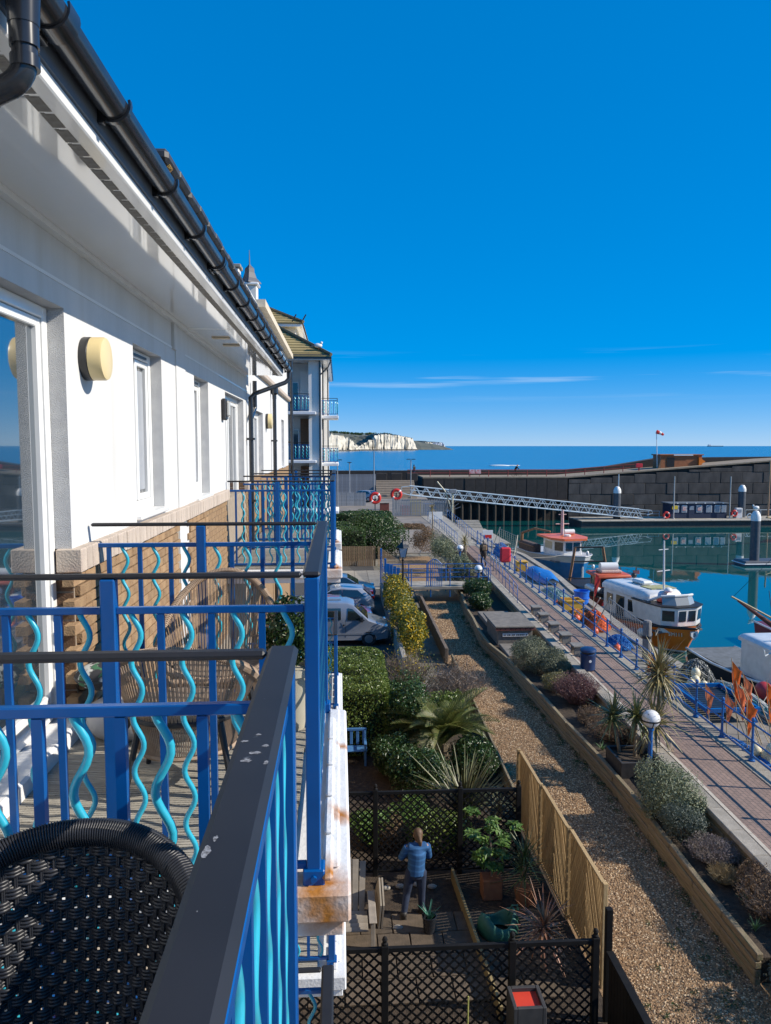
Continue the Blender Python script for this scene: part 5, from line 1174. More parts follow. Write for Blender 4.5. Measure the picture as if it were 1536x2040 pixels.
def bow_text(body, side, y, f, size):
    rg = hull_rings(8.0, 3.0, 1.55, 1.15, .85, .30, .70, n=15, lo=f, hi=f)
    s_ = 0 if side < 0 else 5; ys_ = [(r[s_][1], r[s_][0], r[s_][2]) for r in rg]
    for (a, b) in zip(ys_, ys_[1:]):
        if a[0] <= y <= b[0] or (a[0] > y and a is ys_[0]): break
    p = Vector((a[1] + (b[1] - a[1]) * .6, a[0] + (b[0] - a[0]) * .6, a[2])); d = Vector((b[1] - a[1], b[0] - a[0], b[2] - a[2])).normalized() * (1 if side > 0 else -1)
    up = Vector((p.x * .25, -.25, 1)).normalized(); up = (up - d * up.dot(d)).normalized(); nn = d.cross(up); m3 = Matrix((d, up, nn)).transposed()
    o = text('registration', body, size, txm, t, (0, 0, 0), (0, 0, 0), .05); o.matrix_local = Matrix.Translation(p + nn * .06) @ m3.to_4x4(); return o
bow_text('SM111', -1, .62, .74, .27); bow_text('SM111', 1, .62, .74, .27)
MB().prism([(-.2, 1.38), (.2, 1.38), (.2, 1.15), (0, .92), (-.2, 1.15)], .06, .16, 'Y').build('shield', M('shield_white', (.7, .7, .68), rough=.5), t)
text('shield_letter', 'B', .26, black_met, t, (0, .05, 1.2), (R(90), 0, 0))
MB().tube([(-1.2, 1.4, 1.3), (-3.0, -.9, 1.6), (-5.2, -4.0, 2.75)], .018, 4).build('mooring_rope', rope_m, t)
place(t, (18.4, 38.2, -2.0), R(12))
# ---- dark red boat with gallows
t = thing('fishing_boat', 'dark red trawler with orange wheelhouse and brown gallows frame between the other boats', 'boat')
bru = M('boat_rust_red', (.33, .07, .025), (.26, .05, .02), 3, rough=.45); borr = M('boat_orange_red', (.55, .10, .03), (.47, .08, .03), 3, rough=.45)
hull(t, 9.5, 3.4, 1.5, 1.1, ((-.4, .1, bblack, 'bottom'), (.102, .7, bru, 'hull'), (.702, 1.0, bblack, 'bulwark')), rake=1.3, full=.4, flare=.6, rail=bblack)
MB().prism([(-1.4, 1.8), (1.4, 1.8), (1.5, 9.2), (-1.5, 9.2)], 1.0, 1.08).build('deck', dk, t)
MB().bbox(-.95, .95, 3.6, 5.4, 1.08, 2.15, .06).build('wheelhouse', borr, t); q = MB(); slab_roof(q, -1.2, 1.2, 3.3, 5.6, 2.151, .2, .15); q.build('wheelhouse_roof', borr, t, smooth='auto')
for a, b in ((-.85, -.35), (-.25, .25), (.35, .85)): win((a, 3.585), (b, 3.585), 1.5, 2.05)
for y in (3.8, 4.6): win((-.95, y + .6), (-.95, y), 1.5, 2.05)
q = MB(); q.bbox(-.7, .75, 3.9, 5.1, 2.36, 2.55, .05); q.build('liferaft_cradle', M('crate_mesh', (.55, .50, .45), (.45, .2, .14), 20, rough=.7), t); MB().tube([(-.6, 4.5, 2.75), (.6, 4.5, 2.75)], .28, 12).build('liferaft', wbu, t, smooth='auto')
gal = M('gallows_brown', (.26, .13, .06), (.18, .10, .05), 5, rough=.7); q = MB()
for sx in (-1, 1): q.tube([(sx * 1.45, 8.4, 1.1), (sx * 1.05, 8.5, 3.55)], .1, 6)
q.build('gallows_leg', gal, t); q = MB(); q.tube([(-1.05, 8.5, 3.55), (1.05, 8.5, 3.55)], .07, 6); q.tube([(-1.25, 8.45, 2.5), (1.25, 8.45, 2.5)], .06, 6); q.tube([(-1.5, 8.4, 1.35), (-1.2, 7.9, 1.35), (1.2, 7.9, 1.35)], .05, 6); q.build('gallows_beam', black_met, t)
for x in (-.1, .35): MB().sphere((x, 8.5, 3.1 if x < 0 else 2.1), .12, 8, 6, (1, 1, 1.5)).build('block', wbu, t)
MB().sphere((-.9, 2.6, 1.35), .42, 10, 7, (1, 1, .7)).build('net_bundle', black_met, t); MB().bbox(-1.5, -.9, 3.2, 5.0, 1.1, 1.5, .1).build('fish_box', wbu, t); MB().sphere((-1.5, .5, .9), .3, 10, 8, (1.3, 1.3, .9)).build('fender', redfl, t, smooth=True)
text('registration', 'SM', .4, M('reg_white', (.7, .7, .68), rough=.5), t, (-1.12, 1.75, .95), (R(80), 0, R(-48)))
place(t, (18.5, 46.8, -2.0), R(1))
# ---- blue boat
t = thing('fishing_boat', 'blue hulled trawler with white wheelhouse and orange roof', 'boat')
bb = M('boat_blue', (.015, .13, .34), (.02, .16, .40), 3, rough=.35, coat=.2); bg_ = M('boat_grey', (.50, .50, .50), (.42, .42, .42), 3, rough=.45); brf = M('roof_orange', (.75, .16, .05), (.68, .14, .05), 3, rough=.4)
hull(t, 10.5, 4.0, 2.2, 1.7, ((-.3, .05, M('antifoul', (.22, .05, .03), rough=.6), 'bottom'), (.052, .74, bb, 'hull'), (.742, 1.0, bg_, 'bulwark')), rake=.9, full=.38, flare=.6, rail=bg_)
MB().bbox(-.07, .07, .35, .5, -.1, 2.2, .02).build('stem', bg_, t)
MB().prism([(-1.7, 1.9), (1.7, 1.9), (1.8, 10.2), (-1.8, 10.2)], 1.5, 1.6).build('deck', dk, t)
wh = [(-1.25, 3.2), (-.75, 2.3), (.75, 2.3), (1.25, 3.2), (1.25, 5.4), (-1.25, 5.4)]
MB().prism(wh, 1.6, 3.25).build('wheelhouse', boat_white, t); MB().prism([(x * 1.3, 3.8 + (y - 3.8) * 1.35) for x, y in wh], 3.251, 3.42).build('wheelhouse_roof', brf, t)
win((-.62, 2.285), (-.05, 2.285), 2.35, 3.05); win((.05, 2.285), (.62, 2.285), 2.35, 3.05); win((-1.22, 3.12), (-.82, 2.4), 2.35, 3.05); win((.82, 2.4), (1.22, 3.12), 2.35, 3.05); win((-1.25, 5.0), (-1.25, 3.6), 2.4, 3.0, m=M('buff_panel', (.45, .38, .25), rough=.5))
q = MB(); q.tube([(.0, 4.4, 3.42), (.0, 4.4, 5.6)], [.16, .1], 8); q.tube([(-.6, 4.4, 4.4), (.6, 4.4, 4.4)], .045, 6); q.tube([(-.35, 4.4, 5.2), (.35, 4.4, 5.2)], .035, 6); q.build('mast', M('mast_grey', (.5, .45, .45), (.55, .3, .25), 3, rough=.5), t); MB().tube([(.4, 4.9, 3.65), (1.3, 4.9, 3.65)], .22, 10).build('liferaft', wbu, t, smooth='auto'); MB().lathe([(.3, 0), (.3, .12), (.2, .16)], (.1, 3.6, 3.43), 12).build('radar', wbu, t)
q = MB(); q.tube([(-1.7, 9.4, 1.6), (-1.8, 8.9, 3.2), (-1.2, 7.6, 3.7), (-.3, 6.2, 3.55)], [.16, .13, .1, .08], 7); q.build('crane_arm', gal, t); MB().bbox(-1.9, -1.2, 6.0, 9.6, 1.6, 2.5, .1).build('net_drum', M('dark_gear', (.07, .05, .045), (.12, .08, .06), 5, rough=.9), t); MB().tube([(-1.9, 10.0, 2.3), (-1.95, 6.0, 2.3)], .05, 6).build('side_rail', gal, t)
MB().tube([(-.6, 1.4, 2.3), (-3.2, -.8, 2.4), (-6.2, -3, 2.7)], .02, 4).build('mooring_rope', rope_m, t)
place(t, (19.5, 59.6, -2.0), R(8))
# ---- white cabin boat at the right edge
t = thing('fishing_boat', 'white cabin boat with curved roof and red ball fender at the near quay', 'boat')
hull(t, 8.0, 2.8, 1.3, 1.0, ((-.4, .15, bblack, 'bottom'), (.152, 1.0, bblack, 'hull')), rake=1.2, full=.35, flare=.65, rail=boat_white)
q = MB(); slab_roof(q, -1.15, 1.4, .9, 3.6, 2.55, .32, .28); q.build('cabin_roof', boat_white, t, smooth='auto')
for x in (-1.1, .1):
    for k in range(5): MB().bbox(x + k * .115 - (.0), x + k * .115 + .105, 1.0, 1.06, 1.15, 2.5, .012).build('cabin_panel', boat_white, t)
MB().bbox(-1.12, -1.04, 1.08, 3.4, 1.1, 2.549, .01).build('cabin_side', boat_white, t); MB().bbox(1.28, 1.36, 1.08, 3.4, 1.1, 2.549, .01).build('cabin_side', boat_white, t)
MB().bbox(-1.03, 1.27, 3.3, 3.38, 1.1, 2.0, .01).build('cabin_back', M('buff_ply', (.42, .28, .18), rough=.7), t); MB().prism([(-1.1, 1.0), (1.2, 1.0), (1.3, 7.8), (-1.3, 7.8)], .95, 1.05).build('deck', dk, t)
MB().sphere((-1.5, 1.0, 1.1), .36, 14, 10).build('ball_fender', M('dark_red_fender', (.42, .04, .05), (.36, .03, .04), 4, rough=.4), t, smooth=True); MB().tube([(-1.1, 1.2, 2.6), (-1.45, 1.1, 2.5), (-1.5, 1.1, 2.75)], .03, 6).build('bracket', boat_white, t)
q = MB(); q.tube([(-.3, 1.9, 2.87), (-.3, 1.9, 3.1)], .03, 6); q.tube([(-.5, 1.9, 3.12), (.15, 1.9, 3.14)], .06, 8); q.build('lamp_bar', black_met, t); MB().tube([(-.6, 1.7, 2.7), (-.2, 3.0, 4.8)], .015, 5).build('aerial', black_met, t); MB().tube([(-1.0, 1.0, 1.4), (-3.4, -1.5, -.2 + 1.2)], .018, 4).build('mooring_rope', rope_m, t)
for k, (x, y) in enumerate(((.2, .4), (.35, .25))): MB().bbox(x - .4, x + .4, y - .3, y + .3, 1.1 + k * .3, 1.35 + k * .3, .03).build('fish_box', M('box_white', (.6, .58, .5), (.5, .45, .1), 3, rough=.6), t)
place(t, (18.7, 28.6, -2.0), R(2))
# ---- boat with furled brown sail, mostly out of frame
t = thing('sailing_boat', 'moored sailing boat whose furled brown sail reaches over the blue water', 'boat')
hull(t, 9, 2.8, 1.3, 1.0, ((-.4, .1, bblack, 'bottom'), (.102, 1.0, M('maroon', (.14, .02, .025), rough=.4), 'hull')), rail=boat_white)
MB().tube([(.2, 4, 1.0), (.2, 4, 9.5)], .08, 8).build('mast', bamboo, t); sailm = M('brown_sail', (.22, .075, .045), (.16, .05, .035), 5, rough=.85)
q = MB(); q.tube([(-4.3, 5.2, 3.0), (-2.2, 4.6, 1.45), (.1, 4.05, -.2 + .5)], [.05, .16, .14], 8); q.build('furled_sail', sailm, t, smooth=True); MB().tube([(-4.6, 5.3, 3.2), (.15, 4.02, .6)], .05, 6).build('boom', bamboo, t)
MB().tube([(-4.5, 5.3, 3.2), (.2, 4, 8.8)], .012, 4).build('stay', black_met, t); MB().tube([(-2.5, 4.7, 1.6), (.2, 4, 7)], .012, 4).build('stay', black_met, t)
place(t, (24.9, 33.0, -2.0), R(0))
# ---- dark red barge by the pile
t = thing('sailing_barge', 'dark red barge with bowsprit and rigging tied behind the mooring pile', 'boat')
hull(t, 16, 4.2, 2.3, 1.5, ((-.3, .1, bblack, 'bottom'), (.102, 1.0, M('barge_red', (.12, .012, .018), (.09, .01, .014), 3, rough=.4), 'hull')), rake=2.2, full=.5, rail=bblack)
MB().tube([(0, .2, 2.2), (0, -5.2, 3.2)], [.14, .08], 7).build('bowsprit', bamboo, t); q = MB(); q.tube([(0, -5, 3.15), (0, 1.2, .8)], .02, 4); q.tube([(-.6, -2.5, 2.7), (0, -5, 3.15), (.6, -2.5, 2.7)], .02, 4); q.tube([(0, -5, 3.2), (0, 5, 12)], .02, 4); q.build('rigging', black_met, t); MB().tube([(0, 5, 1.6), (0, 5, 14)], .16, 8).build('mast', bamboo, t)
MB().bbox(-1.3, 1.3, 5.6, 10, 1.6, 2.6, .1).build('deckhouse', gal, t)
place(t, (51.5, 84.0, -2.0), R(-62))

# ================================================================ piles, pontoon, gangway
pile_m = M('pile_steel', (.055, .065, .08), (.08, .085, .095), 4, rough=.45); capm = M('pile_cap', (.72, .72, .70), rough=.4); galv = M('galvanised_pale', (.48, .56, .60), (.42, .50, .55), 4, rough=.4)
def pile(x, y, top, r, label, cone=True):
    t = thing('mooring_pile', label, 'pile', (x, y, -4)); MB().lathe([(r, -4), (r, top)], (x, y, 0), 16).build('shaft', pile_m, t, smooth='auto'); MB().lathe([(r * 1.04, top - .35), (r * 1.04, top), (r * .9, top + .25), (r * .5, top + .55), (.01, top + .6)], (x, y, 0), 16).build('cap', capm, t, smooth='auto'); return t
pile(38.4, 68.6, 2.45, .42, 'dark mooring pile with white cap standing beside the dark red barge')
t = thing('pile_float', 'low dark float around the foot of the near mooring pile', 'float', (39, 68.6, -2)); MB().bbox(37.0, 45, 67.6, 69.8, -2.1, -1.55, .1).build('deck', pile_m, t); MB().bbox(36.9, 45.1, 67.5, 69.9, -1.85, -1.75, .04).build('fender_strip', capm, t)
s_ = MB().sphere((38.4, 68.6, 3.3), .2, 8, 6, (1.6, .8, .9)); s_.sphere((38.1, 68.6, 3.5), .1, 6, 5); t = thing('gull', 'grey white gull resting on top of the near mooring pile', 'bird', (38.4, 68.6, 3.1)); s_.build('body', capm, t, smooth=True); MB().prism([(38.5, 3.25), (38.85, 3.35), (38.5, 3.42)], 68.5, 68.7, 'Y').build('tail', pile_m, t)
pile(38.5, 104.5, 2.8, .5, 'white capped pile at the foot of the gangway'); pile(56.9, 105.5, 2.9, .5, 'white capped pile beyond the fuel pump')
# pontoon
t = thing('pontoon', 'long floating pontoon with timber edge in front of the harbour wall', 'pontoon', (60, 104, -2)); MB().bbox(32.5, 95, 101.5, 107, -2.3, -1.2, .06).build('float', M('pontoon_side', (.05, .045, .045), (.08, .07, .06), 3, rough=.8), t)
src = MB().bbox(-.98, .98, 101.3, 107.2, -1.199, -1.08, .015).build('deck_plank', M('pontoon_deck', (.40, .36, .29), (.33, .29, .23), 3, rough=.85, rand=.1), t); z0 = src.location.copy()
for k in range(31):
    p = z0 + Vector((33.5 + k * 2.0, 0, 0))
    if k == 0: src.location = p
    else: inst(src, t, p)
# gangway truss
t = thing('gangway', 'long pale blue truss gangway sloping down to the pontoon', 'gangway', (10, 103.5, 2.4)); A, B_ = Vector((9.6, 103, 2.35)), Vector((41.6, 103, -1.0)); H = Vector((0, 0, 1.25)); n_ = 22; chord = MB()
for dy in (0, 1.3):
    d_ = Vector((0, dy, 0))
    for off, r_ in ((Vector(), .07), (H, .06), (H * .55, .03)): MB().cyl(A + d_ + off, B_ + d_ + off, r_, None, 6).build('chord', galv, t)
    for k in range(n_):
        a, b, m_ = A.lerp(B_, k / n_) + d_, A.lerp(B_, (k + 1) / n_) + d_, A.lerp(B_, (k + .5) / n_) + d_ + H
        MB().cyl(a, m_, .04, None, 5).build('brace', galv, t); MB().cyl(m_, b, .04, None, 5).build('brace', galv, t)
MB().bar(A + Vector((0, .65, -.02)), B_ + Vector((0, .65, -.02)), 1.15, .06).build('walkway', galv, t); q = MB(); q.tube([B_ + H, B_ + H + Vector((1.2, 0, -.1)), B_ + H + Vector((1.4, 0, -.5)), B_ + H * .5 + Vector((.6, 0, -.1))], .05, 6); q.build('end_loop', galv, t); q = MB(); q.tube([A + H, A + H * .9 + Vector((-1.2, 0, 0)), A + H * .3 + Vector((-1.3, 0, 0)), A], .06, 6); q.build('end_loop', galv, t)
# office cabin
cab_n = M('cabin_navy', (.015, .025, .055), (.02, .03, .065), 3, rough=.55); pane_g = M('cabin_pane', (.34, .38, .42), (.25, .29, .33), 3, rough=.15, coat=.8)
t = thing('harbour_office', 'navy blue cabin with pale windows on the pontoon', 'cabin', (50, 105, -1.08)); MB().bbox(45.9, 54.0, 104, 106.6, -1.08, .95, .03).build('wall', cab_n, t); MB().bbox(45.7, 54.2, 103.85, 106.75, .951, 1.08, .03).build('roof', M('cabin_roof', (.12, .14, .16), rough=.6), t)
for i, (x, w_) in enumerate(((46.35, .75), (47.5, .75), (49.6, .8), (51.0, .8), (52.2, .8), (53.2, .65))):
    f = MB().bbox(x, x + w_, 103.94, 103.999, -.25, .75, .01).build('window', capm, t); MB().box(x + .06, x + w_ - .06, 103.92, 103.939, -.19, .69).build('pane', pane_g, f)
d_ = MB().bbox(48.5, 49.3, 103.94, 103.999, -1.07, .75, .01).build('door', cab_n, t); MB().box(48.6, 49.2, 103.92, 103.939, .1, .65).build('pane', pane_g, d_)
MB().bbox(46.1, 46.9, 103.88, 103.935, .2, .7, .01).build('sign', M('sign_yellow', (.70, .50, .03), rough=.5), t); MB().bbox(47.6, 48.1, 103.88, 103.918, .0, .55, .01).build('poster', M('poster_pink', (.6, .18, .16), (.6, .55, .5), 5, rough=.5), t); MB().bbox(49.75, 50.25, 103.88, 103.918, .0, .5, .01).build('poster', M('poster_pink', (.6, .18, .16)), t)
for k in range(6): MB().bbox(46.7 + k * 1.3, 46.9 + k * 1.3, 103.7, 103.84, 1.0, 1.12, .02).build('lamp', capm, t)
def pole(x, y, z0, z1, r, m, label, name='pole', lamp=False):
    t = thing(name, label, 'pole', (x, y, z0)); MB().cyl((x, y, z0), (x, y, z1), r, r * .8, 8).build('shaft', m, t); MB().lathe([(r * 2.2, 0), (r * 2.2, .1), (r, .12)], (x, y, z0), 8).build('base', m, t)
    if lamp: MB().bbox(x - .25, x + .25, y - .15, y + .15, z1, z1 + .12, .03).build('lamp_head', m, t)
    return t
pole(39.4, 106.5, -1.08, 5.0, .09, galv, 'thin pale pole left of the navy cabin'); pole(46.2, 103.6, -1.08, 4.8, .09, M('pole_grey', (.42, .42, .40), rough=.5), 'grey pole at the sign corner of the navy cabin'); pole(54.2, 103.6, -1.08, 4.75, .09, MATS['pole_grey'], 'grey pole at the pump side of the navy cabin'); pole(59.7, 103.6, -1.08, 6.9, .13, M('brown_pole', (.34, .20, .11), rough=.6), 'tall brown pole rising above the harbour wall'); 
t = thing('fuel_pump', 'white fuel pump standing on the pontoon beside the cabin', 'pump', (55.6, 104, -1.08)); MB().bbox(55.2, 56.1, 103.7, 104.3, -1.08, .35, .05).build('body', capm, t); MB().box(55.35, 55.95, 103.66, 103.699, -.25, .15).build('panel', pane_g, t)
t = thing('hose_reel', 'small round hose reel on the pontoon right of the pump', 'reel', (56.9, 103.5, -1.08)); MB().tube([(57.0 + .3 * math.cos(a), 103.5, -.72 + .3 * math.sin(a)) for a in [k * PI / 8 for k in range(16)]], .07, 6, closed=True).build('hose', galv, t); MB().box(56.95, 57.05, 103.45, 103.55, -1.08, -.72).build('stand', galv, t)
ring_red = M('ring_red', (.62, .03, .02), (.55, .03, .02), 4, rough=.4)
def life_ring(x, y, z, r, label, face='Y', stand=0):
    t = thing('life_ring', label, 'life ring', (x, y, z - stand)); pts = [(x + r * math.cos(a), y, z + r * math.sin(a)) for a in [k * PI / 10 for k in range(20)]]; MB().tube(pts, r * .36, 8, closed=True).build('ring', ring_red, t, smooth=True)
    for k in range(2):
        a = PI / 4 + k * PI; MB().tube([(x + r * math.cos(a + d), y - .005, z + r * math.sin(a + d)) for d in (-.13, 0, .13)], r * .39, 8).build('band', capm, t)
    if stand: MB().box(x - .06, x + .06, y + .15, y + .24, z - stand, z + .2).build('post', pile_m, t)
life_ring(45.1, 103.4, -.55, .38, 'red life ring left of the navy cabin', stand=.53); life_ring(54.75, 103.4, -.35, .36, 'red life ring between the cabin and the pump', stand=.73)
t = thing('pontoon_railing', 'thin grey railing on the pontoon between gangway and cabin', 'railing', (43, 103, -1.08)); q = MB()
for z in (-.2, -.6): q.tube([(42.4, 106, z), (45.2, 106, z)], .035, 5)
q.build('rail', galv, t)
for x in (42.4, 43.6, 45.2): MB().cyl((x, 106, -1.08), (x, 106, -.2), .04, None, 6).build('post', galv, t)
t = thing('pontoon_railing', 'thin grey railing beyond the hose reel', 'railing', (62, 106, -1.08)); q = MB(); q.tube([(57.8, 106, -.1), (70, 106, -.1)], .035, 5); q.build('rail', galv, t)
for x in (57.8, 60, 62, 64, 66): MB().cyl((x, 106, -1.08), (x, 106, -.1), .04, None, 6).build('post', galv, t)

# ================================================================ harbour wall (breakwater)
bwm = M('dark_harbour_concrete', (.095, .085, .078), (.06, .055, .052), 1.2, rough=.95, bump=.5, bscale=6, c3=(.20, .19, .175), s3=.55, t3=(.6, .8), rand=.18, stretch=(1.4, 1.4, .5))
bwd = M('black_harbour_wall', (.05, .042, .038), (.032, .028, .026), 1.5, rough=.95, bump=.5, bscale=6, c3=(.10, .09, .08), s3=1, t3=(.6, .8))
bw = thing('harbour_wall', 'long dark concrete harbour wall with a ramped walkway on top', 'harbour wall', (50, 114, -5)); base_ = WLOC[bw.name]
prof = [(12.2, -5), (12.2, 4.25), (33.7, 4.25), (66, 6.75), (110, 9.0), (110, -5)]
MB().prism(prof, 112.3, 119.5, 'Y').build('core', bwd, bw)
MB().prism([(12.2, 4.252), (33.7, 4.252), (66, 6.752), (110, 9.002), (110, 9.2), (66, 6.95), (33.7, 4.45), (12.2, 4.45)], 111.9, 119.4, 'Y').build('walkway', M('tan_walkway', (.30, .24, .17), (.24, .19, .13), 2, rough=.9), bw)
def ztop(x): return 4.25 if x < 33.7 else 4.25 + (x - 33.7) * .0774
for r_ in range(6):
    z0_ = -3.0 + r_ * 1.62; k = 0; x = 33.9 - (1.6 if r_ % 2 else 0)
    while x < 92:
        w_ = 3.3; a, b = max(x, 33.9), x + w_ - .06; x += w_
        if b <= a + .3: continue
        zt_ = min(z0_ + 1.57, min(ztop(a), ztop(b)) - .25)
        if zt_ < z0_ + .25: continue
        MB().bbox(a, b, 112.0 - rng.uniform(0, .10), 112.4, z0_, zt_, .03).build('wall_block', bwm, bw)
for k in range(14): MB().bbox(12.3 + k * 1.53, 12.3 + k * 1.53 + 1.49, 111.95 - rng.uniform(0, .06), 112.4, .9, 4.2, .02).build('wall_block', bwd, bw)
for k in range(17):
    x = 13.0 + k * 1.22; MB().cyl((x, 111.3, -4), (x, 111.3, .8 + rng.uniform(-.1, .1)), .26, .24, 8).build('fender_pile', M('black_timber', (.03, .024, .02), (.05, .04, .03), 3, rough=.9), bw)
MB().box(12.4, 33.6, 111.0, 111.9, .8, 1.05).build('waling', MATS['black_timber'], bw)
pr = [(-45, -5.0), (-45, 5.1), (35, 5.15), (42.5, 5.75), (51.0, 7.1), (70, 7.25), (110, 9.6), (110, -5)]
MB().prism(pr, 119.5, 121.5, 'Y').build('parapet', bwd, bw)
# red railing on the low part
t = thing('harbour_wall_railing', 'dull red railing along the low part of the harbour wall', 'railing', (20, 113, 4.45)); redr = M('dull_red_paint', (.25, .035, .03), (.2, .03, .03), 3, rough=.6)
for z in (5.45, 5.0): MB().cyl((10, 113, z), (34, 113, z), .05, None, 6).build('rail', redr, t); MB().cyl((34, 113, z), (45, 113, z + .85), .05, None, 6).build('rail', redr, t)
for k in range(12): x = 10.5 + k * 2.9; z = 4.45 + max(0, (x - 33.7) * .0774); MB().cyl((x, 113, z), (x, 113, z + 1.02), .06, None, 6).build('post', redr, t)
t = thing('notice_sign', 'red and white notice boards on the harbour wall railing', 'sign', (19.8, 112.8, 4.45))
for x in (19.2, 20.1): MB().bbox(x, x + .8, 112.7, 112.76, 4.9, 5.5, .01).build('panel', M('notice_redwhite', (.6, .12, .12), (.65, .6, .6), 3, rough=.5), t)
for x in (19.3, 20.7): MB().box(x, x + .06, 112.77, 112.83, 4.45, 5.4).build('leg', redr, t)
t = thing('life_ring_box', 'small red box on the ramp railing of the harbour wall', 'life ring', (44.8, 112.9, 5.3)); MB().bbox(44.3, 45.3, 112.75, 113, 5.75, 6.35, .05).build('housing', MATS['red_plastic'], t); MB().box(44.7, 44.9, 112.8, 112.95, 5.3, 5.749).build('post', redr, t)
# orange hut and windsock
t = thing('orange_hut', 'brown orange hut with dark window standing on the harbour wall', 'hut', (51.5, 115, 5.6)); hutm = M('hut_brown', (.34, .12, .04), (.28, .09, .03), 3, rough=.6)
MB().bbox(48.6, 55.0, 114, 117, 5.5, 7.55, .03).build('wall', hutm, t); MB().bbox(48.4, 55.2, 113.8, 117.2, 7.551, 7.72, .03).build('roof', hutm, t); MB().bbox(50.5, 53.5, 113.78, 113.81, 7.5, 7.68, .005).build('sign_strip', capm, t); MB().box(49.5, 50.7, 113.95, 113.999, 5.8, 7.2).build('window', bwin, t); MB().prism([(54.4, 7.3), (55.4, 6.6), (54.4, 6.0)], 113.7, 113.95, 'Y').build('gable_panel', bo, t); MB().prism([(48.6, 5.5), (48.2, 5.5), (48.6, 7.0)], 114, 114.4, 'Y').build('ladder', gal, t)
t = thing('windsock', 'red and white windsock on a white pole beside the orange hut', 'windsock', (48.3, 114.5, 5.5)); MB().cyl((48.3, 114.5, 5.4), (48.0, 114.5, 11.1), .07, .05, 7).build('pole', capm, t); sm = [redfl, capm, redfl]
for k in range(3): MB().tube([(48.0 + k * .35, 114.4, 11.1 - k * .12), (48.35 + k * .35, 114.4, 10.98 - k * .12 - (.1 if k > 1 else 0))], [.32 - k * .05, .28 - k * .05], 10, caps=False).build('sock_band', sm[k], t)
t = thing('cargo_ship', 'tiny pale cargo ship on the horizon', 'ship', (5600, 11200, -2)); MB().bbox(5480, 5720, 11190, 11220, -2, 8, 2).build('hull', pile_m, t); MB().bbox(5490, 5530, 11195, 11215, 8, 28, 1).build('bridge', capm, t)
# ================================================================ parked cars
chrome = M('wheel_alloy', (.45, .45, .46), rough=.3, metal=.8); tyre_m = M('tyre', (.02, .02, .02), rough=.8); cglass = M('car_glass', (.015, .02, .025), rough=.03, coat=1.0, spec=.9)
red_l = M('tail_lamp', (.45, .01, .01), rough=.15, coat=.8); clear_l = M('head_lamp', (.6, .62, .65), rough=.1, coat=1.0)
def car(label, prof, W, paint, side_win, front_win, rear_win, wheels, wr=.31, loc=(0, 0, 0), rz=0, extra=None, cat='car', name='parked_car', lights=None):
    """profile in x (front = +x) and z, swept across the width with rounded flanks"""
    t = thing(name, label, cat); cx = sum(p[0] for p in prof) / len(prof); zmax = max(p[1] for p in prof); rings = []
    for s_, k, tz in ((-1, .955, .90), (-.965, .98, .96), (-.86, .995, .985), (-.5, 1, 1), (0, 1, 1.004), (.5, 1, 1), (.86, .995, .985), (.965, .98, .96), (1, .955, .90)):
        r_ = []
        for x, z in prof:
            hf = max(0, (z - .85) / (zmax - .85)); y = s_ * W / 2 * (1 - .16 * hf); zz = .30 + (z - .30) * (1 - (1 - tz) * .35) if z > .3 else z; r_.append((cx + (x - cx) * k, y, zz))
        rings.append(r_)
    q = MB(); q.loft(rings); q.build('body', paint, t, smooth='auto')
    def sidey(z): return W / 2 * (1 - .16 * max(0, (z - .85) / (zmax - .85))) + .012
    for poly in side_win:
        for s_ in (-1, 1):
            vs = [(x, s_ * (sidey(z) - .02), z) for x, z in poly] + [(x, s_ * sidey(z), z) for x, z in poly]; n_ = len(poly)
            MB().add(vs, [tuple(range(n_)), tuple(range(2 * n_ - 1, n_ - 1, -1))] + [(i, (i + 1) % n_, n_ + (i + 1) % n_, n_ + i) for i in range(n_)]).build('side_window', cglass, t)
    for nm, (a, b) in (('windscreen', front_win), ('rear_window', rear_win)):
        if a is None: continue
        d = Vector((b[0] - a[0], 0, b[1] - a[1])).normalized(); nn = Vector((d.z, 0, -d.x)); nn = nn if (nn.x > 0) == (nm == 'windscreen') else -nn
        wa, wb = sidey(a[1]) - .1, sidey(b[1]) - .1; vs = []
        for o in (-.02, .018): vs += [Vector((a[0], -wa, a[1])) + nn * o, Vector((a[0], wa, a[1])) + nn * o, Vector((b[0], wb, b[1])) + nn * o, Vector((b[0], -wb, b[1])) + nn * o]
        MB().add(vs, [(3, 2, 1, 0), (4, 5, 6, 7), (0, 1, 5, 4), (1, 2, 6, 5), (2, 3, 7, 6), (3, 0, 4, 7)]).build(nm, cglass, t)
    for x in wheels:
        for s_ in (-1, 1):
            y = s_ * (W / 2 - .09); w = MB().lathe([(wr * .62, -.1), (wr, -.095), (wr, .095), (wr * .62, .1)], (x, y, wr), 18, 'Y').build('tyre', tyre_m, t, smooth='auto'); MB().lathe([(.02, -.105), (wr * .58, -.10), (wr * .6, .10), (.02, .105)], (x, y, wr), 12, 'Y').build('wheel', chrome, t)
    for nm, m_, x, z, sx, sz in (lights or ()):
        for s_ in (-1, 1): MB().bbox(x - sx, x + sx, s_ * (W / 2 - .22) - .17, s_ * (W / 2 - .22) + .17, z - sz, z + sz, .03).build(nm, m_, t)
    if extra: extra(t)
    place(t, loc, rz); return t
def flake(name, c): return M(name, c, tuple(k * .92 for k in c), 3, rough=.28, metal=.35, coat=.8)
silver = flake('van_silver', (.29, .31, .35)); wsil = flake('car_white', (.46, .48, .51)); bsil = flake('car_blue_silver', (.17, .24, .33)); cred = flake('car_red', (.50, .02, .025)); cblue = flake('car_dark_blue', (.02, .05, .13))
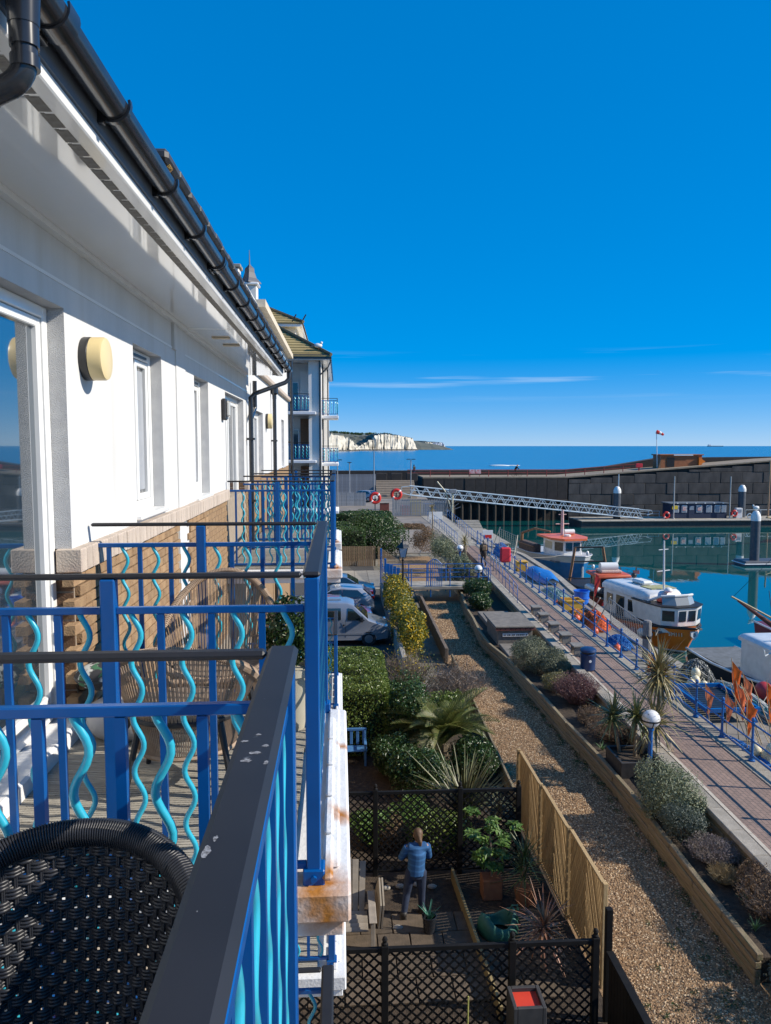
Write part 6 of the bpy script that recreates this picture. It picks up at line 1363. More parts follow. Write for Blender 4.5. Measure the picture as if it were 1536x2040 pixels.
vprof = [(2.35, .35), (2.4, .62), (2.33, .88), (1.5, 1.16), (.75, 1.86), (.45, 1.95), (-2.3, 1.97), (-2.4, 1.85), (-2.4, .35), (-1.9, .28), (1.9, .28)]
def vx(t):
    for s_ in (-1, 1):
        MB().bbox(1.05, 1.2, s_ * 1.02 - .1, s_ * 1.02 + .1, 1.12, 1.36, .03).build('mirror', black_pl, t); MB().box(.28, .36, s_ * .955 - .01, s_ * .955 + .01, .92, 1.0).build('door_handle', black_pl, t)
        MB().box(.40, .41, s_ * .958 - .006, s_ * .958 + .006, .4, 1.2).build('door_seam', black_pl, t); MB().box(-1.9, 2.1, s_ * .962 - .006, s_ * .962 + .006, .52, .60).build('side_moulding', M('moulding', (.2, .21, .23), rough=.5), t)
    for y in (-.55, .55): MB().bar((-2.1, y, 2.04), (.2, y, 2.04), .04, .04).build('roof_bar', chrome, t)
car('silver panel van parked nose to the garden wall', vprof, 1.92, silver, [[(.48, 1.18), (1.28, 1.16), (.72, 1.68), (.52, 1.72)], [(-.75, 1.2), (.2, 1.2), (.2, 1.72), (-.75, 1.72)]], ((1.42, 1.23), (.80, 1.80)), ((-2.405, 1.1), (-2.405, 1.7)), (1.45, -1.45), .33, (-.15, 35.0, .004), 0, vx, 'van', 'parked_van', [('headlight', clear_l, 2.18, .82, .14, .1)])
hprof = [(1.98, .35), (2.02, .55), (1.92, .74), (1.05, .95), (.3, 1.40), (-.3, 1.48), (-1.35, 1.42), (-1.85, 1.0), (-1.98, .85), (-2.0, .4), (-1.7, .26), (1.7, .26)]
hw = [[(.95, .98), (.28, 1.34), (-.25, 1.38), (-.25, .96)], [(-.33, .96), (-.33, 1.38), (-1.1, 1.35), (-1.5, 1.02)]]
L_ = [('headlight', clear_l, 1.84, .70, .12, .08), ('tail_light', red_l, -1.9, .92, .09, .13)]
def mir(t):
    for s_ in (-1, 1): MB().bbox(.72, .86, s_ * .93 - .09, s_ * .93 + .09, .98, 1.1, .03).build('mirror', black_pl, t); MB().box(-.22, -.08, s_ * .865 - .01, s_ * .865 + .01, .80, .84).build('door_handle', black_pl, t)
car('pale silver hatchback with red tail lamps parked beyond the van', hprof, 1.76, wsil, hw, ((1.0, 1.0), (.34, 1.38)), ((-1.83, 1.04), (-1.42, 1.40)), (1.25, -1.25), .31, (-.15, 41.2, .004), PI, mir, lights=L_)
car('blue silver hatchback parked farthest along the wall', hprof, 1.76, bsil, hw, ((1.0, 1.0), (.34, 1.38)), ((-1.83, 1.04), (-1.42, 1.40)), (1.25, -1.25), .31, (.1, 45.0, .004), 0, mir, lights=L_)
car('small red car squeezed between the van and the silver hatchback', hprof, 1.7, cred, hw, ((1.0, 1.0), (.34, 1.38)), ((-1.83, 1.04), (-1.42, 1.40)), (1.25, -1.25), .3, (-.35, 38.2, .004), 0, mir, lights=L_)
car('white and red estate parked by the grey hoarding', hprof, 1.8, wsil, hw, ((1.0, 1.0), (.34, 1.38)), ((-1.83, 1.04), (-1.42, 1.40)), (1.25, -1.25), .31, (3.2, 103, 1.62), R(150), mir, lights=L_)
# car park wall, paving strip, lantern, gate, crossing
cpw = thing('car_park_wall', 'low concrete wall between the car park and the jasmine', 'wall', (2.45, 40, 0)); first = True
for k in range(11): MB().bbox(2.42, 2.62, 29.5 + k * 1.5, 30.98 + k * 1.5, 0, .75, .02).build('wall_block', concrete, cpw)
pw2 = thing('path_wall', 'low dark wall between the jasmine and the sandy path', 'wall', (4.55, 38, 0))
for k in range(7): MB().bbox(4.35 + .02 * k, 4.5 + .02 * k, 31.2 + k * 1.6, 32.78 + k * 1.6, 0, .62, .02).build('wall_block', M('brown_wall', (.16, .12, .09), (.11, .085, .065), 4, rough=.9, bump=.4), pw2)
t = thing('street_lantern', 'tall black street lantern rising from the jasmine', 'street lamp', (3.35, 40.3, 0)); MB().lathe([(.14, 0), (.14, .12), (.09, .2), (.08, .9), (.055, 1.0), (.045, 2.9), (.07, 2.95), (.07, 3.0), (.03, 3.05), (.03, 3.12)], (3.35, 40.3, 0), 12).build('post', black_met, t, smooth='auto')
MB().add([(3.35 + s * a, 40.3 + c * a, z) for z, a in ((3.14, .13), (3.62, .22)) for s, c in ((-1, -1), (1, -1), (1, 1), (-1, 1))], [(0, 1, 5, 4), (1, 2, 6, 5), (2, 3, 7, 6), (3, 0, 4, 7), (3, 2, 1, 0), (4, 5, 6, 7)]).build('lantern_glass', M('lantern_glass', (.55, .58, .62), rough=.15, coat=.8), t)
q = MB()
for s, c in ((-1, -1), (1, -1), (1, 1), (-1, 1)): q.bar((3.35 + s * .135, 40.3 + c * .135, 3.12), (3.35 + s * .228, 40.3 + c * .228, 3.63), .03, .03)
q.build('lantern_frame', black_met, t); MB().lathe([(.36, 3.63), (.34, 3.68), (.16, 3.82), (.06, 3.95), (.03, 4.1), (.005, 4.25)], (3.35, 40.3, 0), 4).build('lantern_cap', black_met, t)
br_ = thing('footbridge', 'concrete crossing with blue railings over the shingle path', 'footbridge', (5.6, 44.6, 0)); MB().bbox(2.7, 8.6, 43.6, 45.4, .72, .92, .03).build('deck', concrete, br_); MB().bbox(2.75, 4.2, 43.7, 45.3, 0, .719, .02).build('abutment', concrete, br_)
for y in (43.65, 45.35):
    for z in (1.95, 1.45): MB().cyl((3.0, y, z), (8.6, y, z), .025, None, 6).build('rail', royal, br_)
    for k in range(6): MB().cyl((3.0 + k * 1.12, y, .3), (3.0 + k * 1.12, y, 1.97), .032, None, 6).build('post', royal, br_)
gt = thing('blue_gate', 'royal blue boarded double gate with dipped tops by the lantern', 'gate', (2.7, 46, .3))
for i in range(12):
    u = i / 11; z = 2.35 - .75 * math.sin(PI * u) ; MB().bbox(2.62 + .0, 2.66, 44.1 + i * .36, 44.1 + i * .36 + .33, .5, z, .006).build('board', royal, gt)
for i in range(4): MB().bbox(2.7 + i * .2, 2.88 + i * .2, 44.06, 44.1, .5, 2.2 - .08 * i, .006).build('board', royal, gt)
for y in (44.05, 48.5): MB().bbox(2.58, 2.7, y - .06, y + .06, 0, 2.5, .01).build('post', royal, gt)
sg_ = thing('blue_gate', 'small blue barred gate with curved top on the crossing', 'gate', (5.0, 44.2, .9))
for i in range(9): MB().cyl((5.0 + i * .11, 43.62, .92), (5.0 + i * .11, 43.62, 2.2 + .3 * math.sin(PI * i / 8)), .02, None, 5).build('bar', royal, sg_)
MB().tube([(5.0 + i * .11, 43.62, 2.2 + .3 * math.sin(PI * i / 8)) for i in range(9)], .025, 5).build('top_bar', royal, sg_)
pk = thing('picket_fence', 'brown vertical board fence below the evergreen bush', 'fence', (3, 57, 0)); pkm = M('brown_picket', (.21, .145, .085), (.15, .10, .06), 4, rough=.85, rand=.2); src = MB().bbox(-.07, .07, -.015, .015, 0, 1.5, .008).build('picket', pkm, pk); tb = WLOC[pk.name]; k0 = True
for k in range(44):
    if k < 20: p = Vector((-.6 + k * .17, 57.2, 0)); rz = 0
    else: p = Vector((2.9 + (k - 20) * .055, 57.2 - (k - 20) * .40 + 0, 0)); rz = R(80)
    if k0: src.location = p - tb; k0 = False
    else: inst(src, pk, p - tb, (0, 0, rz))
for k in range(14): MB().bbox(-1.5, 2.3, 47.0 + k * .7, 47.66 + k * .7, .006, .03, .004).build('paving_slab', pav_m, pv) if False else None
pth = thing('paved_path', 'grey slab path crossing in front of the picket fence', 'path', (0.5, 52, 0)); src = MB().bbox(-.44, .44, -.44, .44, 0, .03, .008).build('paving_slab', M('grey_slab', (.30, .27, .22), (.24, .215, .18), 4, rough=.9, rand=.12), pth); k0 = True
for i in range(5):
    for j in range(8):
        p = Vector((-1.2 + i * .9, 48.2 + j * .9, .006)) - WLOC[pth.name]
        if k0: src.location = p; k0 = False
        else: inst(src, pth, p)
# ================================================================ far quay clutter
pal_m = M('palisade_grey', (.28, .29, .30), (.22, .23, .24), 4, rough=.5); t = thing('palisade_fence', 'grey steel palisade fence closing the quay beyond the hedges', 'fence', (9.5, 88, .9)); tb = WLOC[t.name]; src = MB().prism([(-.075, 0), (.075, 0), (.075, 1.75), (0, 1.95), (-.075, 1.75)], -.02, .02, 'Y').build('pale', pal_m, t); k0 = True
for k in range(32):
    p = Vector((6.4 + k * .19, 88, .95)) - tb
    if k0: src.location = p; k0 = False
    else: inst(src, t, p)
for z in (1.3, 2.4): MB().box(6.3, 12.4, 88.03, 88.08, z, z + .06).build('rail', pal_m, t)
MB().bbox(6.1, 6.3, 87.9, 88.1, .9, 3.1, .01).build('post', pal_m, t)
q = thing('palisade_fan', 'fan of grey palisade spikes at the quay corner', 'fence', (12.3, 88, .9))
for k in range(9): a = R(20 + k * 16); MB().bar((12.4, 87.9, 1.4), (12.4 + 1.7 * math.cos(a), 87.9, 1.4 + 1.7 * math.sin(a)), .08, .03).build('pale', pal_m, q)
for i, (x, z0, w_, h_, c_, lab) in enumerate(((7.2, .95, 1.0, 1.0, (.5, .12, .1), 'red bin behind the palisade'), (8.3, .95, 1.3, 1.5, (.62, .45, .03), 'yellow container behind the palisade'), (9.9, .95, 1.3, 1.2, (.02, .12, .4), 'blue tank behind the palisade'), (11.3, .95, 1.0, 1.4, (.5, .5, .5), 'pale box behind the palisade'))):
    t = thing('storage_bin', lab, 'bin', (x, 89.5, z0)); m_ = M('bin_%d' % i, c_, tuple(k * .85 for k in c_), 3, rough=.5); MB().bbox(x, x + w_, 89, 90.2, z0, z0 + h_, .06).build('body', m_, t); MB().bbox(x - .04, x + w_ + .04, 88.95, 90.25, z0 + h_ + .001, z0 + h_ + .1, .02).build('lid', m_, t)
life_ring(4.3, 92, 2.75, .55, 'orange life ring on a post by the hedge', stand=1.7); life_ring(7.0, 94, 3.05, .55, 'orange life ring on a post beside the palisade', stand=1.9)
t = thing('grey_hoarding', 'tall grey board hoarding behind the parked estate', 'hoarding', (2.4, 110, 2)); src = MB().bbox(0, .28, -.03, .03, 0, 3.0, .006).build('board', M('grey_board', (.23, .24, .26), (.17, .18, .2), 3, rough=.8, rand=.12), t); k0 = True; tb = WLOC[t.name]
for k in range(20):
    p = Vector((-.4 + k * .29, 110, 1.95)) - tb
    if k0: src.location = p; k0 = False
    else: inst(src, t, p)
t = thing('picket_hoarding', 'low grey fence in front of the hoarding beyond the hedge', 'fence', (2, 98, 1.3)); src = MB().bbox(0, .2, -.02, .02, 0, 1.7, .005).build('board', M('grey_board2', (.30, .31, .32), (.22, .23, .24), 3, rough=.8, rand=.15), t); k0 = True; tb = WLOC[t.name]
for k in range(20):
    p = Vector((-.8 + k * .215, 98, 1.35)) - tb
    if k0: src.location = p; k0 = False
    else: inst(src, t, p)
t = thing('red_brick_wall', 'small red brick pier beside the palisade post', 'wall', (5.4, 92.5, 1.1)); MB().bbox(4.9, 6.0, 92.3, 92.7, 1.1, 2.1, .02).build('wall', redb, t); MB().bbox(4.85, 6.05, 92.25, 92.75, 2.101, 2.18, .02).build('coping', concrete, t)
t = thing('timber_steps', 'brown timber steps climbing to the harbour wall', 'steps', (8, 108, 1.8))
for k in range(8): MB().bbox(5.2, 10.8, 106 + k * .7, 106.65 + k * .7, 1.7, 1.9 + k * .3, .02).build('step', M('tan_step', (.34, .27, .2), (.28, .22, .16), 3, rough=.9), t)
for k, x in enumerate((5.4, 7.6, 9.9)): bb_ = MB().bbox(x, x + 1.6, 112.5, 113.2, 3.2, 5.0, .04).build('dark_bay', bwd, bw)
def lamp_post(x, y, z0, z1, label, heads):
    t = thing('street_lamp', label, 'street lamp', (x, y, z0)); MB().cyl((x, y, z0), (x, y, z1), .08, .06, 8).build('post', pal_m, t)
    for dx in heads: MB().bbox(x + dx - .28, x + dx + .28, y - .12, y + .12, z1, z1 + .1, .03).build('lamp_head', black_met, t)
lamp_post(9.9, 106, 1.8, 7.1, 'slim twin headed lamp post at the top of the gangway', (-.35, .35)); lamp_post(1.35, 100, 1.4, 6.8, 'slim lamp post in front of the grey hoarding', (0,)); lamp_post(4.9, 108, 1.9, 8.2, 'thin tall mast beside the grey hoarding', ()); lamp_post(-.2, 96, 1.3, 7.2, 'lamp post beside the far balconies', (.3,))
t = thing('davit_crane', 'pale yellow davit crane beside the gangway', 'crane', (14.5, 100, 0)); MB().tube([(14.6, 98.5, .5), (13.6, 98.5, 3.2), (12.6, 98.5, 4.4)], .09, 6).build('arm', M('davit_cream', (.5, .46, .33), rough=.5), t); MB().tube([(14.6, 98.5, -3), (14.6, 98.5, 3.0)], .12, 7).build('post', MATS['davit_cream'], t); MB().bbox(14.2, 15.1, 98.2, 98.9, 2.9, 3.4, .05).build('winch', pal_m, t)
t = thing('white_sign', 'white information board in front of the palisade', 'sign', (9.9, 80, .9)); MB().bbox(9.4, 10.8, 79.98, 80.03, 1.3, 2.1, .01).build('panel', capm, t)
for x in (9.5, 10.65): MB().box(x, x + .06, 80.035, 80.1, .9, 2.0).build('leg', royal, t)
t = thing('stone_landing', 'stone landing wall with steps down to the water', 'landing', (13.2, 72, -2)); MB().bbox(12.35, 14.9, 66.5, 78, -3, .35, .06).build('wall', concrete, t); MB().bbox(12.4, 15.0, 66.3, 78.1, .351, .5, .04).build('coping', coping_m, t); MB().bbox(14.6, 14.75, 66.2, 66.29, -.7, .2, .01).build('ladder', capm, t)
for k in range(6): MB().bbox(12.35, 14.8, 78.1 + k * .5, 78.58 + k * .5, -3, .5 + .12 * k, .02).build('step', concrete, t)
t = thing('warning_sign', 'red and white warning board on the landing', 'sign', (12.7, 65.8, .66)); MB().bbox(12.4, 13.3, 65.75, 65.8, .9, 1.7, .01).build('panel', capm, t); MB().box(12.5, 13.2, 65.74, 65.749, .98, 1.3).build('red_field', ring_red, t); MB().box(12.8, 12.9, 65.801, 65.85, .66, 1.6).build('leg', pal_m, t)
handrail_run('blue railing beside the far ramp of the promenade', [(9.6, 62, .9), (9.7, 72, .95), (9.5, 82, 1.0)], 1.0, royal, step=1.6); handrail_run('blue railing above the stone landing', [(11.2, 62, .9), (11.6, 72, .95), (11.9, 84, 1.0)], 1.0, royal, step=1.6)
o = MB().prism([(9.6, 61.5), (11.3, 61.5), (12.0, 84), (12.0, 88), (9.4, 88)], .3, .93).build('ramp', concrete); o['kind'] = 'structure'

# ================================================================ end building with mossy roofs
eb = thing('corner_apartment_block', 'four storey white and brick corner block with mossy yellow roofs and blue balconies', 'building', (-5, 56, 0)); wcream = M('warm_cream_white', (.80, .77, .71), (.74, .71, .66), 1, rough=.8)  # one even warm cream for all walls of the block
moss = M('mossy_tile', (.36, .275, .12), (.31, .235, .10), 1.5, rough=.95, bump=.5, bscale=10, c3=(.10, .08, .05), s3=1.2, t3=(.55, .8), rand=.15)
MB().box(-14, -2.02, 53.4, 70, 0, 14.6).build('wall', wcream, eb); MB().box(-2.0, -1.15, 51.9, 56.5, 0, 14.6).build('corner_tower', wcream, eb); MB().box(-14, -3.45, 51.9, 53.38, 0, 14.6).build('wall', wcream, eb); MB().box(-2.0, -.85, 56.6, 68, 0, 14.6).build('side_wall', wcream, eb)
MB().box(-14.5, -.55, 51.2, 68.6, 14.61, 14.78).build('soffit', upvc, eb); MB().box(-14.55, -.48, 51.12, 51.19, 14.66, 14.95).build('gutter', black_pl, eb); MB().box(-.54, -.46, 51.2, 68.6, 14.66, 14.95).build('gutter', black_pl, eb)
def tiles(x0, x1, y0, z0, y1, z1, x0b, x1b, rows):
    for k in range(rows):
        a, b = k / rows, (k + 1) / rows; ya, yb = y0 + (y1 - y0) * a, y0 + (y1 - y0) * b; za, zb_ = z0 + (z1 - z0) * a, z0 + (z1 - z0) * b
        xa0, xa1, xb0, xb1 = x0 + (x0b - x0) * a, x1 + (x1b - x1) * a, x0 + (x0b - x0) * b, x1 + (x1b - x1) * b
        MB().add([(xa0, ya, za), (xa1, ya, za), (xb1, yb + .1, zb_), (xb0, yb + .1, zb_), (xa0, ya, za + .09), (xa1, ya, za + .09), (xb1, yb + .1, zb_ + .03), (xb0, yb + .1, zb_ + .03)], [(3, 2, 1, 0), (4, 5, 6, 7), (0, 1, 5, 4), (1, 2, 6, 5), (2, 3, 7, 6), (3, 0, 4, 7)]).build('tile_course', moss, eb)
tiles(-14.5, -.5, 51.1, 14.8, 56.5, 17.4, -14.5, -4.4, 11)
MB().add([(-.5, 51.1, 14.85), (-.5, 68, 14.85), (-4.4, 62, 17.45), (-4.4, 56.5, 17.45)], [(0, 1, 2, 3)]).build('roof_side', moss, eb)
MB().tube([(-.48, 51.1, 14.93), (-4.4, 56.5, 17.55)], .12, 6).build('hip_tile', roofm, eb)
MB().box(-14, -3.1, 57.0, 70, 14.8, 17.5).build('upper_wall', wcream, eb); MB().box(-14.4, -2.6, 56.4, 70, 17.51, 17.7).build('upper_soffit', upvc, eb); tiles(-14.4, -2.5, 56.3, 17.72, 60, 19.6, -14.4, -6.0, 8); MB().add([(-2.5, 56.3, 17.75), (-2.5, 70, 17.75), (-6, 66, 19.65), (-6, 60, 19.65)], [(0, 1, 2, 3)]).build('roof_side', moss, eb); MB().tube([(-2.5, 56.3, 17.83), (-6, 60, 19.7)], .12, 6).build('hip_tile', roofm, eb)
for k, x in enumerate((-3.3, -2.6)): MB().tube([(x, 56.4, 17.85), (x + .3, 56.3, 18.35)], .05, 5).build('roof_spike', black_met, eb)
MB().bbox(-7.0, -5.9, 57.5, 58.6, 18.5, 20.6, .05).build('turret', wcream, eb); MB().bbox(-7.15, -5.75, 57.35, 58.75, 20.601, 20.8, .05).build('turret_cornice', upvc, eb); MB().lathe([(.85, 20.8), (.8, 20.9), (.5, 21.2), (.36, 21.6), (.33, 21.9), (.12, 22.1), (.05, 22.2), (.02, 23.2)], (-6.45, 58.05, 0), 4).build('ogee_cap', M('lead_grey', (.10, .10, .11), rough=.6), eb)
MB().bbox(-8.3, -7.2, 57.8, 58.9, 18, 21.9, .05).build('chimney', wcream, eb); MB().bbox(-8.45, -7.05, 57.65, 59.05, 21.901, 22.15, .04).build('chimney_cap', concrete, eb)
for z in (4.6, 7.85, 11.05):
    MB().bbox(-3.9, -1.5, 51.2, 53.3, z, z + .2, .03).build('balcony_slab', slab_m, eb); MB().bbox(-2.0, -.02, 52.4, 55.9, z - .22, z - .02, .03).build('balcony_slab', slab_m, eb)
    f = MB().bbox(-3.35, -2.7, 53.3, 53.39, z + .21, z + 2.3, .02).build('door_frame', upvc, eb); MB().box(-3.27, -2.78, 53.27, 53.299, z + .3, z + 2.2).build('pane', glass, f); MB().box(-2.62, -2.05, 53.2, 53.38, z + .2, z + 3.0).build('brick_panel', brick_brown if z < 11 else wcream, eb)
for x, y in ((-1.25, 51.85), (-1.1, 54.0), (-.8, 57.5)): MB().tube([(x, y, 14.6), (x, y, 0)], .06, 6).build('downpipe', black_pl, eb)
MB().tube([(-.5, 52.3, 14.7), (-.7, 52.0, 14.2), (-1.2, 51.85, 13.7)], .05, 6).build('downpipe', black_pl, eb)
def mini_rail(label, x0, x1, y0, y1, z):
    t = thing('balcony_railing', label, 'railing', ((x0 + x1) / 2, y0, z), 'balcony railings of the corner block'); tb = WLOC[t.name]; h = 1.15
    for zz, m_ in ((z + h, handrail_m), (z + h - .14, navy), (z + .1, navy)):
        q = MB(); q.bar((x0, y0, zz), (x1, y0, zz), .05, .035); q.bar((x1, y0 + .03, zz), (x1, y1, zz), .05, .035); q.build('rail', m_, t)
    b = MB().box(-.016, .016, -.016, .016, 0, h - .24).build('baluster', navy, t); w = MB().tube(wave_pts(h - .24, .22, .03, n=6), .027, 4, caps=False).build('wavy_baluster', turq, t); fs = {}
    def put(s_, p):
        p = Vector(p) - tb
        if s_.name not in fs: fs[s_.name] = 1; s_.location = p
        else: inst(s_, t, p)
    n_ = int((x1 - x0) / .12)
    for k in range(n_ + 1): put(b if k % 2 else w, (x0 + (x1 - x0) * k / n_, y0, z + .1))
    n_ = int((y1 - y0) / .2)
    for k in range(1, n_): put(b if k % 2 else w, (x1, y0 + (y1 - y0) * k / n_, z + .1))
mini_rail('topmost front balcony railing of the corner block', -3.85, -2.0, 51.25, 53.2, 11.25); mini_rail('front balcony railing below the brick panel of the corner block', -3.85, -2.0, 51.25, 53.2, 8.05)
mini_rail('topmost side balcony railing overhanging the corner block', -1.75, -.1, 52.5, 55.8, 11.03); mini_rail('second side balcony railing overhanging the corner block', -1.75, -.1, 52.5, 55.8, 7.83)
t = thing('gull', 'white gull perched on the roof edge of the corner block', 'bird', (-1.35, 52, 15.35)); q = MB(); q.sphere((-1.35, 52.0, 15.62), .17, 8, 6, (1.7, .8, .9)); q.sphere((-1.12, 52.0, 15.80), .09, 7, 5); q.build('body', capm, t, smooth=True); MB().prism([(-1.6, 15.55), (-1.95, 15.5), (-1.6, 15.7)], 51.9, 52.1, 'Y').build('tail', pile_m, t); q = MB(); q.tube([(-1.3, 52, 15.3), (-1.3, 52, 15.5)], .015, 4); q.build('legs', bo, t)

# ================================================================ chalk cliffs and downs
chalk = M('chalk', (.62, .58, .48), (.50, .46, .38), .05, rough=.95, c3=(.34, .30, .22), s3=.035, t3=(.55, .7), stretch=(1, 1, 3)); down = M('downland', (.10, .11, .085), (.13, .13, .10), .02, rough=1, c3=(.07, .085, .07), s3=.05, t3=(.5, .6)); chalk_hazed = M('chalk_hazed', (.52, .55, .60), (.45, .48, .53), .03, rough=1)  # distance haze put into the colour: lighter downland, bluish far chalk
def land(name, top, y, depth, m, base_z=-3, dy=14, seed=3, res=60, back=None, cap=None, slope=1.2):
    """a cliff face: broken vertical wall with a grassy slope running back from its edge"""
    g_ = np.random.default_rng(seed); xs = np.linspace(top[0][0], top[-1][0], res); zt = np.interp(xs, [p[0] for p in top], [p[1] for p in top]); off = np.cumsum(g_.normal(size=res)) * dy * .12 + g_.normal(size=res) * dy * .18
    rows = []
    for k, f in enumerate((0, .25, .5, .75, 1.0)): rows.append([(x + g_.normal() * dy * .06, y + slope * (x - xs[res // 2]) + o * (1 - .4 * f) + f * dy * .55 + g_.normal() * dy * .10, base_z + (z - base_z) * f + (g_.normal() * 1.0 if f == 1 else 0)) for x, z, o in zip(xs, zt, off)])
    q = MB(); q.loft(rows, caps=False, closed=False); o = q.build(name, m, fix=False); o['kind'] = 'structure'
    if cap:
        q = MB(); q.loft([rows[-1], [(x, yy + depth * .3, z + cap * .6) for x, yy, z in rows[-1]], [(x, yy + depth, z + cap) for x, yy, z in rows[-1]], [(x, yy + depth * 1.6, -5) for x, yy, z in rows[-1]]], caps=False, closed=False); o = q.build('downland', down, fix=False); o['kind'] = 'structure'
    q = MB(); q.loft([[(x, yy - dy * 1.5, -2.4) for x, yy, z in rows[0]], [(x, yy - dy * .6, -1.0) for x, yy, z in rows[0]], [(x, yy + 2, 1.2) for x, yy, z in rows[0]]], caps=False, closed=False); o = q.build('foreshore', M('dark_shore', (.07, .065, .055), (.12, .11, .09), .1, rough=1), fix=False); o['kind'] = 'structure'
land('chalk_cliff', [(-140, 50), (-60, 40), (-34, 34), (-5, 31), (14, 27), (26, 21), (36, 12), (44, 5)], 1500, 350, chalk, dy=16, seed=3, cap=7)
land('chalk_cliff', [(40, 6), (50, 12), (62, 16), (74, 25), (90, 35), (110, 36), (135, 33), (160, 30), (178, 27), (184, 14), (190, 2)], 1800, 420, chalk, dy=18, seed=5, cap=6)
land('chalk_cliff', [(215, 8), (230, 14), (250, 15), (270, 19), (290, 20), (318, 19), (326, 8)], 2600, 500, chalk, dy=22, seed=7, cap=8)
land('chalk_cliff', [(390, 10), (420, 22), (450, 24), (480, 25), (500, 21), (506, 5)], 3600, 600, chalk_hazed, dy=26, seed=9, cap=6)
# rising downs behind the cliffs
g_ = np.random.default_rng(4); rows = []
for k in range(7):
    f = k / 6; yy = 2050 + 500 * f; xs = np.linspace(-500, 330, 90); hh = np.interp(xs, [-500, -100, 0, 20, 60, 100, 140, 180, 230, 300, 330], [75, 60, 49, 49, 44, 47, 46, 37, 26, 14, 0]); rows.append([(x, yy, -5 + (h + 5) * (math.sin(PI / 2 * min(1, f * 1.3))) + g_.normal() * .7) for x, h in zip(xs, hh)])
q = MB(); q.loft(rows, caps=False, closed=False); o = q.build('downland', down, fix=False); o['kind'] = 'structure'
P, N = [], []
for k in range(70):
    x = rng.uniform(-60, 170); z = float(np.interp(x, [-60, 0, 60, 100, 140, 180], [53, 48, 43, 45, 43, 34])); p_, n_ = ball_pts(30, (x, 2240 + rng.uniform(-40, 60), z), (6, 6, 3.0), 2000 + k, .3, .3); P.append(p_); N.append(n_)
tag(leaves('distant_trees', dark_leaf, np.concatenate(P), np.concatenate(N), 4, 2.6, None, 91), 'dark line of distant trees on the downs above the cliffs', 'trees', kind='stuff')
# breaking wave off the wall
wv_ = MB(); wv_.sphere((88, 420, -1.9), 1, 10, 6, (6, 1.5, .5)); wv_.sphere((95, 421, -1.9), 1, 10, 6, (5, 1, .3)); o = wv_.build('wave_crest', capm, smooth=True); o['kind'] = 'structure'
# ================================================================ balcony furniture
wick = M('black_wicker', (.016, .017, .021), (.028, .029, .034), 9, rough=.42, spec=.5)
t = thing('wicker_chair', 'black woven wicker armchair on the near balcony', 'chair', (-.56, 1.35, ZF))
xc, yc, rr_ = -.575, 1.385, .315
def rim_z(a): return 8.125 - .20 * (1 - math.sin(a)) ** 1.3                      # a = 0..pi from right to left, back at pi/2
def rim_p(a, r=rr_): return (xc + r * math.cos(a), yc + r * 1.06 * math.sin(a), rim_z(a))
ar = [R(-12) + R(204) * k / 72 for k in range(73)]
MB().tube([rim_p(a) for a in ar], .027, 12).build('rim', wick, t, smooth=True)
q = MB()                                                                         # strand wound round the rim
for k in range(190):
    a = R(-12) + R(204) * k / 190; p = Vector(rim_p(a)); d = (Vector(rim_p(a + .01)) - p).normalized(); u = d.orthogonal().normalized(); v = d.cross(u)
    q.tube([p + (u * math.cos(b) + v * math.sin(b)) * .0285 + d * (.010 * b / 6.28) for b in [2 * PI * j / 8 for j in range(9)]], .0042, 3, caps=False)
tag(q.build('rim_binding', wick, t, fix=False, smooth=True), kind='stuff')
NS = 40; stakes = [R(-8) + R(196) * (k + .5) / NS for k in range(NS)]; zs0 = 7.60
def shell(a, z):
    zt = rim_z(a); f = (z - zs0) / (zt - zs0); r = rr_ * (.80 + .20 * f ** .7); return Vector((xc + r * math.cos(a), yc + r * 1.06 * math.sin(a), z)), Vector((math.cos(a), math.sin(a), 0))
q = MB()
for a in stakes:
    for da in (-.022, -.008, .008, .022): q.tube([shell(a + da, zs0 + (rim_z(a) - zs0) * f)[0] for f in (0, .2, .4, .6, .8, 1)], .0034, 4, caps=False)
tag(q.build('stakes', wick, t, fix=False, smooth=True), kind='stuff')
q = MB(); z = zs0 + .01; row = 0
while z < 8.12:
    grp = row // 3; pts = []
    def flush():
        global pts
        if len(pts) > 3: q.tube(pts, .0047, 5, caps=False)
        pts = []
    n_ = NS * 4
    for k in range(n_ + 1):
        a = stakes[0] + (stakes[-1] - stakes[0]) * k / n_; lim = rim_z(a) - .022
        if z > lim: flush(); continue
        p, nn = shell(a, z); w = math.cos(PI * (k / 4) + PI * grp); pts.append(p + nn * (.0055 * w) + Vector((0, 0, rng.uniform(-.0009, .0009))))
    flush(); z += .0078; row += 1
tag(q.build('weave', wick, t, fix=False, smooth=True), kind='stuff')
MB().lathe([(.01, 0), (.28, 0), (.30, .02), (.29, .05), (.01, .055)], (xc, yc - .02, 7.585), 28).build('seat', wick, t, smooth='auto')
for sx, sy in ((-1, -1), (1, -1), (1, 1), (-1, 1)): MB().tube([(xc + sx * .2, yc + sy * .2, 7.6), (xc + sx * .25, yc + sy * .25, ZF + .035)], [.018, .015], 8).build('leg', black_met, t)

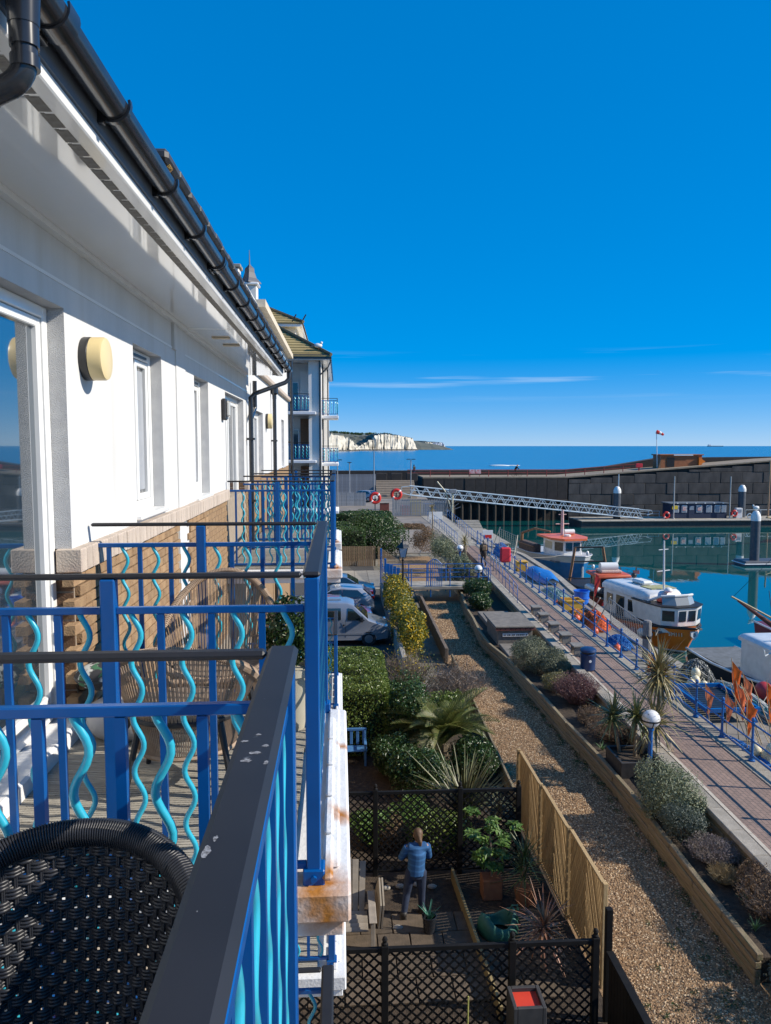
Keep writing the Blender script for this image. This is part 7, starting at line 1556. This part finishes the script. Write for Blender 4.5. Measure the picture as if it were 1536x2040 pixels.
straw_b = M('brown_rope', (.30, .21, .14), (.38, .28, .20), 12, rough=.75, rand=.1); dleg = M('dark_leg', (.02, .02, .022), rough=.45)
def string_chair(label, x, y, face, rz_top=.92):
    """tub chair: bound hoop, dense cords down to the seat ring and an apron below it"""
    t = thing('string_chair', label, 'chair', (x, y, ZF)); t_b = Vector((x, y, ZF))
    def hoop(a): s_ = math.sin(a); f = max(0, s_) ; return Vector((x + .36 * math.cos(a), y + face * .34 * s_ + face * .05 * f, ZF + .60 + (rz_top - .60) * f ** 1.1 - (.14 if s_ < 0 else 0) * abs(s_)))
    def seat(a): return Vector((x + .29 * math.cos(a), y + face * .27 * math.sin(a), ZF + .44))
    n_ = 64; MB().tube([hoop(2 * PI * k / n_) for k in range(n_)], .021, 8, closed=True).build('hoop', straw_b, t, smooth=True)
    q = MB()
    for k in range(240):
        a = 2 * PI * k / 240; p = hoop(a); d = (hoop(a + .01) - p).normalized(); u = d.orthogonal().normalized(); v = d.cross(u); q.tube([p + (u * math.cos(b) + v * math.sin(b)) * .0225 + d * (.007 * b / 6.28) for b in [2 * PI * j / 6 for j in range(7)]], .0036, 3, caps=False)
    tag(q.build('hoop_binding', straw_b, t, fix=False), kind='stuff')
    MB().tube([seat(2 * PI * k / 40) for k in range(40)], .016, 7, closed=True).build('seat_ring', dleg, t); q = MB()
    for k in range(66):
        a = R(-25) + R(230) * k / 66
        for da in (-.010, .012): q.tube([hoop(a + da), seat(a + da)], .0034, 4, caps=False)
    tag(q.build('back_cords', straw_b, t, fix=False), kind='stuff'); q = MB()
    for k in range(150):
        a = 2 * PI * k / 150; p = seat(a); e_ = Vector((x + .25 * math.cos(a), y + face * .23 * math.sin(a), ZF + .25)); q.tube([p + Vector((.006 * math.cos(a), .006 * math.sin(a), 0)), e_], .0045, 4, caps=False)
    tag(q.build('apron_cords', straw_b, t, fix=False), kind='stuff')
    MB().tube([(x + .25 * math.cos(a), y + .23 * math.sin(a), ZF + .25) for a in [2 * PI * k / 36 for k in range(36)]], .014, 6, closed=True).build('lower_ring', straw_b, t); MB().lathe([(.01, 0), (.265, 0), (.27, .02), (.01, .03)], (x, y, ZF + .445), 30).build('seat', M('woven_seat', (.25, .19, .14), (.18, .13, .09), 40, rough=.85, bump=.6), t)
    for sx, sy in ((-1, -1), (1, -1), (1, 1), (-1, 1)): MB().tube([(x + sx * .20, y + sy * .18, ZF + .42), (x + sx * .27, y + sy * .25, ZF + .035)], [.018, .013], 8).build('leg', dleg, t)
    return t
string_chair('brown corded tub chair with its back to the end railing', -.80, 3.98, -1, .84)
string_chair('taller brown corded chair facing the other across the balcony', -.74, 4.68, 1, .98)
t = thing('potted_shrub', 'small evergreen in a cream tapered pot by the balcony corner', 'potted plant', (-.32, 4.75, ZF)); MB().lathe([(.10, 0), (.16, .36), (.175, .36), (.175, .40), (.15, .40), (.14, .36)], (-.32, 4.75, ZF + .034), 20).build('pot', M('cream_pot', (.45, .42, .33), (.38, .35, .27), 5, rough=.7), t, smooth='auto')
p_, n_ = ball_pts(1500, (-.32, 4.75, ZF + .62), (.16, .16, .24), 501, .3, .3); leaves('foliage', dark_leaf, p_, n_, .045, .022, t, 502); MB().cyl((-.32, 4.75, ZF + .36), (-.32, 4.75, ZF + .6), .012, None, 6).build('stem', twig_m, t)
t = thing('compost_sack', 'grey printed sack slumped against the door threshold', 'sack', (-1.32, 4.62, ZF)); rings = []
for k in range(9):
    u = k / 8; w = .17 * math.sin(PI * (.1 + .82 * u)) ** .5; rings.append([(-1.50 + .46 * u + 0, 4.62 + w * math.cos(b) * .95, ZF + .17 + w * .92 * math.sin(b) * (1 + .08 * math.sin(3 * b + k))) for b in [2 * PI * j / 14 for j in range(14)]])
q = MB(); q.loft(rings); q.build('bag', M('sack_grey', (.46, .46, .47), (.36, .36, .38), 5, rough=.5, bump=.4, bscale=9), t, smooth=True); MB().lathe([(.001, 0), (.05, 0), (.05, .006), (.001, .006)], (-1.27, 4.62 - .172, ZF + .19), 18, 'Y').build('logo', black_met, t)
t = thing('floral_cushion', 'black and white patterned cushion on top of the sack', 'cushion', (-1.42, 4.7, ZF + .33)); q = MB().sphere((-1.42, 4.72, ZF + .40), .2, 16, 10, (1, .9, .42)); q.build('cover', M('floral_print', (.03, .03, .035), (.55, .56, .52), 16, rough=.8, lo=.52, hi=.58, c3=(.05, .16, .08), s3=12, t3=(.6, .62)), t, smooth=True); MB().tube([(-1.42 + .195 * math.cos(a), 4.72 + .175 * math.sin(a), ZF + .40) for a in [2 * PI * k / 24 for k in range(24)]], .008, 5, closed=True).build('piping', black_met, t)

# ================================================================ garden furniture and props
t = thing('garden_bench', 'small blue painted bench in front of the clipped hedge', 'bench', (.35, 21.3, 0)); bpm = M('bench_blue', (.05, .16, .36), (.07, .2, .42), 4, rough=.5)
for k in range(4): MB().bbox(-.5, .75, 21.0 + k * .11, 21.09 + k * .11, .42, .45, .006).build('seat_slat', bpm, t)
for k in range(7): MB().bbox(-.45 + k * .18, -.37 + k * .18, 21.44, 21.47, .47, .86, .006).build('back_slat', bpm, t)
MB().bbox(-.5, .75, 21.43, 21.48, .87, .95, .01).build('top_rail', bpm, t)
for x in (-.46, .70):
    for y, h in ((21.03, .62), (21.45, .95)): MB().bbox(x - .03, x + .03, y - .03, y + .03, 0, h if h < .9 else .869, .006).build('leg', bpm, t)
    MB().bbox(x - .04, x + .04, 20.98, 21.42, .621, .65, .01).build('arm', bpm, t)
t = thing('adirondack_chair', 'weathered grey slatted garden chair beside the patio', 'chair', (.35, 13.3, 0)); wg = M('grey_wood', (.30, .26, .21), (.22, .19, .155), 5, rough=.85, rand=.12)
for k in range(5): MB().add([(-.15 + k * .12, 13.75, .30), (-.05 + k * .12, 13.75, .30), (-.04 + k * .12 + (k - 2) * .02, 14.25, 1.0 + .04 * (2 - abs(k - 2))), (-.16 + k * .12 + (k - 2) * .02, 14.25, 1.0 + .04 * (2 - abs(k - 2))), (-.15 + k * .12, 13.78, .29), (-.05 + k * .12, 13.78, .29), (-.04 + k * .12 + (k - 2) * .02, 14.28, .99 + .04 * (2 - abs(k - 2))), (-.16 + k * .12 + (k - 2) * .02, 14.28, .99 + .04 * (2 - abs(k - 2)))], [(0, 1, 2, 3), (7, 6, 5, 4), (0, 4, 5, 1), (1, 5, 6, 2), (2, 6, 7, 3), (3, 7, 4, 0)]).build('back_slat', wg, t)
for k in range(5): MB().bbox(-.18, .48, 13.05 + k * .14, 13.17 + k * .14, .30 + .012 * (4 - k), .325 + .012 * (4 - k), .006).build('seat_slat', wg, t)
for x in (-.28, .56):
    MB().bbox(x - .07, x + .07, 12.95, 13.95, .56, .585, .01).build('arm', wg, t)
    for y in (13.02, 13.85): MB().bbox(x - .04, x + .04, y - .03, y + .03, 0, .559, .006).build('leg', wg, t)
t = thing('folded_lounger', 'pale wooden lounger back leaning by the patio edge', 'lounger', (.72, 13.9, 0)); 
for k in range(2): MB().add([(.62 + k * .05, 14.1, .0), (.68 + k * .05, 13.6, .0), (.72 + k * .05, 13.5, .55), (.70 + k * .05, 13.75, .95), (.66 + k * .05, 14.05, .6), (.65 + k * .05, 14.1, .0), (.71 + k * .05, 13.6, .0), (.75 + k * .05, 13.5, .55), (.73 + k * .05, 13.75, .95), (.69 + k * .05, 14.05, .6)], [(0, 1, 2, 3, 4), (9, 8, 7, 6, 5), (0, 5, 6, 1), (1, 6, 7, 2), (2, 7, 8, 3), (3, 8, 9, 4), (4, 9, 5, 0)]).build('back_panel', M('pale_wood', (.42, .36, .28), (.34, .29, .22), 5, rough=.8), t)
gbag = M('green_bag', (.02, .11, .08), (.03, .15, .11), 5, rough=.6, bump=.6, bscale=7)
t = thing('garden_sack', 'slumped open green garden waste sack beside the board', 'sack', (2.85, 13.3, 0)); rings = []
for z, r_ in ((0, .30), (.12, .38), (.26, .36), (.38, .30), (.36, .26), (.2, .27), (.12, .2)): rings.append([(2.88 + r_ * math.cos(b) * (1 + .08 * math.sin(3 * b)), 13.3 + r_ * .85 * math.sin(b), .01 + z * (1 + .28 * math.sin(b * 2 + 1) * (z > .2))) for b in [2 * PI * j / 22 for j in range(22)]])
q = MB(); q.loft(rings, caps=False); q.build('sack', gbag, t, smooth=True); MB().tube([(3.05, 13.3, .4), (3.12, 13.25, .62), (3.2, 13.2, .66), (3.22, 13.25, .35)], .02, 6).build('handle', gbag, t)
t = thing('garden_trug', 'black bucket with green plant stems behind the gardener', 'bucket', (1.62, 13.45, 0)); MB().lathe([(.10, 0), (.13, .30), (.14, .30), (.14, .33), (.125, .33), (.10, .05), (.01, .04)], (1.62, 13.45, .03), 16).build('bucket', black_pl, t, smooth='auto'); rosette(t, [blade_mesh('leaf', .34, .05, (0, -.5), M('trug_leaf', (.03, .13, .09), (.05, .18, .12), 4, rough=.5, rand=.2))], (0, 0, .25), 12, (55, 85), 511)

# ================================================================ people
def remesh(o, vox=.016, sm=4):
    r_ = o.modifiers.new('remesh', 'REMESH'); r_.mode = 'VOXEL'; r_.voxel_size = vox; r_.use_smooth_shade = True
    if sm: s_ = o.modifiers.new('smooth', 'SMOOTH'); s_.iterations = sm; s_.factor = .5
    return o
skin_m = M('skin', (.50, .30, .21), (.46, .27, .19), 8, rough=.55)
def person(label, J, top_m, leg_m, shoe_m, hair_m, loc, rz, vox=.016, hair_len=.1, bag=None, group=None, build=1.0):
    """J: joints in metres, x right, y forward, z up"""
    t = thing('person', label, 'person', group=group); J = {k: Vector(v) for k, v in J.items()}; hd = J['head']; k_ = build
    b = MB()
    b.sphere(hd, .105, 14, 12, (.78, .92, 1.12)); b.sphere(hd + Vector((0, .075, -.06)), .05, 8, 6, (.9, .8, .8)); b.sphere(hd + Vector((0, .105, -.015)), .018, 6, 5, (.8, 1, 1.3))
    for s_ in (-1, 1): b.sphere(hd + Vector((s_ * .085, -.005, -.01)), .022, 6, 5, (.5, .9, 1.3))
    b.tube([J['neck'] - Vector((0, 0, .04)), hd - Vector((0, .01, .06))], [.058, .052], 10); b.tube([J['pelvis'], J['chest'], J['neck']], [.13 * k_, .14 * k_, .06], 12)
    for s_ in 'LR':
        b.tube([J['chest'].lerp(J['sh' + s_], .3), J['sh' + s_], J['el' + s_], J['wr' + s_]], [.04, .042, .036, .030], 9); wr, el = J['wr' + s_], J['el' + s_]; d = (wr - el).normalized(); side = d.cross(Vector((0, 0, 1))); side = side.normalized() if side.length > .1 else Vector((1, 0, 0)); nn = side.cross(d)
        b.rbox(wr + d * .05, (.03, .09, .085), d.to_track_quat('Y', 'Z').to_euler())
        for f in range(4): q0 = wr + d * .085 + side * (f - 1.5) * .021; ln = (.065, .075, .07, .055)[f]; b.tube([q0, q0 + d * ln * .55, q0 + d * ln * .85 - nn * .03], [.010, .009, .008], 6)
        q0 = wr + d * .03 + side * (.04 if s_ == 'L' else -.04); b.tube([q0, q0 + d * .035 + side * (.03 if s_ == 'L' else -.03), q0 + d * .065 + side * (.03 if s_ == 'L' else -.03)], [.012, .011, .009], 6)
        b.tube([J['hip' + s_], J['kn' + s_], J['an' + s_]], [.085 * k_, .058, .04], 9); b.tube([J['an' + s_], J['an' + s_] + Vector((0, .14, -.05))], [.04, .035], 8)
    remesh(b.build('body', skin_m, t, smooth=True), min(vox, .010), 1)
    j = MB(); j.tube([J['pelvis'] + Vector((0, 0, -.06)), J['pelvis'].lerp(J['chest'], .5), J['chest'], J['chest'].lerp(J['neck'], .6)], [.17 * k_, .165 * k_, .175 * k_, .11], 14); j.tube([J['shL'], J['chest'] + Vector((0, 0, .08)), J['shR']], [.085, .12, .085], 10); j.tube([J['neck'] - Vector((0, 0, .05)), J['neck'] + Vector((0, -.005, .02))], [.085, .078], 10)
    for s_ in 'LR': j.tube([J['sh' + s_], J['sh' + s_].lerp(J['el' + s_], .5), J['el' + s_], J['el' + s_].lerp(J['wr' + s_], .93)], [.078, .072, .062, .05], 10)
    remesh(j.build('jacket', top_m, t, smooth=True), vox, 3)
    l = MB()
    for s_ in 'LR': l.tube([J['pelvis'].lerp(J['hip' + s_], .7) + Vector((0, 0, .02)), J['hip' + s_], J['kn' + s_], J['an' + s_] + Vector((0, 0, .02))], [.12 * k_, .115 * k_, .08, .062], 10)
    l.tube([J['pelvis'] + Vector((0, 0, .03)), J['pelvis'] - Vector((0, 0, .12))], [.16 * k_, .13 * k_], 12); remesh(l.build('trousers', leg_m, t, smooth=True), vox, 3)
    for s_ in 'LR':
        q = MB(); a = J['an' + s_]; q.tube([a + Vector((0, -.05, -.045)), a + Vector((0, .06, -.04)), a + Vector((0, .17, -.055))], [.05, .052, .04], 10); q.tube([a + Vector((0, -.01, .08)), a + Vector((0, -.01, -.03))], [.056, .055], 10); q.v = [(x, y, max(z, 0.0)) for x, y, z in q.v]; q.build('boot', shoe_m, t, smooth=True)
    h = MB(); h.sphere(hd + Vector((0, -.018, .025)), .112, 14, 10, (.84, .92, 1.02)); h.sphere(hd + Vector((0, -.06, -.03)), .08, 10, 8, (1, .7, 1.1))
    if hair_len > .12: h.tube([hd + Vector((0, -.08, .03)), hd + Vector((.02, -.13, -.08)), hd + Vector((.03, -.12, -.2))], [.05, .045, .02], 8)
    q_ = h.build('hair', hair_m, t, smooth=True); q_ = remesh(q_, .012, 2)
    if bag: MB().bbox(-.17, .17, -.33, -.17, J['pelvis'].z + .12, J['chest'].z + .15, .06).build('backpack', bag, t)
    place(t, loc, rz); return t
jk = bpy.data.materials.new('blue_fleece_sun_bands'); jk.use_nodes = True; n_, l_ = jk.node_tree.nodes, jk.node_tree.links; p_ = n_['Principled BSDF']; p_.inputs['Roughness'].default_value = .85
tcn = n_.new('ShaderNodeTexCoord'); wvn = n_.new('ShaderNodeTexWave'); wvn.bands_direction = 'Z'; wvn.inputs['Scale'].default_value = 3.2; wvn.inputs['Distortion'].default_value = 3; l_.new(tcn.outputs['Object'], wvn.inputs['Vector']); rmp = n_.new('ShaderNodeValToRGB'); rmp.color_ramp.elements[0].position = .72; rmp.color_ramp.elements[0].color = (.015, .075, .19, 1); rmp.color_ramp.elements[1].position = .85; rmp.color_ramp.elements[1].color = (.025, .11, .26, 1); l_.new(wvn.outputs['Fac'], rmp.inputs['Fac']); l_.new(rmp.outputs['Color'], p_.inputs['Base Color'])  # paler bands in the blue stand in for sunlight through the fence gaps
denim = M('dark_denim', (.012, .02, .045), (.02, .032, .065), 10, rough=.85); blond = M('blond_hair', (.15, .085, .04), (.07, .038, .02), 30, rough=.6, stretch=(6, 6, 1)); drk = M('dark_cloth', (.02, .018, .017), (.03, .027, .024), 8, rough=.85); boot_m = M('boot', (.025, .022, .02), rough=.6)
JG = dict(pelvis=(0, 0, .92), chest=(.03, .05, 1.24), neck=(.05, .08, 1.44), head=(.06, .13, 1.57), shL=(-.15, .06, 1.38), shR=(.22, .08, 1.37), elL=(-.27, .12, 1.14), elR=(.29, .16, 1.12), wrL=(-.12, .33, 1.10), wrR=(.14, .38, 1.0), hipL=(-.10, 0, .88), hipR=(.10, 0, .88), knL=(-.17, .04, .48), knR=(.12, .06, .48), anL=(-.24, -.06, .09), anR=(.13, .08, .09))
person('person in a blue fleece and dark trousers gardening with their back turned', JG, jk, denim, boot_m, blond, (1.42, 13.95, .02), R(4), hair_len=.2)
JW = dict(pelvis=(0, 0, .93), chest=(0, .03, 1.28), neck=(0, .05, 1.50), head=(0, .08, 1.64), shL=(-.19, .03, 1.43), shR=(.19, .03, 1.43), elL=(-.24, -.06, 1.15), elR=(.24, .02, 1.15), wrL=(-.22, .06, .93), wrR=(.22, .18, .95), hipL=(-.10, 0, .90), hipR=(.10, 0, .90), knL=(-.10, .14, .50), knR=(.10, .02, .48), anL=(-.10, .22, .10), anR=(.10, -.22, .13))
person('person in a dark jacket with a brown backpack walking along the promenade', JW, drk, M('brown_trousers', (.06, .045, .035), (.08, .06, .045), 8, rough=.85), boot_m, M('grey_hair', (.28, .24, .21), rough=.7), (9.75, 51.2, .9), R(0), .02, bag=M('tan_pack', (.22, .14, .08), (.17, .11, .06), 8, rough=.8), build=1.05)
JS = dict(JW); JS.update(anR=(.1, -.02, .09), knR=(.1, .04, .5), anL=(-.1, .02, .09), knL=(-.1, .05, .5))
person('person in dark clothes standing at the red harbour wall railing', JS, drk, denim, boot_m, drk, (11.2, 114.5, 4.45), R(40), .03)
# cyclist on the wall
t = thing('bicycle', 'dark bicycle ridden along the harbour wall', 'bicycle', (26.6, 114.2, 4.45))
for x in (-.52, .52): MB().tube([(26.6 + x + .33 * math.cos(a), 114.2, 4.8 + .33 * math.sin(a)) for a in [2 * PI * k / 18 for k in range(18)]], .022, 5, closed=True).build('wheel', tyre_m, t)
q = MB(); q.tube([(26.08, 114.2, 4.8), (26.5, 114.2, 4.78), (27.0, 114.2, 5.25), (26.4, 114.2, 5.25), (26.5, 114.2, 4.78)], .022, 5); q.tube([(27.12, 114.2, 4.8), (26.98, 114.2, 5.4), (27.1, 114.0, 5.42)], .02, 5); q.build('frame', black_met, t); MB().bbox(26.25, 26.5, 114.12, 114.28, 5.36, 5.42, .02).build('saddle', black_met, t)
JC = dict(pelvis=(0, 0, .98), chest=(0, .18, 1.30), neck=(0, .28, 1.48), head=(0, .36, 1.60), shL=(-.18, .24, 1.42), shR=(.18, .24, 1.42), elL=(-.2, .42, 1.2), elR=(.2, .42, 1.2), wrL=(-.18, .62, 1.04), wrR=(.18, .62, 1.04), hipL=(-.1, 0, .96), hipR=(.1, 0, .96), knL=(-.1, .36, .78), knR=(.1, .22, .58), anL=(-.1, .25, .45), anR=(.1, .15, .18))
person('person in dark clothes riding the bicycle on the harbour wall', JC, drk, drk, boot_m, M('orange_helmet', (.5, .2, .05), rough=.5), (26.35, 114.2, 4.45), R(-90), .03)
